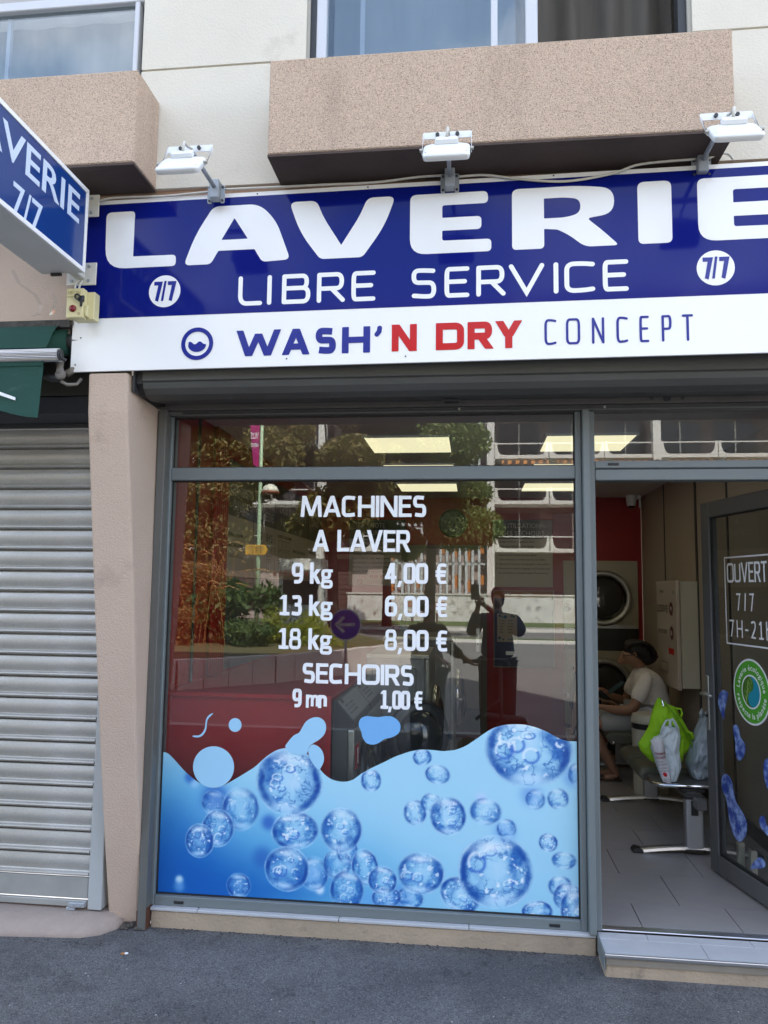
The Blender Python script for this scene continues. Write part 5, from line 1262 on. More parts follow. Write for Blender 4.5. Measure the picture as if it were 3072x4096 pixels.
# open porthole door of the second small machine
od = thing('open_porthole_door', 'open round washing machine door with bulging dark glass bowl', 'machine door', (-.325, 1.0, .73))
c = Vector((-.33, 1.0, .735)); ax_ = Vector((.55, -.83, 0)).normalized(); s_ = Vector((0, 0, 1)); t__ = s_.cross(ax_)
def disc_rings(prof, n=36):
    return [[tuple(c+(t__*math.cos(2*PI*k/n)+s_*math.sin(2*PI*k/n))*r+ax_*h) for k in range(n)] for r, h in prof]
g = MB(); g.loft(disc_rings([(.165, -.02), (.215, -.02), (.22, 0), (.205, .02), (.165, .02)])); g.build('ring', m_dark, od, smooth=True)
g = MB(); g.loft(disc_rings([(.164, .012), (.15, .045), (.11, .085), (.05, .108), (.004, .112)])); g.build('bowl', m_bowl, od, smooth=True)
g = MB(); q = c+t__*.21+ax_*.025; g.box(q.x-.012, q.x+.012, q.y-.012, q.y+.012, q.z-.03, q.z+.03); g.build('catch', m_chrome, od, bevel=.003)
g = MB(); q = c-t__*.215; g.tube([tuple(q), tuple(q-t__*.05-ax_*.01), (-.57, 1.06, .73)], .014, 8); g.build('hinge', m_steel, od, smooth=True)
# --- back wall: exit door, boards, poster, disc
BY = YB-.001
ex_ = thing('service_door', 'grey beige service door with long metal handle plate in the back wall', 'door', (-.23, BY, FZ))
m_door = mat('service_door_paint', (.225, .205, .165), .5, var=.12, vscale=3); m_dfr = mat('service_door_frame', (.13, .115, .09), .5)
g = MB(); g.box(-.70, .075, BY-.03, BY-.004, FZ+.03, 2.06); lf = g.build('leaf', m_door, ex_, bevel=.003)
g = MB(); g.box(-.70, .075, BY-.033, BY-.0302, FZ+.03, .40); g.build('kick_plate', m_dgrey, lf)
g = MB(); g.box(.0765, .140, BY-.035, BY, FZ, 2.10); g.box(-.77, -.702, BY-.035, BY, FZ, 2.10); g.box(-.7015, .076, BY-.035, BY, 2.062, 2.10); g.each('frame', m_dfr, ex_)
g = MB(); g.box(.026, .062, BY-.038, BY-.0305, .985, 1.225); hp_ = g.build('handle_plate', m_alu, ex_, bevel=.002)
g = MB(); g.tube([(.044, BY-.038, 1.15), (.044, BY-.085, 1.15), (-.09, BY-.085, 1.145)], .010, 8); g.build('lever', m_alu, hp_, smooth=True)
g = MB(); g.cyl((.044, BY-.0385, 1.06), (.044, BY-.045, 1.06), .010, 10); g.build('keyhole', m_dark, hp_)
def wall_board(name, x0, x1, z0, z1, zh, lab, lines_h, lines_b, mh=None, mb_=None):
    t = thing(name, lab, 'wall board', ((x0+x1)/2, BY, z0))
    g = MB(); g.box(x0, x1, BY-.012, BY, z0, zh); g.build('panel', mb_ or m_board, t)
    g = MB(); g.box(x0, x1, BY-.012, BY, zh+.0005, z1); h_ = g.build('header', mh or m_boardh, t)
    o = (0, BY-.0125, 0); a = ((1, 0, 0), (0, 0, 1), (0, -1, 0))
    plate_text(h_, 'lettering', lines_h, m_lettr, o, *a); plate_text(t, 'lettering', lines_b, m_ink, o, *a); return t
zz = lambda k: 2.13-.047*k
wall_board('notice_board', .204, .826, 1.664, 2.373, 2.17, 'beige board headed UTILISATION DES SECHOIRS beside the dryers',
  [('UTILISATION', .335, .70, 2.285, 2.335, 0), ('DES SECHOIRS', .30, .74, 2.205, 2.255, 0)],
  [(s, x0, x1, zz(k), zz(k)+.022, .012) for k, (s, x0, x1) in enumerate([('1 - Chargez le séchoir - Fermez le hublot', .235, .64), ('2 - Choisissez la température de séchage', .235, .63), ('3 - Allez à la centrale de paiement', .235, .58), ('- Sélectionnez le numéro de votre séchoir', .255, .66), ('- Introduisez la monnaie ou le billet', .255, .75), ('4 - Appuyez sur le bouton correspondant à votre séchoir', .235, .79), ('5 - Retournez au séchoir et appuyez sur le bouton start', .235, .80), ('le Cycle démarre. ( Séchage complet 30 mn environ )', .265, .78)])])
t = wall_board('notice_board', -1.338, -.725, 1.663, 2.37, 2.165, 'beige board headed NOTE D INFORMATION left of the service door',
  [('NOTE', -1.11, -.95, 2.285, 2.335, 0), ("D'INFORMATION", -1.25, -.80, 2.205, 2.255, 0)],
  [(s, x0, x1, zz(k), zz(k)+.02, .012) for k, (s, x0, x1) in enumerate([('LAVERIE EN LIBRE SERVICE', -1.25, -.80), ('LES APPAREILS FONCTIONNENT A PIECES', -1.30, -.77), ('IL NE FAUT PAS OUVRIR LES MACHINES', -1.30, -.77), ('', 0, 0) if 0 else ('VEUILLEZ VOUS CONFORMER AUX NOTICES', -1.30, -.77), ('LES PORTES DES MACHINES', -1.30, -.88), ('TOURNENT A GRANDE VITESSE', -1.30, -.86), ('ATTENDRE L ARRET COMPLET', -1.30, -.82), ('AVANT D OUVRIR LA PORTE', -1.30, -.92)])])
m_rink = mat('red_ink', (.36, .03, .03), .6)
plate_text(t, 'lettering', [('06 88 08 7', -1.23, -.83, 1.745, 1.775, .01)], m_rink, (0, BY-.0125, 0), (1, 0, 0), (0, 0, 1), (0, -1, 0))
g = MB(); frame_add(g, fill([circle(-1.22, 1.70, .03, 24), circle(-1.22, 1.70, .024, 24)], .0005), (0, BY-.0125, 0), (1, 0, 0), (0, 0, 1), (0, -1, 0)); frame_add(g, fill([[(-1.242, 1.716), (-1.238, 1.720), (-1.198, 1.684), (-1.202, 1.680)]], .0005), (0, BY-.0133, 0), (1, 0, 0), (0, 0, 1), (0, -1, 0)); stuff(g.build('no_smoking_mark', m_rink, t))
# payment poster
pp = thing('payment_panel', 'dark blue payment panel with orange heading, pale border and a price notice', 'payment panel', (.52, BY, .835))
g = MB(); g.box(.214, .831, BY-.014, BY, .835, 1.545); g.build('face', mat('navy_panel', (.012, .022, .075), .4), pp)
g = MB(); g.box(.214, .831, BY-.014, BY, 1.5455, 1.625); hh = g.build('header', mat('orange_header', (.30, .09, .012), .5), pp)
g = MB(); frame_add(g, fill([[(.210, .831), (.835, .831), (.835, 1.629), (.210, 1.629)], [(.215, .836), (.215, 1.624), (.830, 1.624), (.830, .836)]], .004), (0, BY-.0145, 0), (1, 0, 0), (0, 0, 1), (0, -1, 0)); g.build('border', m_board, pp)
plate_text(hh, 'lettering', [('PAIEMENT', .31, .39, 1.585, 1.605, 0), ('PAIEMENT', .50, .61, 1.575, 1.60, 0)], m_lettr, (0, BY-.0145, 0), (1, 0, 0), (0, 0, 1), (0, -1, 0))
g = MB(); g.box(.246, .452, BY-.0165, BY-.0145, 1.09, 1.385); nt_ = g.build('notice', mat('notice_paper', (.46, .40, .36), .8), pp)
g = MB()
for x, z, r in ((.275, 1.36, .014), (.30, 1.345, .009), (.33, 1.35, .016), (.40, 1.36, .012), (.42, 1.352, .009), (.27, 1.13, .016), (.31, 1.115, .011), (.37, 1.115, .009), (.40, 1.118, .012)): frame_add(g, fill([circle(x, z, r, 16)], .0003), (0, BY-.0168-x*.0005, 0), (1, 0, 0), (0, 0, 1), (0, -1, 0))
stuff(g.build('bubble_print', mat('notice_blue', (.05, .15, .22), .7), nt_))
plate_text(nt_, 'lettering', [(s, x, x+w_, 1.305-.03*k, 1.317-.03*k, .01) for k, (s, x, w_) in enumerate([('9 kg', .275, .05), ('Froid', .275, .04), ('30', .275, .03), ('40', .275, .03), ('60', .275, .03)])]+[(s, .36, .36+w_, 1.305-.03*k, 1.317-.03*k, .01) for k, (s, w_) in enumerate([('4,00', .045), ('13 kg', .05), ('6,00', .05), ('18 kg', .04), ('8,00', .05)])], m_ink, (0, BY-.0168, 0), (1, 0, 0), (0, 0, 1), (0, -1, 0))
g = MB(); g.box(.335, .425, BY-.020, BY-.0145, .955, .995); g.build('coin_plate', m_steel, pp, bevel=.002)
g = MB(); g.lathe([(.150, BY), (.150, BY-.02), (.138, BY-.026), (.001, BY-.026)], (-.219, 0, 2.335), ax=1, n=40); tag(g.build('wall_disc', m_dark, None), 'round black disc high on the red back wall above the service door', 'wall disc')
# --- stacked dryers
def dryer(z0, z1, zc, num, lab):
    t = thing('tumble_dryer', lab, 'tumble dryer', (1.31, BY, z0), 'tumble dryers in the back wall')
    g = MB(); lp = rpoly([(.935, z0), (1.685, z0), (1.685, z1), (.935, z1)]); hole = circle(1.335, zc, .285, 48)
    frame_add(g, fill([lp, hole], .02), (0, BY-.001, 0), (1, 0, 0), (0, 0, 1), (0, -1, 0)); g.build('front', m_cabcream, t)
    g = MB(); g.lathe([(.287, BY-.022), (.287, BY-.05), (.265, BY-.065), (.235, BY-.060), (.225, BY-.045), (.225, BY-.022)], (1.335, 0, zc), ax=1, n=44); dd = g.build('door_ring', m_steel, t, smooth=True)
    g = MB(); g.lathe([(.224, BY-.046), (.17, BY-.060), (.08, BY-.066), (.001, BY-.067)], (1.335, 0, zc), ax=1, n=36); g.build('glass', m_bowl, dd, smooth=True)
    g = MB(); g.cyl((.965, BY-.022, zc-.10), (.965, BY-.024, zc-.10), .046, 24); nb_ = g.build('number_disc', mat('maroon', (.10, .012, .02), .5), t)
    g = MB(); frame_add(g, fit_text(num, .948, .982, zc-.128, zc-.073, .02, .0005, 2), (0, BY-.0243, 0), (1, 0, 0), (0, 0, 1), (0, -1, 0)); g.build('numeral', m_vinyl, nb_)
    g = MB(); g.box(.936, 1.684, BY-.026, BY-.0215, z0, z0+.035); g.build('lower_trim', m_steel, t)
dryer(1.25, 1.945, 1.56, '7', 'upper tumble dryer with round glass door, top of the stack by the right wall')
dryer(.16, 1.02, .66, '8', 'lower tumble dryer with round glass door behind the seated people')
g = MB(); g.box(.936, 1.684, BY-.018, BY, 1.021, 1.249); tag(g.build('dryer_control_strip', m_dark, None), 'black control strip between the upper and lower dryers', 'control strip')
bpy.data.objects['dryer_control_strip'].name = 'control_strip'
# laundry glimpsed in the upper dryer
g = MB(); vv = []
for k in range(9):
    a = random.random()*6.28; cx, cz_2, r = 1.33+.12*math.cos(a)*random.random(), 1.47+.05*math.sin(a), .05+.03*random.random()
    g.lathe([(.004, -r*.6), (r*.8, -r*.4), (r, 0), (r*.75, r*.4), (.004, r*.6)], (cx, BY-.075, cz_2), n=10)
# --- security camera on the ceiling corner
cc = thing('security_camera', 'small white security camera under the ceiling in the far right corner', 'camera', (1.60, 4.3, 2.6))
g = MB(); g.lathe([(.055, 2.609), (.055, 2.59), (.046, 2.52), (.042, 2.50), (.001, 2.50)], (1.60, 4.3, 0), n=20); g.build('housing', m_white, cc, smooth=False)
g = MB(); g.lathe([(.033, 2.499), (.03, 2.485), (.015, 2.475), (.001, 2.474)], (1.60, 4.29, 0), n=16); g.build('lens', m_dark, cc, smooth=True)
g = MB(); g.box(1.655, 1.695, 4.28, 4.31, 2.57, 2.609); g.box(1.672, 1.690, 4.275, 4.295, 2.48, 2.569); g.each('wall_bracket', m_white, cc, bevel=.002)
# --- detergent dispenser on the right wall
dp = thing('detergent_dispenser', 'pale metal detergent dispenser cabinet with product labels on the right wall', 'dispenser', (1.65, 2.82, .885))
g = MB(); g.box(1.598, XRW-.001, 2.505, 3.14, .885, 1.71); g.build('cabinet', m_cream2, dp, bevel=.003)
g = MB(); g.box(1.566, 1.594, 2.497, 3.145, .87, 1.718); dd = g.build('door', mat('dispenser_door', (.52, .46, .40), .22, spec=.6), dp, bevel=.006, seg=2)
g = MB(); o_ = (1.5655, 0, 0)
def dlab(lines, m): return stuff_text(dd, lines, m)
fx = ((0, -1, 0), (0, 0, 1), (-1, 0, 0))
def yy_(a): return -a
g = MB()
for s, ya, yb_, b, t_ in (('LESSIVE', 3.12, 2.78, 1.46, 1.52), ('ASSOUPLISSANT', 3.10, 2.80, 1.285, 1.32), ('Wash', 3.02, 2.90, 1.62, 1.645)):
    frame_add(g, fit_text(s, -ya, -yb_, b, t_, .01, .0005, 2), o_, *fx)
stuff(g.build('lettering', m_ink, dd))
for yc_, zc_, n_ in ((2.66, 1.49, '9'), (2.66, 1.30, '10')):
    g = MB(); frame_add(g, fill([circle(-yc_, zc_, .055, 28)], .001), o_, *fx); lb = g.build('number_disc', mat('maroon', (.10, .012, .02), .5), dd)
    g = MB(); frame_add(g, fit_text(n_, -yc_-.02, -yc_+.02, zc_-.02, zc_+.02, .01, .0005, 2), (1.5642, 0, 0), *fx); g.build('numeral', m_vinyl, lb)
g = MB(); frame_add(g, fill([[(-2.76, 1.13), (-2.60, 1.13), (-2.60, 1.18), (-2.76, 1.18)]], .001), o_, *fx); g.build('label', m_red2, dd)
g = MB(); frame_add(g, fill([[(-3.05, .97), (-2.80, .97), (-2.80, 1.06), (-3.05, 1.06)], [(-3.04, .98), (-3.04, 1.05), (-2.81, 1.05), (-2.81, .98)]], .001), o_, *fx); g.build('slot_frame', m_dark, dd)
g = MB(); g.cyl((1.565, 2.56, 1.62), (1.555, 2.56, 1.62), .012, 12); g.build('lock', m_chrome, dd)
# --- beam bench
bn = thing('beam_bench', 'row of grey waiting seats on a metal beam with a chrome edged table end', 'bench', (1.3, 2.2, FZ))
m_pad = mat('olive_pad', (.10, .105, .075), .5, var=.2, vscale=10); m_leg = mat('leg_silver', (.40, .41, .43), .35, .6)
g = MB(); g.box(1.27, 1.33, .98, 3.5, .375, .43); g.build('beam', mat('beam_grey', (.16, .155, .16), .4, .4), bn, bevel=.006)
for y in (1.10, 2.22, 3.34):
    g = MB(); lp = rpoly([(1.232, y-.03, .012), (1.332, y-.03, .012), (1.332, y+.03, .012), (1.232, y+.03, .012)], 4); g.prism(lp, 2, .135, .415); lg = g.build('leg', m_leg, bn)
    g = MB(); lp = rpoly([(1.225, y-.035, .012), (1.339, y-.035, .012), (1.339, y+.035, .012), (1.225, y+.035, .012)], 4); g.prism(lp, 2, .4155, .432); g.build('cap', m_blackp, lg)
    g = MB(); g.prism(lp, 2, .122, .1345); g.build('collar', m_blackp, lg)
    g = MB(); g.box(1.262, 1.302, y-.034, y-.0305, .325, .41); g.build('insert', m_blackp, lg, bevel=.002)
    g = MB(); rings = []
    for k in range(13):
        u = k/12; x = .965+.66*u; z = .108+.030*math.sin(PI*u)
        rings.append([(x, y-.032, z-.006), (x, y+.032, z-.006), (x, y+.028, z+.008), (x, y+.016, z+.014), (x, y-.016, z+.014), (x, y-.028, z+.008)])
    g.loft(rings); g.build('foot_bar', m_alu, lg, smooth=False)
    for xa, xb in ((.925, .99), (1.60, 1.66)):
        g = MB(); g.prism([(xa, FZ+.0005), (xb, FZ+.0005), (xb-.005, .120), (xa+.02 if xa < 1 else xb-.02, .130), (xa+.004, .118)], 1, y-.038, y+.038); g.build('foot_cap', m_blackp, lg, bevel=.004)
g = MB(); g.box(1.10, 1.50, 1.215, 1.55, .445, .468); tb = g.build('table_top', mat('tray_grey', (.12, .12, .12), .4), bn, bevel=.004)
g = MB(); g.tube([(1.085, 1.60, .46), (1.085, 1.30, .46), (1.10, 1.22, .46), (1.14, 1.20, .46), (1.42, 1.205, .46), (1.46, 1.215, .468), (1.48, 1.24, .48), (1.485, 1.30, .485)], .0125, 10); g.build('chrome_edge', m_chrome, tb, smooth=True)
g = MB(); lp = rpoly([(1.237, .425, .01), (1.377, .425, .01), (1.377, .4445, .01), (1.237, .4445, .01)], 3); g.prism(lp, 1, 1.20, 1.33); g.build('clamp', m_blackp, tb)
for y in (1.68, 2.05, 2.90):
    g = MB(); rings = []
    for k in range(9):
        a = PI*k/8; x = 1.10-.048*math.sin(a)*1.0; rings.append((x, .465+.045*-math.cos(a)))
    prof = [(1.58, .42)]+[(1.10-.05*math.sin(PI*k/8), .465-.045*math.cos(PI*k/8)) for k in range(9)]+[(1.58, .51)]
    g.prism(prof, 1, y-.225 if y < 2.5 else y-.24, y+.10 if y < 2.5 else y+.24); g.build('seat', m_pad, bn, bevel=.02, seg=3)
g = MB(); g.tube([(1.10, 2.62, .44), (1.09, 2.66, .43), (1.09, 3.12, .43), (1.12, 3.16, .43)], .011, 8); g.build('seat_edge', m_chrome, bn, smooth=True)
# --- waste bin
wb = thing('waste_bin', 'round cream waste bin with black band behind the green bag', 'bin', (1.335, 2.45, FZ))
g = MB(); g.lathe([(.12, FZ), (.125, FZ+.02), (.132, .585), (.128, .59)], (1.335, 2.45, 0), n=32); g.build('body', m_cream2, wb, smooth=False)
g = MB(); g.lathe([(.129, .5905), (.133, .592), (.133, .63), (.129, .632)], (1.335, 2.45, 0), n=32); g.build('band', m_dark, wb)
g = MB(); g.lathe([(.134, .633), (.137, .635), (.137, .655), (.125, .695), (.10, .70), (.001, .70)], (1.335, 2.45, 0), n=32); g.build('lid', m_cream2, wb)
# --- bags on the table end
def bag(name, outline, y, thick, m, lab, seed=0, handles=None, nx=30, nz=44):
    """crumpled bag: outline (x, z) swollen in y, with creases"""
    xs_ = [p[0] for p in outline]; zs_ = [p[1] for p in outline]; z0, z1 = min(zs_), max(zs_)
    def span(z):
        c_ = []
        for (xa, za), (xb, zb2) in zip(outline, outline[1:]+outline[:1]):
            if (za <= z < zb2) or (zb2 <= z < za): c_.append(xa+(xb-xa)*(z-za)/(zb2-za))
        return (min(c_), max(c_)) if len(c_) >= 2 else None
    rings = []; R_ = np.random.default_rng(seed)
    for k in range(nz+1):
        z = z0+(z1-z0)*(.004+.992*k/nz); s = span(z)
        if not s: continue
        a, b = s; ring = []; n = nx*2; u = k/nz
        fat = thick*(.35+.65*math.sin(PI*min(1, .22+.68*u))**.8)*min(1, (b-a)/(.35*(max(xs_)-min(xs_)))+.15)
        for i in range(n):
            th = 2*PI*i/n; cx_, hw = (a+b)/2, (b-a)/2
            wr_ = float(fbm(np.array([math.cos(th)*2.2+seed+3]), np.array([z*14+math.sin(th)*1.5]), seed+2, 4)[0])-.5
            w2 = float(fbm(np.array([math.cos(th)*5+z*20]), np.array([z*9-math.cos(th)*6+9]), seed+8, 3)[0])-.5
            x = cx_+hw*math.copysign(abs(math.cos(th))**.8, math.cos(th)); yv = y+fat*math.sin(th)*.5*(1+.9*wr_)+.035*w2*math.sin(th)
            ring.append((x, yv, z+.006*wr_))
        rings.append(ring)
    g = MB(); g.loft(rings); return g, lab
tag_ = tag
lime = [(1.175, .955), (1.20, .925), (1.27, .90), (1.345, .755), (1.372, .675), (1.36, .65), (1.31, .605), (1.305, .565), (1.285, .56), (1.22, .53), (1.115, .555), (1.052, .615), (1.034, .662), (1.10, .77), (1.13, .875), (1.16, .95)]
m_lime = mat('lime_fabric', (.30, .60, .008), .7, bump=.35, bscale=22); m_whitebag = mat('white_plastic_bag', (.62, .70, .75), .28, bump=.5, bscale=26, spec=.5); m_greybag = mat('grey_plastic_bag', (.30, .35, .40), .25, bump=.6, bscale=22, spec=.6)
gb, _ = bag('x', lime, 1.40, .11, m_lime, '', 4)
lb = thing('green_bag', 'bright lime green fabric bag slumped on the table end behind the white bag', 'bag', (1.2, 1.40, .47)); gb.build('body', m_lime, lb, smooth=True)
g = MB(); g.tube([(1.18, 1.335, .945), (1.24, 1.33, .87), (1.29, 1.33, .79), (1.345, 1.335, .69), (1.35, 1.345, .66)], .006, 6); g.build('seam', mat('lime_dark', (.16, .36, .006), .7), lb, smooth=True)
g = MB(); g.tube([(1.175, 1.332, .942), (1.178, 1.325, .925), (1.180, 1.322, .912)], [.006, .005, .008], 8); g.build('zip_pull', m_chrome, lb)
g = MB(); g.tube([(1.25, 1.34, .90), (1.285, 1.335, .895), (1.292, 1.335, .87), (1.285, 1.335, .845)], .007, 6); g.build('loop', m_lime, lb, smooth=True)
g = MB(); g.tube([(1.31, 1.33, .765), (1.345, 1.325, .75), (1.352, 1.33, .715)], .009, 6); g.build('loop', m_lime, lb, smooth=True)
g = MB(); g.tube([(1.26, 1.335, .55), (1.272, 1.325, .63), (1.285, 1.32, .70), (1.295, 1.325, .72)], [.016, .018, .014, .006], 8); g.build('fold', m_lime, lb, smooth=True)
gb, _ = bag('x', [(1.255, .785), (1.264, .729), (1.252, .657), (1.264, .557), (1.232, .472), (1.147, .474), (1.112, .569), (1.082, .669), (1.10, .73), (1.138, .745), (1.16, .80), (1.20, .80)], 1.27, .085, m_whitebag, '', 11)
w_ = thing('white_bag', 'white plastic carrier bag with printed paper bag, standing in front of the green one', 'bag', (1.19, 1.27, .47)); gb.build('body', m_whitebag, w_, smooth=True)
g = MB(); g.tube([(1.145, 1.262, .745), (1.158, 1.255, .80), (1.175, 1.25, .835), (1.19, 1.25, .84), (1.205, 1.25, .83)], [.010, .008, .006, .006, .008], 8); g.build('handle', m_whitebag, w_, smooth=True)
g = MB(); g.tube([(1.20, 1.255, .79), (1.20, 1.25, .835), (1.212, 1.248, .848), (1.228, 1.25, .825), (1.246, 1.258, .78)], [.010, .008, .007, .008, .011], 8); g.build('handle', m_whitebag, w_, smooth=True)
g = MB(); g.box(1.197, 1.223, 1.262, 1.268, .745, .80); g.build('bottle_cap', mat('bottle_blue', (.015, .16, .40), .3), w_, bevel=.004)
# printed paper bag
g = MB(); A_, B_, C_, D_ = Vector((1.072, 1.215, .722)), Vector((1.140, 1.205, .738)), Vector((1.190, 1.212, .472)), Vector((1.140, 1.220, .474))
n1, n2 = 8, 14; vs_ = []
for j in range(n2+1):
    for i in range(n1+1):
        u, v_ = i/n1, j/n2; p = (A_*(1-u)+B_*u)*(1-v_)+(D_*(1-u)+C_*u)*v_; p.y += .006*math.sin(u*5+v_*7)-.012*math.sin(PI*u); vs_.append(tuple(p))
F1 = [(j*(n1+1)+i, j*(n1+1)+i+1, (j+1)*(n1+1)+i+1, (j+1)*(n1+1)+i) for j in range(n2) for i in range(n1)]
g.add(vs_, F1); pb = g.build('paper_bag', mat('paper', (.66, .64, .68), .8), w_, smooth=True)
sm = pb.modifiers.new('thickness', 'SOLIDIFY'); sm.thickness = .003; sm.offset = -1
def paper_pt(u, v_, h=.003):
    p = (A_*(1-u)+B_*u)*(1-v_)+(D_*(1-u)+C_*u)*v_; p.y += .006*math.sin(u*5+v_*7)-.012*math.sin(PI*u)-h; return tuple(p)
def paper_text(lines, m):
    g = MB()
    for s, u0, u1, v0, v1, off in lines:
        v, f = fit_text(s, u0, u1, 0, 1, off, 0, 2); g.add([paper_pt(p[0], v1-(v1-v0)*p[1]) for p in v], f)
    return stuff(g.build('lettering', m, pb))
paper_text([('PHARMACIE', .08, 1.02, .30, .355, .02), ("DE L'HORLOGE", .06, .92, .39, .445, .02)], m_rink)
paper_text([('STOP', .12, .5, .50, .53, .0), ('04 68 86 00', .1, .9, .565, .595, .0), ("L'HOPITAL", .1, .9, .65, .68, 0), ('04 66 35', .1, .9, .71, .74, 0), ('pharmacie horloge', .2, .9, .90, .92, 0), ('ouvert 7 jours', .2, .8, .935, .955, 0)], m_ink)
g = MB(); lp = [(.45+.24*math.cos(PI/3*k), .81+.055*math.sin(PI/3*k)) for k in range(6)]; g.add([paper_pt(*p) for p in lp], [tuple(range(6))]); g.build('red_mark', m_red2, pb)
gb, _ = bag('x', [(1.425, .855), (1.465, .86), (1.475, .70), (1.475, .545), (1.44, .475), (1.385, .470), (1.345, .472), (1.315, .565), (1.345, .68), (1.38, .77), (1.41, .83)], 1.38, .16, m_greybag, '', 21)
w_ = thing('grey_bag', 'pale grey plastic carrier bag standing on the table end against the open door', 'bag', (1.40, 1.38, .47)); gb.build('body', m_greybag, w_, smooth=True)
for xa in (1.418, 1.452):
    g = MB(); g.tube([(xa, 1.37, .84), (xa-.004, 1.37, .875), (xa+.002, 1.375, .895), (xa+.012, 1.38, .86)], [.011, .009, .008, .009], 8); g.build('handle', m_greybag, w_, smooth=True)
# --- door stops on the floor behind the door
for (x, y, lab, h_) in ((1.445, .80, 'left cream metal door stop block behind the glass door', .17), (1.475, .70, 'right cream metal door stop block, lower and nearer than its twin', .16)):
    t = thing('door_stop', lab, 'door stop', (x, y, FZ), 'door stop blocks')
    g = MB(); g.box(x-.017, x+.017, y-.02, y+.02, FZ+.0005, FZ+h_); b2 = g.build('block', m_cream2, t, bevel=.003)
    g = MB(); g.cyl((x, y-.0, FZ+h_+.0005), (x, y, FZ+h_+.003), .007, 10); g.build('screw', m_dark, b2)
# --- cigarette end and litter on the pavement
cg = thing('cigarette_end', 'orange and white cigarette end on the pavement near the pillar', 'cigarette end', (-1.535, -.33, 0))
p = Vector((-1.54, -.34, .0045)); d_ = Vector((.95, .25, 0)).normalized()
g = MB(); g.cyl(tuple(p), tuple(p+d_*.016), .0042, 8); g.build('filter', mat('filter_orange', (.45, .19, .06), .8), cg, smooth=True)
g = MB(); g.tube([tuple(p+d_*.0162), tuple(p+d_*.024), tuple(p+d_*.031)], [.0042, .005, .0035], 8); g.build('paper_end', m_vinyl, cg, smooth=True)
R_ = np.random.default_rng(3); g = MB()
for k in range(60):
    x, y = R_.uniform(-2.2, 1.2), R_.uniform(-1.25, -.3); s = R_.uniform(.0015, .0045)
    g.lathe([(s*.3, 0), (s, s*.3), (s*.5, s*.7)], (x, y, .0005), n=5)
stuff(tag(g.build('pavement_grit', mat('pale_grit', (.42, .42, .40), .9), None), 'tiny pale grit scattered over the dark pavement', 'grit'))

g = MB()
for k in range(240):
    x = R_.uniform(-1.5, .5) if k % 5 else R_.uniform(-2.4, -1.65); y0_ = -.056 if x > -1.55 else -.25
    y = y0_-abs(R_.normal())*.018; s = R_.uniform(.002, .007)
    g.lathe([(s*.3, 0), (s, s*.25), (s*.5, s*.5)], (x, y, .0004), n=5)
stuff(tag(g.build('wall_foot_grit', mat('dark_grit', (.055, .05, .044), .95), None), 'dark dirt and grit gathered along the foot of the shop front', 'grit'))

# ================================================================== PEOPLE
def skin_mesh(name, nodes, chains, m, parent, sub=2, org=(0, 0, 0)):
    """one continuous surface grown over a jointed skeleton; nodes: name -> (x, y, z, radius)"""
    ids = {}; vs_, rs_, ed = [], [], []
    for ch in chains:
        for a in ch:
            if a not in ids: ids[a] = len(vs_); vs_.append(nodes[a][:3]); rs_.append(nodes[a][3])
        for a, b in zip(ch, ch[1:]): ed.append((ids[a], ids[b]))
    o0 = ORG.get(parent.name, Vector((0, 0, 0)))
    me = bpy.data.meshes.new(name); me.from_pydata([tuple(Vector(p)-o0) for p in vs_], ed, [])
    o = bpy.data.objects.new(name, me); link(o, parent)
    sk = o.modifiers.new('skin', 'SKIN'); sk.use_smooth_shade = True; sk.branch_smoothing = .6
    if not me.skin_vertices: 
        bm = bmesh.new(); bm.from_mesh(me); bm.verts.layers.skin.verify(); bm.to_mesh(me); bm.free()
    for i, r in enumerate(rs_):
        rr = r if isinstance(r, tuple) else (r, r); me.skin_vertices[0].data[i].radius = rr; me.skin_vertices[0].data[i].use_root = (i == 0)
    ss = o.modifiers.new('subdivision', 'SUBSURF'); ss.levels = sub; ss.render_levels = sub
    me.materials.append(m); return o
def ellip(g, c, r, n=16, tilt=None):
    rings = []
    for k in range(1, n):
        a = PI*k/n; ring = []
        for j in range(20):
            b = 2*PI*j/20; p = Vector((r[0]*math.sin(a)*math.cos(b), r[1]*math.sin(a)*math.sin(b), r[2]*math.cos(a)))
            if tilt is not None: p = tilt @ p
            ring.append(tuple(Vector(c)+p))
        rings.append(ring)
    return g.loft(rings)
def hand(nodes, chains, pre, w, d, s=1.0, curl=.4, side=1, up=Vector((0, 0, 1))):
    """palm with four unequal bent fingers and a thumb, added to a body skeleton from wrist node w along d"""
    W_ = Vector(nodes[w][:3]); d = Vector(d).normalized(); sd = d.cross(up).normalized()*side; nn = sd.cross(d).normalized()
    pm = W_+d*.05*s; nodes[pre+'palm'] = (*pm, .024*s); chains.append([w, pre+'palm'])
    for i, (off, ln) in enumerate(((-.028, .065), (-.009, .075), (.010, .070), (.028, .055))):
        k0 = W_+d*.085*s+sd*off*s; k1 = k0+(d*(1-curl*.5)-nn*curl)*ln*.55*s; k2 = k1+(d*(1-curl)-nn*curl*1.6).normalized()*ln*.5*s
        for j, p in enumerate((k0, k1, k2)): nodes[f'{pre}f{i}{j}'] = (*p, (.0098, .0088, .0075)[j]*s)
        chains.append([pre+'palm', f'{pre}f{i}0', f'{pre}f{i}1', f'{pre}f{i}2'])
    t0 = W_+d*.035*s-sd*.032*s; t1 = t0+(d*.7-sd*.5-nn*.4)*.04*s; t2 = t1+(d*.9-nn*.4)*.028*s
    for j, p in enumerate((t0, t1, t2)): nodes[f'{pre}t{j}'] = (*p, (.012, .010, .008)[j]*s)
    chains.append([pre+'palm', f'{pre}t0', f'{pre}t1', f'{pre}t2'])
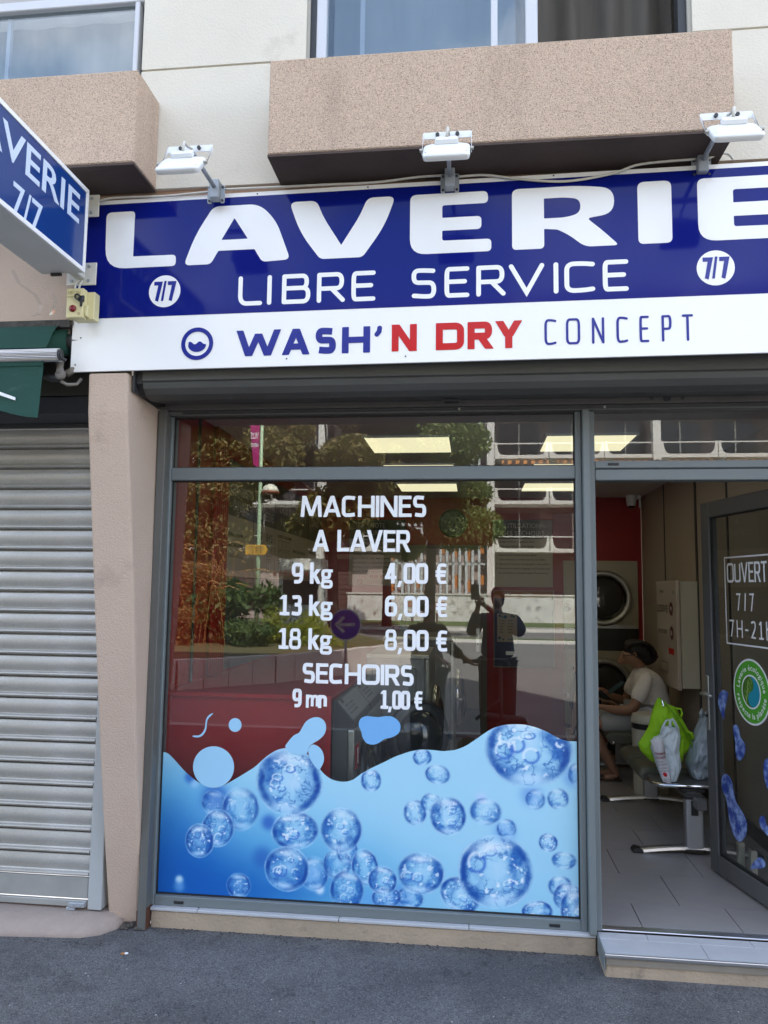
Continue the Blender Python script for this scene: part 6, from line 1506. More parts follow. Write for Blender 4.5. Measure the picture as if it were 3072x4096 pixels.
m_hair = mat('dark_hair', (.012, .009, .008), .55, bump=.6, bscale=90, stretch=(1, 1, .2)); m_tee = mat('white_tee', (.84, .80, .77), .9, var=.15, vscale=9, bump=.5, bscale=28); m_short = mat('pale_shorts', (.34, .34, .34), .9, bump=.3, bscale=30)
m_navy = mat('navy_shirt', (.02, .026, .05), .9); m_trous = mat('dark_trousers', (.018, .018, .02), .9); m_sandal = mat('sandal', (.06, .035, .02), .7)
# --- seated person in white
ps = thing('person', 'seated person in white T-shirt and pale shorts, dark hair and glasses, reading a phone', 'person', (1.42, 2.9, FZ))
Yc = 2.90; n = {}
n['pel'] = (1.43, Yc, .575, (.125, .15)); n['sp1'] = (1.45, Yc, .70, .11); n['sp2'] = (1.435, Yc, .83, .11); n['ch'] = (1.39, Yc, .93, .105)
n['nb'] = (1.375, Yc, 1.005, .062); n['nk'] = (1.335, Yc, 1.05, .056); n['hd'] = (1.31, Yc, 1.10, .086); n['fh'] = (1.252, Yc, 1.09, .070); n['jw'] = (1.262, Yc, 1.015, .042); n['ns'] = (1.185, Yc, 1.032, .012); n['crn'] = (1.350, Yc, 1.15, .07)
ch = [['pel', 'sp1', 'sp2', 'ch', 'nb', 'nk', 'hd', 'crn'], ['hd', 'fh', 'ns'], ['hd', 'jw']]
for s, pre in ((-1, 'l'), (1, 'r')):
    y = Yc+s*.185
    n[pre+'sh'] = (1.395, Yc+s*.15, .945, .058)
    if pre == 'l':
        n[pre+'el'] = (1.255, y-.03, .685, .044); n[pre+'fa'] = (1.14, y+.02, .675, .040); n[pre+'wr'] = (1.035, y+.07, .69, .026)
        hd_dir = (-1, .3, .25)
    else:
        n[pre+'el'] = (1.28, y+.03, .70, .042); n[pre+'fa'] = (1.21, y-.02, .725, .036); n[pre+'wr'] = (1.135, y-.07, .765, .025); hd_dir = (-.75, -.3, .55)
    ch.append(['ch', pre+'sh', pre+'el', pre+'fa', pre+'wr']); hand(n, ch, pre+'h', pre+'wr', hd_dir, 1.0, .55, s, Vector((0, 0, 1)))
    n[pre+'hp'] = (1.40, Yc+s*.09, .56, .09); n[pre+'th'] = (1.18, Yc+s*.10, .575, .078); n[pre+'kn'] = (.945, Yc+s*.11, .555, .056); n[pre+'ca'] = (1.02, Yc+s*.09, .39, .052); n[pre+'an'] = (1.13, Yc+s*.07, .185, .034)
    n[pre+'hl'] = (1.155, Yc+s*.07, .145, .032); n[pre+'to'] = (1.04, Yc+s*.08, .125, .026)
    ch.append(['pel', pre+'hp', pre+'th', pre+'kn', pre+'ca', pre+'an', pre+'hl', pre+'to'])
skin_mesh('body', n, ch, m_skin, ps)
q = {k: n[k] for k in n}; tq = {}
for k, r in (('pel', (.165, .18)), ('sp1', (.16, .175)), ('sp2', (.165, .185)), ('ch', (.15, .178)), ('nb', .078)): tq[k] = (*n[k][:3], r)
tq['pel'] = (1.44, Yc, .545, (.15, .175))
for pre, s in (('l', -1), ('r', 1)):
    tq[pre+'sh'] = (*n[pre+'sh'][:3], .078); a, b = Vector(n[pre+'sh'][:3]), Vector(n[pre+'el'][:3]); tq[pre+'m'] = (*(a.lerp(b, .45)), .070); tq[pre+'e'] = (*(a.lerp(b, .80)), .068)
skin_mesh('t_shirt', tq, [['pel', 'sp1', 'sp2', 'ch', 'nb'], ['ch', 'lsh', 'lm', 'le'], ['ch', 'rsh', 'rm', 're']], m_tee, ps)
sq = {'pel': (1.42, Yc, .56, (.14, .165))}
for pre, s in (('l', -1), ('r', 1)):
    sq[pre+'hp'] = (*n[pre+'hp'][:3], .103); sq[pre+'th'] = (*n[pre+'th'][:3], .092); sq[pre+'kn'] = (1.0, n[pre+'kn'][1], .563, .075)
skin_mesh('shorts', sq, [['pel', 'lhp', 'lth', 'lkn'], ['pel', 'rhp', 'rth', 'rkn']], m_short, ps)
hq = {'a': (1.225, Yc, 1.160, (.03, .06)), 'b': (1.30, Yc, 1.165, (.075, .088)), 'c': (1.385, Yc, 1.145, (.095, .098)), 'd': (1.435, Yc, 1.09, (.072, .085)), 'e': (1.462, Yc, 1.03, (.045, .06))}
skin_mesh('hair', hq, [['a', 'b', 'c', 'd', 'e']], m_hair, ps)
g = MB(); RR = random.Random(5)
for k in range(90):
    b0 = RR.uniform(-1.45, 1.45); rx_, ry_ = .115+RR.uniform(-.004, .012), .104+RR.uniform(-.004, .010); cx_, cz2 = 1.365, 1.125; s0 = RR.uniform(.2, 1.2); P_ = []
    for q_ in range(7):
        u = s0+(2.9-s0)*q_/6; P_.append((cx_-rx_*math.cos(u)*math.cos(b0*.5)+.02*q_/6, Yc+ry_*math.sin(b0)*(.55+.5*math.sin(u*.9)), cz2+.098*math.sin(u)-.03*(q_/6)**2*4*.5))
    g.tube(P_, [.004, .008, .009, .009, .008, .006, .002], 5)
stuff(g.build('hair_locks', m_hair, ps, smooth=True))
g = MB(); g.tube([(1.318, Yc-.087, 1.115), (1.27, Yc-.083, 1.108), (1.225, Yc-.065, 1.10)], .0035, 6); g.tube([(1.228+.006*math.cos(a), Yc-.045+.026*math.cos(a), 1.10+.02*math.sin(a)) for a in [2*PI*k/14 for k in range(15)]], .003, 5)
stuff(g.build('glasses', m_blackp, ps, smooth=True))
g = MB(); g.tube([(1.305, Yc-.082, 1.09), (1.32, Yc-.088, 1.11), (1.312, Yc-.086, 1.13), (1.298, Yc-.082, 1.12)], .008, 6); g.build('ear', m_skin, ps, smooth=True)
for pre in 'lr':
    a = Vector(n[pre+'hl'][:3]); b = Vector(n[pre+'to'][:3]); g = MB()
    lp = rpoly([(b.x-.045, a.y-.03, .03), (a.x+.035, a.y-.028, .025), (a.x+.035, a.y+.028, .025), (b.x-.045, a.y+.032, .03)], 4); g.prism(lp, 2, FZ+.0005, FZ+.016); g.build('sandal', m_sandal, ps)
ph = thing('phone', 'dark teal phone case held in front of the person in white', 'phone', (1.16, 2.9, .80))
g = MB(); R3 = Matrix.Rotation(math.radians(-38), 3, 'Y'); g.box(-.075, .075, -.055, .055, -.008, .008); g.v = [tuple(Vector((1.175, 2.93, .835))+R3@Vector(p)) for p in g.v]; g.build('case', mat('teal_case', (.006, .045, .05), .5), ph, bevel=.006, seg=2)
# --- second person, mostly hidden by the mullion
p2 = thing('person', 'person in navy shirt half hidden behind the grey mullion, arm hanging down', 'person', (1.0, 3.5, FZ))
n = {}; Y2 = 3.48; ch = [['pel', 'sp1', 'sp2', 'ch', 'nb', 'nk', 'hd', 'crn'], ['hd', 'jw'], ['hd', 'fh', 'ns']]
n['pel'] = (.965, Y2, .53, (.11, .14)); n['sp1'] = (.965, Y2, .66, .10); n['sp2'] = (.97, Y2, .79, .105); n['ch'] = (.985, Y2, .90, .10); n['nb'] = (.995, Y2, .985, .052); n['nk'] = (1.0, Y2, 1.03, .046); n['hd'] = (1.01, Y2, 1.10, .075); n['crn'] = (1.0, Y2, 1.135, .065); n['jw'] = (1.05, Y2, 1.05, .04); n['fh'] = (1.045, Y2, 1.11, .06); n['ns'] = (1.112, Y2, 1.075, .011)
for pre, s in (('l', -1), ('r', 1)):
    n[pre+'sh'] = (.965, Y2+s*.15, .90, .05)
    if s < 0: n[pre+'el'] = (.905, Y2-.21, .66, .038); n[pre+'wr'] = (.865, Y2-.20, .455, .024); hand(n, ch, pre+'h', pre+'wr', (-.25, 0, -1), .95, .4, 1, Vector((0, 1, 0)))
    else: n[pre+'el'] = (1.0, Y2+.22, .68, .038); n[pre+'wr'] = (1.18, Y2+.15, .62, .024); hand(n, ch, pre+'h', pre+'wr', (1, -.2, 0), .95, .4, 1)
    ch.append(['ch', pre+'sh', pre+'el', pre+'wr'])
    n[pre+'hp'] = (1.0, Y2+s*.09, .52, .08); n[pre+'kn'] = (1.30, Y2+s*.10, .50, .05); n[pre+'an'] = (1.24, Y2+s*.09, .18, .035); n[pre+'to'] = (1.36, Y2+s*.09, .13, .026)
    ch.append(['pel', pre+'hp', pre+'kn', pre+'an', pre+'to'])
skin_mesh('body', n, ch, mat('skin_light', (.36, .20, .135), .5), p2)
tq = {k: (*n[k][:3], r) for k, r in (('pel', (.125, .155)), ('sp1', .122), ('sp2', .125), ('ch', .115), ('nb', .062))}
for pre in 'lr':
    tq[pre+'sh'] = (*n[pre+'sh'][:3], .068); tq[pre+'m'] = (*(Vector(n[pre+'sh'][:3]).lerp(Vector(n[pre+'el'][:3]), .75)), .058)
skin_mesh('shirt', tq, [['pel', 'sp1', 'sp2', 'ch', 'nb'], ['ch', 'lsh', 'lm'], ['ch', 'rsh', 'rm']], m_navy, p2)
tq = {'pel': (.97, Y2, .52, (.12, .15))}
for pre in 'lr': tq[pre+'hp'] = (*n[pre+'hp'][:3], .09); tq[pre+'kn'] = (*n[pre+'kn'][:3], .066); tq[pre+'an'] = (*n[pre+'an'][:3], .05)
skin_mesh('trousers', tq, [['pel', 'lhp', 'lkn', 'lan'], ['pel', 'rhp', 'rkn', 'ran']], m_trous, p2)
skin_mesh('hair', {'a': (1.03, Y2, 1.165, .05), 'b': (.995, Y2, 1.15, .078), 'c': (.965, Y2, 1.09, .06)}, [['a', 'b', 'c']], m_hair, p2)
stl = thing('stool', 'small black stool under the person in navy by the dryers', 'stool', (.97, 3.48, FZ))
g = MB(); g.lathe([(.13, .405), (.15, .415), (.15, .438), (.14, .445)], (.97, 3.48, 0), n=24); g.build('seat', m_dark, stl)
for a in range(4):
    g = MB(); x, y = .97+.11*math.cos(a*PI/2+.7), 3.48+.11*math.sin(a*PI/2+.7); g.tube([(x, y, .404), (x+.03*math.cos(a*PI/2+.7), y+.03*math.sin(a*PI/2+.7), FZ+.001)], .011, 8); g.build('leg', m_dark, stl)
# --- the photographer and a companion, seen mirrored in the pane
def standing(name_lab, X, Y, H, face, arms, top_m, leg_m, hair='short'):
    t = thing('person', name_lab, 'person', (X, Y, 0)); n = {}; k = H/1.68; fx, fy = face
    L = lambda a, b, z, r: (X+a*k*fy*-1+b*k*fx, Y+a*k*fx+b*k*fy, z*k, r*k if not isinstance(r, tuple) else tuple(q*k for q in r))
    # a: to the person's left (+) ; b: forwards
    n['pel'] = L(0, 0, .93, (.15, .11)); n['sp1'] = L(0, 0, 1.08, (.13, .10)); n['sp2'] = L(0, 0, 1.22, (.14, .105)); n['ch'] = L(0, 0, 1.34, (.13, .09)); n['nb'] = L(0, 0, 1.42, .055); n['nk'] = L(0, .01, 1.46, .05); n['hd'] = L(0, .02, 1.56, .08); n['crn'] = L(0, .0, 1.61, .065); n['jw'] = L(0, .06, 1.50, .045); n['ns'] = L(0, .115, 1.54, .012)
    ch = [['pel', 'sp1', 'sp2', 'ch', 'nb', 'nk', 'hd', 'crn'], ['hd', 'jw'], ['hd', 'ns']]
    for pre, s in (('l', 1), ('r', -1)):
        n[pre+'sh'] = L(s*.17, 0, 1.36, .055)
        el, wr = arms[pre]; n[pre+'el'] = (*el, .042); n[pre+'wr'] = (*wr, .026); ch.append(['ch', pre+'sh', pre+'el', pre+'wr'])
        hand(n, ch, pre+'h', pre+'wr', Vector(wr)-Vector(el), .95, .6, s)
        n[pre+'hp'] = L(s*.09, 0, .88, .085); n[pre+'kn'] = L(s*.09, .02, .47, .055); n[pre+'an'] = L(s*.09, 0, .08, .038); n[pre+'to'] = L(s*.10, .14, .035, .033)
        ch.append(['pel', pre+'hp', pre+'kn', pre+'an', pre+'to'])
    skin_mesh('body', n, ch, m_skin, t)
    tq = {q: (*n[q][:3], r*k if not isinstance(r, tuple) else tuple(z*k for z in r)) for q, r in (('pel', (.20, .15)), ('sp1', (.18, .14)), ('sp2', (.19, .145)), ('ch', (.185, .125)), ('nb', .072))}
    for pre in 'lr':
        tq[pre+'sh'] = (*n[pre+'sh'][:3], .085); tq[pre+'m'] = (*(Vector(n[pre+'sh'][:3]).lerp(Vector(n[pre+'el'][:3]), .55)), .078); tq[pre+'e'] = (*Vector(n[pre+'el'][:3]), .07); tq[pre+'w'] = (*(Vector(n[pre+'el'][:3]).lerp(Vector(n[pre+'wr'][:3]), .8)), .046)
    skin_mesh('top', tq, [['pel', 'sp1', 'sp2', 'ch', 'nb'], ['ch', 'lsh', 'lm', 'le', 'lw'], ['ch', 'rsh', 'rm', 're', 'rw']], top_m, t)
    tq = {'pel': (*n['pel'][:3], (.165*k, .125*k))}
    for pre in 'lr': tq[pre+'hp'] = (*n[pre+'hp'][:3], .125); tq[pre+'kn'] = (*n[pre+'kn'][:3], .10); tq[pre+'an'] = (*n[pre+'an'][:3], .085)
    skin_mesh('trousers', tq, [['pel', 'lhp', 'lkn', 'lan'], ['pel', 'rhp', 'rkn', 'ran']], leg_m, t)
    b = [('a', L(0, .06, 1.645, .04)), ('b', L(0, -.01, 1.63, .082)), ('c', L(0, -.05, 1.56, .075))]
    if hair == 'bun': b += [('d', L(0, -.07, 1.63, .05)), ('e', L(0.05, -.06, 1.70, .045))]
    else: b += [('d', L(0, -.06, 1.46, .06))]
    skin_mesh('hair', dict(b), [[q[0] for q in b]], m_hair, t); return t
standing('person behind the camera in a navy top, both elbows bent to hold up a phone', .24, -4.16, 1.66, (-.15, .99), {'l': ((-.02, -4.06, 1.19), (.045, -3.90, 1.47)), 'r': ((.47, -4.05, 1.20), (.115, -3.89, 1.47))}, mat('navy_cardigan', (.018, .024, .055), .95, bump=.4, bscale=18), m_trous)
t = thing('phone', 'dark phone held up at the spot where the picture is taken', 'phone', (.015, -3.79, 1.60)); g = MB(); g.box(-.025, .052, -3.80, -3.792, 1.53, 1.68); g.build('case', m_blackp, t, bevel=.003)
standing('person with hair in a bun and brown top, reaching for the handle of a pushchair', -.44, -3.62, 1.55, (.6, .8), {'l': ((-.56, -3.50, 1.10), (-.30, -3.45, .98)), 'r': ((-.25, -3.62, 1.10), (-.06, -3.62, .97))}, mat('brown_top', (.06, .042, .034), .9), m_trous, 'bun')
pc = thing('pushchair', 'dark folding pushchair with a looped grab handle, standing behind the camera', 'pushchair', (.15, -3.75, 0))
m_tube = mat('dark_tube', (.02, .02, .022), .4)
g = MB(); g.tube([(-.10, -3.66, .95), (.22, -3.66, .97), (.30, -3.66, .965), (.325, -3.66, .935), (.31, -3.66, .90), (.27, -3.66, .895)], .02, 10); g.build('handle', m_tube, pc, smooth=True)
for x0, z0, x1, z1 in ((.255, .96, .255, .12), (.255, .62, .02, .42)):
    g = MB(); g.tube([(x0, -3.66, z0), (x1, -3.66, z1)], .014, 8); g.build('frame_tube', m_tube, pc, smooth=True)
g = MB(); g.loft([[(.10, -3.9, .40), (.50, -3.9, .36), (.50, -3.68, .36), (.10, -3.68, .40)], [(.10, -3.9, .46), (.50, -3.9, .42), (.50, -3.68, .42), (.10, -3.68, .46)]]); g.build('seat', m_trous, pc, bevel=.02)
for x in (-.05, .55):
    for y in (-3.66, -3.92):
        g = MB(); g.lathe([(.09, y-.015), (.105, y-.012), (.105, y+.012), (.09, y+.015)], (x, 0, .106), ax=1, n=20); w_ = g.build('wheel', m_tube, pc, smooth=False)

# ================================================================== ACROSS THE STREET (real, behind the camera; it shows in the panes)
m_conc = mat('pale_concrete', (.70, .68, .63), .85, var=.3, vscale=.8, vcol=(.55, .53, .49))
m_win = mat('dark_window', (.03, .028, .03), .12, spec=.6); m_pinkw = mat('pinkish_wall', (.42, .33, .30), .9, var=.2, vscale=.6); m_shut = mat('brown_shutter', (.10, .06, .05), .6)
m_orange = mat('orange_panel', (.50, .17, .035), .6); m_slatg = mat('grey_louvre', (.50, .53, .53), .6)
OY = -40.0
ob = thing('apartment_block', 'long white apartment block with scooped balcony parapets across the street', 'building', (0, OY, 0))
g = MB(); g.box(-45, 45, OY-14, OY-1.6, -.1, 19); g.build('core', mat('recess_wall', (.16, .135, .13), .8), ob)
g = MB(); g.box(-45, .7, OY-1.6, OY-.6, -.1, 3.7); g.build('ground_floor', m_pinkw, ob)
for x0, x1 in ((-9.6, -7.0), (-15, -12.5), (-21, -18), (-27, -24)):
    g = MB(); g.box(x0, x1, OY-.6, OY-.55, .4, 3.4); pn = g.build('roller_door', m_shut, ob)
    for k in range(10):
        q = MB(); q.box(x0, x1, OY-.55, OY-.53, .5+.29*k, .74+.29*k); q.build('slat', m_shut, pn)
# scooped parapets: U cut-outs between ribs
def parapet(x0, x1, z):
    pts = [(x0, z), (x1, z), (x1, z+.92), (x1-.12, z+.92), (x1-.16, z+.5, .25), (x1-.30, z+.22, .25), (x1-.6, z+.20), (x0+.6, z+.20), (x0+.30, z+.22, .25), (x0+.16, z+.5, .25), (x0+.12, z+.92), (x0, z+.92)]
    g = MB(); frame_add(g, fill([rpoly([(p[0]-(x0), p[1]-z, p[2] if len(p) > 2 else 0) for p in pts], 4)], .16), (x0, OY, z), (1, 0, 0), (0, 0, 1), (0, 1, 0)); b = g.build('parapet', m_conc, ob)
    q = MB(); q.box(x0+.12, x1-.12, OY+.02, OY+.09, z+.84, z+.90); q.build('handrail', m_conc, b); return b
for z in (3.85, 6.55, 9.15, 11.8):
    for i in range(-8, 9):
        x = 1.2+3.05*i
        if -5.2 < x < .5: continue
        if i < 0: x -= .75
        parapet(x, x+3.0, z)
    g = MB(); g.box(.9, 30, OY-1.6, OY-.01, z, z+.14); g.box(-30, -4.9, OY-1.6, OY-.01, z, z+.14); g.each('slab', m_conc, ob)
    for i in range(-8, 9):
        x = 1.5+3.05*i
        if -5.2 < x < .5: continue
        g = MB(); g.box(x, x+2.3, OY-1.59, OY-1.55, z+.3, z+2.35); w_ = g.build('window', m_win, ob)
        q = MB(); q.box(x+1.12, x+1.18, OY-1.549, OY-1.53, z+.3, z+2.35); q.build('mullion', m_conc, w_)
for x in (.75, 9.9, 19.0, -9.0, -18.2):
    g = MB(); g.box(x, x+.42, OY-.3, OY+.25, 1.2, 18); g.build('pier', m_conc, ob)
for i in range(5):
    x = 1.6+3.05*i
    g = MB(); g.add([(x, OY+.05, 9.05), (x+2.6, OY+.05, 9.05), (x+2.6, OY+.5, 8.75), (x, OY+.5, 8.75)], [(0, 1, 2, 3)])
    a_ = g.build('balcony_awning', mat('awning_stripe', (.40, .18, .06), .8), ob); sm = a_.modifiers.new('thickness', 'SOLIDIFY'); sm.thickness = .03
    for k in range(6):
        q = MB(); q.box(x+.1+.43*k, x+.3+.43*k, OY+.49, OY+.54, 8.70, 8.98); q.build('stripe', m_shut, a_)
# louvred stair bay
for r, (z0, z1) in enumerate(((1.5, 3.1), (3.25, 5.1), (5.3, 7.2), (7.4, 9.3), (9.5, 11.4))):
    for k in range(15):
        x = -4.8+.36*k; g = MB(); g.box(x, x+.14, OY+.0, OY+.12, z0, z1); g.build('louvre', m_slatg, ob)
        if k % 2 == 0:
            q = MB(); q.box(x+.15, x+.34, OY-.08, OY-.02, z0+.1+.2*(k % 3), z0+.75+.15*(k % 4)); q.build('orange_panel', m_orange, ob)
    g = MB(); g.box(-4.9, .65, OY-.05, OY+.06, z1+.02, z1+.12); g.build('louvre_rail', m_slatg, ob)
# ground: raised terrace wall, lawn strip, far pavement
rw_ = thing('terrace_wall', 'long flaking white terrace wall in front of the apartment block', 'wall', (4, -39.2, 0))
m_flake = mat('flaking_paint', (.74, .73, .70), .9, var=.8, vscale=1.2, vcol=(.52, .50, .46)); layer(m_flake, 3.5, .56, .66, (.20, .17, .14), .8)
g = MB(); g.box(-7, 32, -39.3, -39.0, -.1, 1.42); g.build('wall', m_flake, rw_); g = MB(); g.box(-7.05, 32, -39.35, -38.95, 1.421, 1.50); g.build('coping', m_conc, rw_)
m_grass = mat('grass', (.060, .105, .022), .95, var=.7, vscale=2, vcol=(.12, .115, .04)); layer(m_grass, 30, .5, .7, (.03, .06, .012), .6)
g = MB(); g.box(-12, 32, -38.95, -33.5, -.12, -.02); struct(g.build('lawn', m_grass))
g = MB(); g.box(-60, 60, -33.5, -31, -.13, -.03); struct(g.build('far_pavement', mat('far_pavement', (.30, .29, .27), .9, var=.3, vscale=.7)))
g = MB(); g.box(-60, 60, -31.0, -30.8, -.13, .0); struct(g.build('far_kerb', m_conc))
g = MB(); g.box(-3, 40, -24.6, -23.4, -.13, -.04); struct(g.build('verge', m_grass))
g = MB(); g.box(-3, 40, -23.4, -23.2, -.13, -.02); struct(g.build('verge_kerb', m_conc))
bn_ = thing('park_bench', 'orange wooden park bench in front of the terrace wall', 'bench', (-2.5, -37, 0))
m_wood = mat('orange_wood', (.32, .115, .035), .6, var=.3, vscale=8, stretch=(.3, 1, 3))
for z, y, h_ in ((.46, -36.7, .05), (.46, -36.9, .05), (.78, -37.1, .12), (.94, -37.12, .12)):
    g = MB(); g.box(-3.6, -1.5, y-.06, y+.06, z, z+h_); g.build('slat', m_wood, bn_)
for x in (-3.2, -1.9): g = MB(); g.box(x-.05, x+.05, -37.15, -36.65, -.02, .455); g.build('leg', m_shut, bn_)
# planter: low block wall, soil, plants
pw = thing('planter_wall', 'low curved planter wall of pale concrete blocks at the edge of the flower bed', 'planter wall', (-4, -11, 0))
m_block = mat('block_concrete', (.56, .50, .45), .9, var=.5, vscale=3, vcol=(.38, .33, .29), bump=.4)
pth = [(-9.5, -7.2), (-7.2, -8.1), (-5.1, -9.2), (-3.76, -10.6), (-2.7, -12.3), (-1.9, -14.2), (-1.5, -15.3), (-1.7, -16.5), (-2.6, -17.2)]
pts = []
for (a, b) in zip(pth, pth[1:]):
    for k in range(4): pts.append((a[0]+(b[0]-a[0])*k/4, a[1]+(b[1]-a[1])*k/4))
for i in range(len(pts)-1):
    a, b = Vector((*pts[i], 0)), Vector((*pts[i+1], 0)); d_ = (b-a).normalized(); nn = Vector((-d_.y, d_.x, 0))*.11; a = a+d_*.008; b = b-d_*.008; h_ = .365+.008*((i*7) % 3)
    g = MB(); g.loft([[tuple(a+nn), tuple(b+nn), tuple(b-nn), tuple(a-nn)], [tuple(a+nn+Vector((0, 0, h_))), tuple(b+nn+Vector((0, 0, h_))), tuple(b-nn+Vector((0, 0, h_))), tuple(a-nn+Vector((0, 0, h_)))]])
    g.v = [(p[0], p[1], p[2] if p[2] > .1 else -.14) for p in g.v]; g.build('block', m_block, pw)
g = MB(); lp = [(p[0]-.05, p[1]-.12) for p in pts]+[(-6, -26), (-16, -26), (-16, -7.2)]
v, f = fill([lp], .02); g.add([(p[0], p[1], .25+p[2]) for p in v], f); struct(g.build('planting_bed', mat('soil_grass', (.10, .085, .03), .95, var=.6, vscale=1.5, vcol=(.05, .06, .02))))
def leaves(centers, n, size, spread=1.0, flat=.0, seed=0):
    """many small leaf faces scattered through ellipsoid clumps: (x, y, z, rx, ry, rz)"""
    R_ = np.random.default_rng(seed); g = MB(); vs_ = []; fs = []
    C_ = np.array(centers); w = (C_[:, 3]*C_[:, 4]*C_[:, 5])**.6; idx = R_.choice(len(C_), n, p=w/w.sum())
    d = R_.normal(size=(n, 3)); d /= np.linalg.norm(d, axis=1)[:, None]; rad = R_.random(n)**.45
    P_ = C_[idx, :3]+d*rad[:, None]*C_[idx, 3:]*spread
    nx = R_.normal(size=(n, 3)); nx /= np.linalg.norm(nx, axis=1)[:, None]; ny = np.cross(nx, R_.normal(size=(n, 3))); ny /= np.linalg.norm(ny, axis=1)[:, None]
    s = size*(.6+.8*R_.random(n))[:, None]
    q = np.stack([P_-nx*s, P_-ny*s*.38, P_+nx*s, P_+ny*s*.38], 1).reshape(-1, 3)
    g.v = [tuple(p) for p in q]; g.f = [(4*i, 4*i+1, 4*i+2, 4*i+3) for i in range(n)]; return g
def leaf_mat(name, c1, c2):
    m = mat(name, c1, .65, var=1.0, vscale=1.6, vcol=c2, detail=2); t = m.node_tree; b = t.nodes['Principled BSDF']
    out = t.nodes['Material Output']; tr = t.nodes.new('ShaderNodeBsdfTranslucent'); mi = t.nodes.new('ShaderNodeMixShader'); mi.inputs[0].default_value = .3
    tr.inputs['Color'].default_value = (*[x*1.3 for x in c1], 1); t.links.new(b.outputs[0], mi.inputs[1]); t.links.new(tr.outputs[0], mi.inputs[2]); t.links.new(mi.outputs[0], out.inputs[0]); return m
m_leaf1 = leaf_mat('tree_leaf', (.17, .17, .045), (.23, .17, .06)); m_leaf2 = leaf_mat('tree_leaf_green', (.13, .195, .045), (.19, .205, .065))
m_bark = mat('bark', (.09, .07, .055), .95, var=.5, vscale=6, bump=.6)
def tree(x, y, h, r, lean, m, lab, seed, zlow):
    t = thing('tree', lab, 'tree', (x, y, 0), 'trees across the street'); R_ = np.random.default_rng(seed)
    top = Vector((x+lean, y, h*.62)); g = MB(); g.tube([(x, y, -.1), (x+lean*.25, y, h*.2), (x+lean*.6, y+.1, h*.42), tuple(top)], [.24, .19, .15, .09], 10); tk = g.build('trunk', m_bark, t, smooth=True)
    cl = []
    for k in range(22):
        a, rr, z = R_.random()*2*PI, r*R_.random()**.6, zlow+(h-zlow)*R_.random(); taper = 1-.45*abs((z-zlow)/(h-zlow)-.4)*2*.8
        c_ = (x+lean+rr*math.cos(a)*taper, y+rr*math.sin(a)*taper, z); s = r*(.18+.18*R_.random()); cl.append((*c_, s, s, s*.7))
        if k < 9:
            b_ = MB(); b0 = Vector((x+lean*.6, y+.1, h*(.36+.02*k))); b_.tube([tuple(b0), tuple(b0.lerp(Vector(c_), .5)+Vector((0, 0, .2))), c_], [.06, .04, .015], 6); b_.build('limb', m_bark, tk, smooth=True)
    lv = leaves(cl, 75000, .10, 1.35, seed=seed+1); lv.build('crown', m, t); return t
tree(-9.5, -24, 10.5, 3.6, .4, m_leaf1, 'leaning tree with olive crown behind the flower bed, leftmost', 31, 3.4)
tree(-5.2, -25, 11.0, 3.4, -.3, m_leaf1, 'tree with brownish olive crown beside the green lamp post', 32, 3.6)
tree(-1.7, -26, 11.5, 3.0, .2, m_leaf2, 'greener tree whose crown reaches the white balconies', 33, 3.9)
tree(-15, -27, 10, 3.6, 0, m_leaf2, 'tree far to the left behind the flower bed', 34, 3.2)
tree(-4.0, -32, 10, 2.4, 0, m_leaf2, 'smaller tree close to the louvred stair bay', 35, 3.4)
# lamp post with banner, lantern and diversion sign
lp_ = thing('lamp_post', 'pale green lamp post with small dome lantern and magenta banner', 'lamp post', (-6.77, -20, .2))
m_pg = mat('pale_green_paint', (.36, .50, .32), .4)
g = MB(); g.tube([(-6.77, -20, .2), (-6.77, -20, 3), (-6.77, -20, 9)], [.075, .065, .05], 12); g.build('post', m_pg, lp_, smooth=True)
g = MB(); g.tube([(-6.72, -20, 4.62), (-6.5, -20, 4.70)], .025, 6); a_ = g.build('arm', mat('terracotta_paint', (.42, .13, .07), .5), lp_, smooth=True)
g = MB(); g.lathe([(.27, 4.70), (.26, 4.76), (.20, 4.87), (.10, 4.93), (.002, 4.95)], (-6.44, -20, 0), n=20); g.build('dome', mat('lantern_cream', (.70, .70, .58), .4), a_, smooth=True)
g = MB(); g.lathe([(.29, 4.66), (.30, 4.69), (.27, 4.7)], (-6.44, -20, 0), n=20); g.build('rim', mat('terracotta_paint', (.42, .13, .07), .5), a_, smooth=True)
g = MB(); lp = [(-7.16, 6.9), (-6.84, 6.9), (-6.84, 5.48), (-7.02, 5.58)]
frame_add(g, fill([lp], .012), (0, -20, 0), (1, 0, 0), (0, 0, 1), (0, 1, 0)); bn2 = g.build('banner', mat('magenta_cloth', (.50, .02, .16), .8, var=.8, vscale=3, vcol=(.20, .02, .16)), lp_)
def mirror_text(par, lines, m, o):
    g = MB()
    for s, xl, xr, b, t_ in lines: frame_add(g, fit_text(s, -xr, -xl, b, t_, .015, .001, 2), o, (-1, 0, 0), (0, 0, 1), (0, 1, 0))
    return stuff(g.build('lettering', m, par))
mirror_text(bn2, [('VILLE', -7.13, -6.87, 6.42, 6.62), ('HABITANTE', -7.10, -6.87, 6.15, 6.28)], m_vinyl, (0, -19.986, 0))
ds = thing('diversion_sign', 'yellow DEVIATION arrow sign strapped to the pale green lamp post', 'road sign', (-6.8, -19.9, 2.69))
g = MB(); frame_add(g, fill([[(-7.16, 2.69), (-6.53, 2.69), (-6.44, 2.845), (-6.53, 3.0), (-7.16, 3.0)]], .012), (0, -19.905, 0), (1, 0, 0), (0, 0, 1), (0, 1, 0)); pl_ = g.build('plate', mat('sign_yellow', (.62, .34, .02), .5), ds)
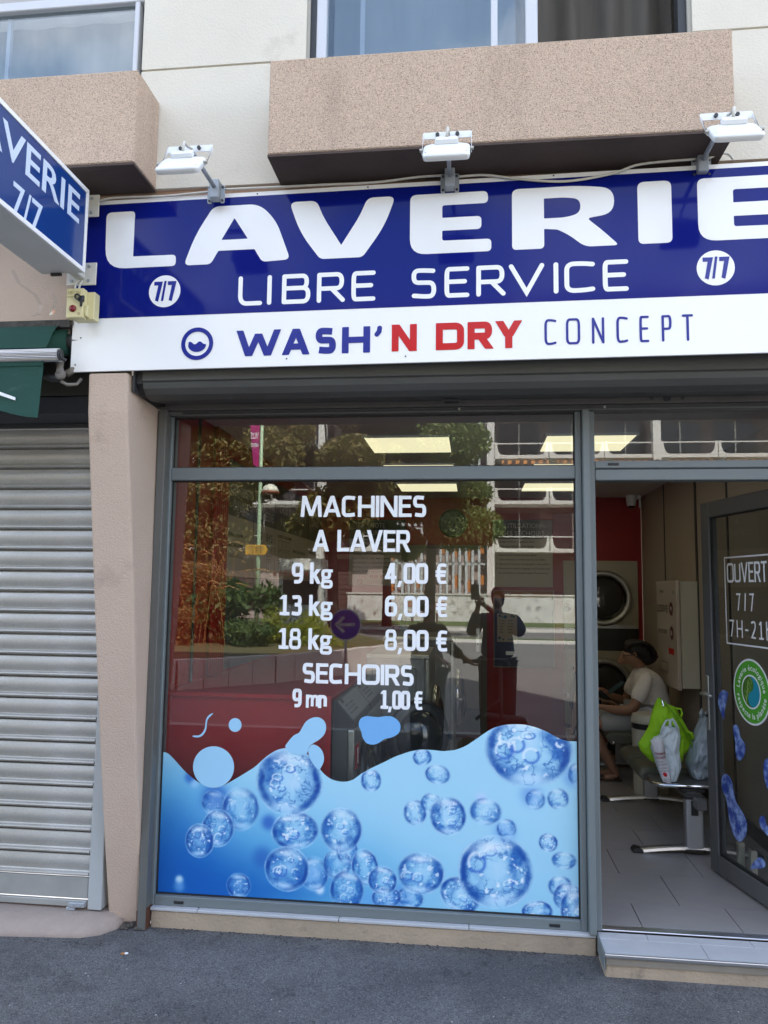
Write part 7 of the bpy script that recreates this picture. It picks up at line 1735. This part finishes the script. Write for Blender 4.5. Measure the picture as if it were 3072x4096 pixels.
mirror_text(pl_, [('DEVIATION', -7.10, -6.58, 2.865, 2.955), ('CENTRE VILLE', -7.02, -6.62, 2.79, 2.84), ('par av. principale', -7.10, -6.60, 2.73, 2.765)], m_ink, (0, -19.89, 0))
as_ = thing('direction_sign', 'round blue arrow sign with white rim on a short post', 'road sign', (-2.75, -11, 0))
cxs = at(600+1443*.54249, 2300+365*.54249, 11.0); rsn = .30
g = MB(); g.lathe([(rsn, 0), (rsn, .02)], (cxs.x, -11, cxs.z), ax=1, n=40); pl_ = g.build('rim', mat('sign_rim', (.34, .35, .37), .5), as_)  # rim, face and arrow colours are dulled: shade on the sign painted in
g = MB(); g.lathe([(rsn*.92, .021), (rsn*.92, .024)], (cxs.x, -11, cxs.z), ax=1, n=40); g.build('face', mat('road_blue', (.012, .035, .26), .5), pl_)
g = MB()
for q_ in ([(.62, .10), (.62, -.10), (-.62, -.10), (-.62, .10)],): frame_add(g, fill([[(cxs.x+p[0]*rsn, cxs.z+p[1]*rsn) for p in q_]], .001), (0, -10.975, 0), (1, 0, 0), (0, 0, 1), (0, 1, 0))
frame_add(g, fill([[(cxs.x+p[0]*rsn, cxs.z+p[1]*rsn) for p in ribbon([(-.08, .5), (-.58, 0), (-.08, -.5)], .2, 'flat')]], .001), (0, -10.972, 0), (1, 0, 0), (0, 0, 1), (0, 1, 0)); g.build('arrow', mat('shaded_white', (.30, .31, .33), .6), pl_)  # white arrow greyed, its shade put into the colour
g = MB(); g.cyl((cxs.x, -11.03, -.1), (cxs.x, -11.03, cxs.z+.25), .028, 10); g.build('post', m_galv, as_, smooth=True)
# flower bed
m_fl_o = leaf_mat('orange_flower', (.27, .14, .03), (.13, .13, .035)); m_fl_g = leaf_mat('bed_green', (.05, .10, .022), (.10, .15, .03)); m_fl_y = leaf_mat('bed_yellow', (.30, .32, .03), (.14, .19, .03)); m_dry = leaf_mat('dry_stalk', (.46, .27, .08), (.34, .20, .07))
def clump(name, cat, lab, m, x, y, r, h, n, size, seed):
    t = thing(name, lab, cat, (x, y, .25), 'plants in the flower bed'); cl = [(x+random.uniform(-r, r)*.7, y+random.uniform(-r, r)*.5, .3+h*random.random(), r*.35, r*.35, h*.3) for _ in range(9)]
    leaves(cl, n, size, 1.15, seed=seed).build('foliage', m, t)
    g = MB()
    for k in range(7): g.tube([(x+random.uniform(-.2, .2)*r, y+random.uniform(-.2, .2)*r, .25), (x+random.uniform(-.7, .7)*r, y+random.uniform(-.5, .5)*r, .3+h*.9)], .008, 5)
    stuff(g.build('stems', m_fl_g, t))
clump('flowering_bush', 'plant', 'orange flowering bush at the left of the planter', m_fl_o, -8.6, -14.6, 1.4, 1.5, 12000, .05, 41)
clump('flowering_bush', 'plant', 'second orange flowering bush behind the first', m_fl_o, -7.3, -15.2, 1.2, 1.6, 11000, .05, 42)
clump('flowering_bush', 'plant', 'low pink and orange plant at the planter edge', m_fl_o, -7.2, -13.6, .8, .7, 2500, .05, 43)
clump('leafy_plant', 'plant', 'large green plant with jagged leaves under the lamp post', m_fl_g, -5.9, -15.4, 1.3, 1.25, 2600, .12, 44)
clump('leafy_plant', 'plant', 'yellow green bush to the right of the jagged plant', m_fl_y, -4.6, -15.2, .9, .75, 2600, .05, 45)
clump('leafy_plant', 'plant', 'dark green ground plant in the middle of the bed', m_fl_g, -5.6, -14.4, 1.1, .5, 2600, .06, 46)
clump('leafy_plant', 'plant', 'low white speckled plant near the round arrow sign', m_fl_y, -3.6, -14.8, .7, .4, 1500, .035, 47)
t = thing('tall_grass', 'dry tall ornamental grass with drooping orange stalks', 'grass', (-8.0, -15.4, .25), 'plants in the flower bed'); g = MB()
for k in range(260):
    x, y = -8.0+random.gauss(0, .9), -15.4+random.gauss(0, .8); h_ = 1.2+random.random()*1.5; dx = random.gauss(0, .35)
    g.tube([(x, y, .25), (x+dx*.3, y, h_*.6), (x+dx, y, h_)], [.008, .007, .004], 4); g.tube([(x+dx, y, h_), (x+dx*1.4, y, h_+.06), (x+dx*1.8, y, h_-.02)], [.012, .018, .006], 4)
stuff(g.build('stalks', m_dry, t))
# small stall hut beside the block
hu = thing('street_kiosk', 'small white market kiosk with striped awning edge in front of the block', 'kiosk', (-8.3, -33, 0))
g = MB(); g.box(-9.3, -7.2, -34, -32.6, -.1, 3.1); g.build('body', mat('kiosk_white', (.66, .66, .62), .6), hu); g = MB(); g.box(-9.1, -7.4, -32.599, -32.58, .9, 2.3); g.build('hatch', m_shut, hu)
g = MB(); g.box(-9.4, -7.1, -32.6, -31.9, 2.45, 2.55); aw_ = g.build('canopy', mat('kiosk_white', (.66, .66, .62), .6), hu)
for k in range(9): q = MB(); q.box(-9.4+.256*k, -9.27+.256*k, -31.9, -31.88, 2.25, 2.45); q.build('stripe', m_red2, aw_)
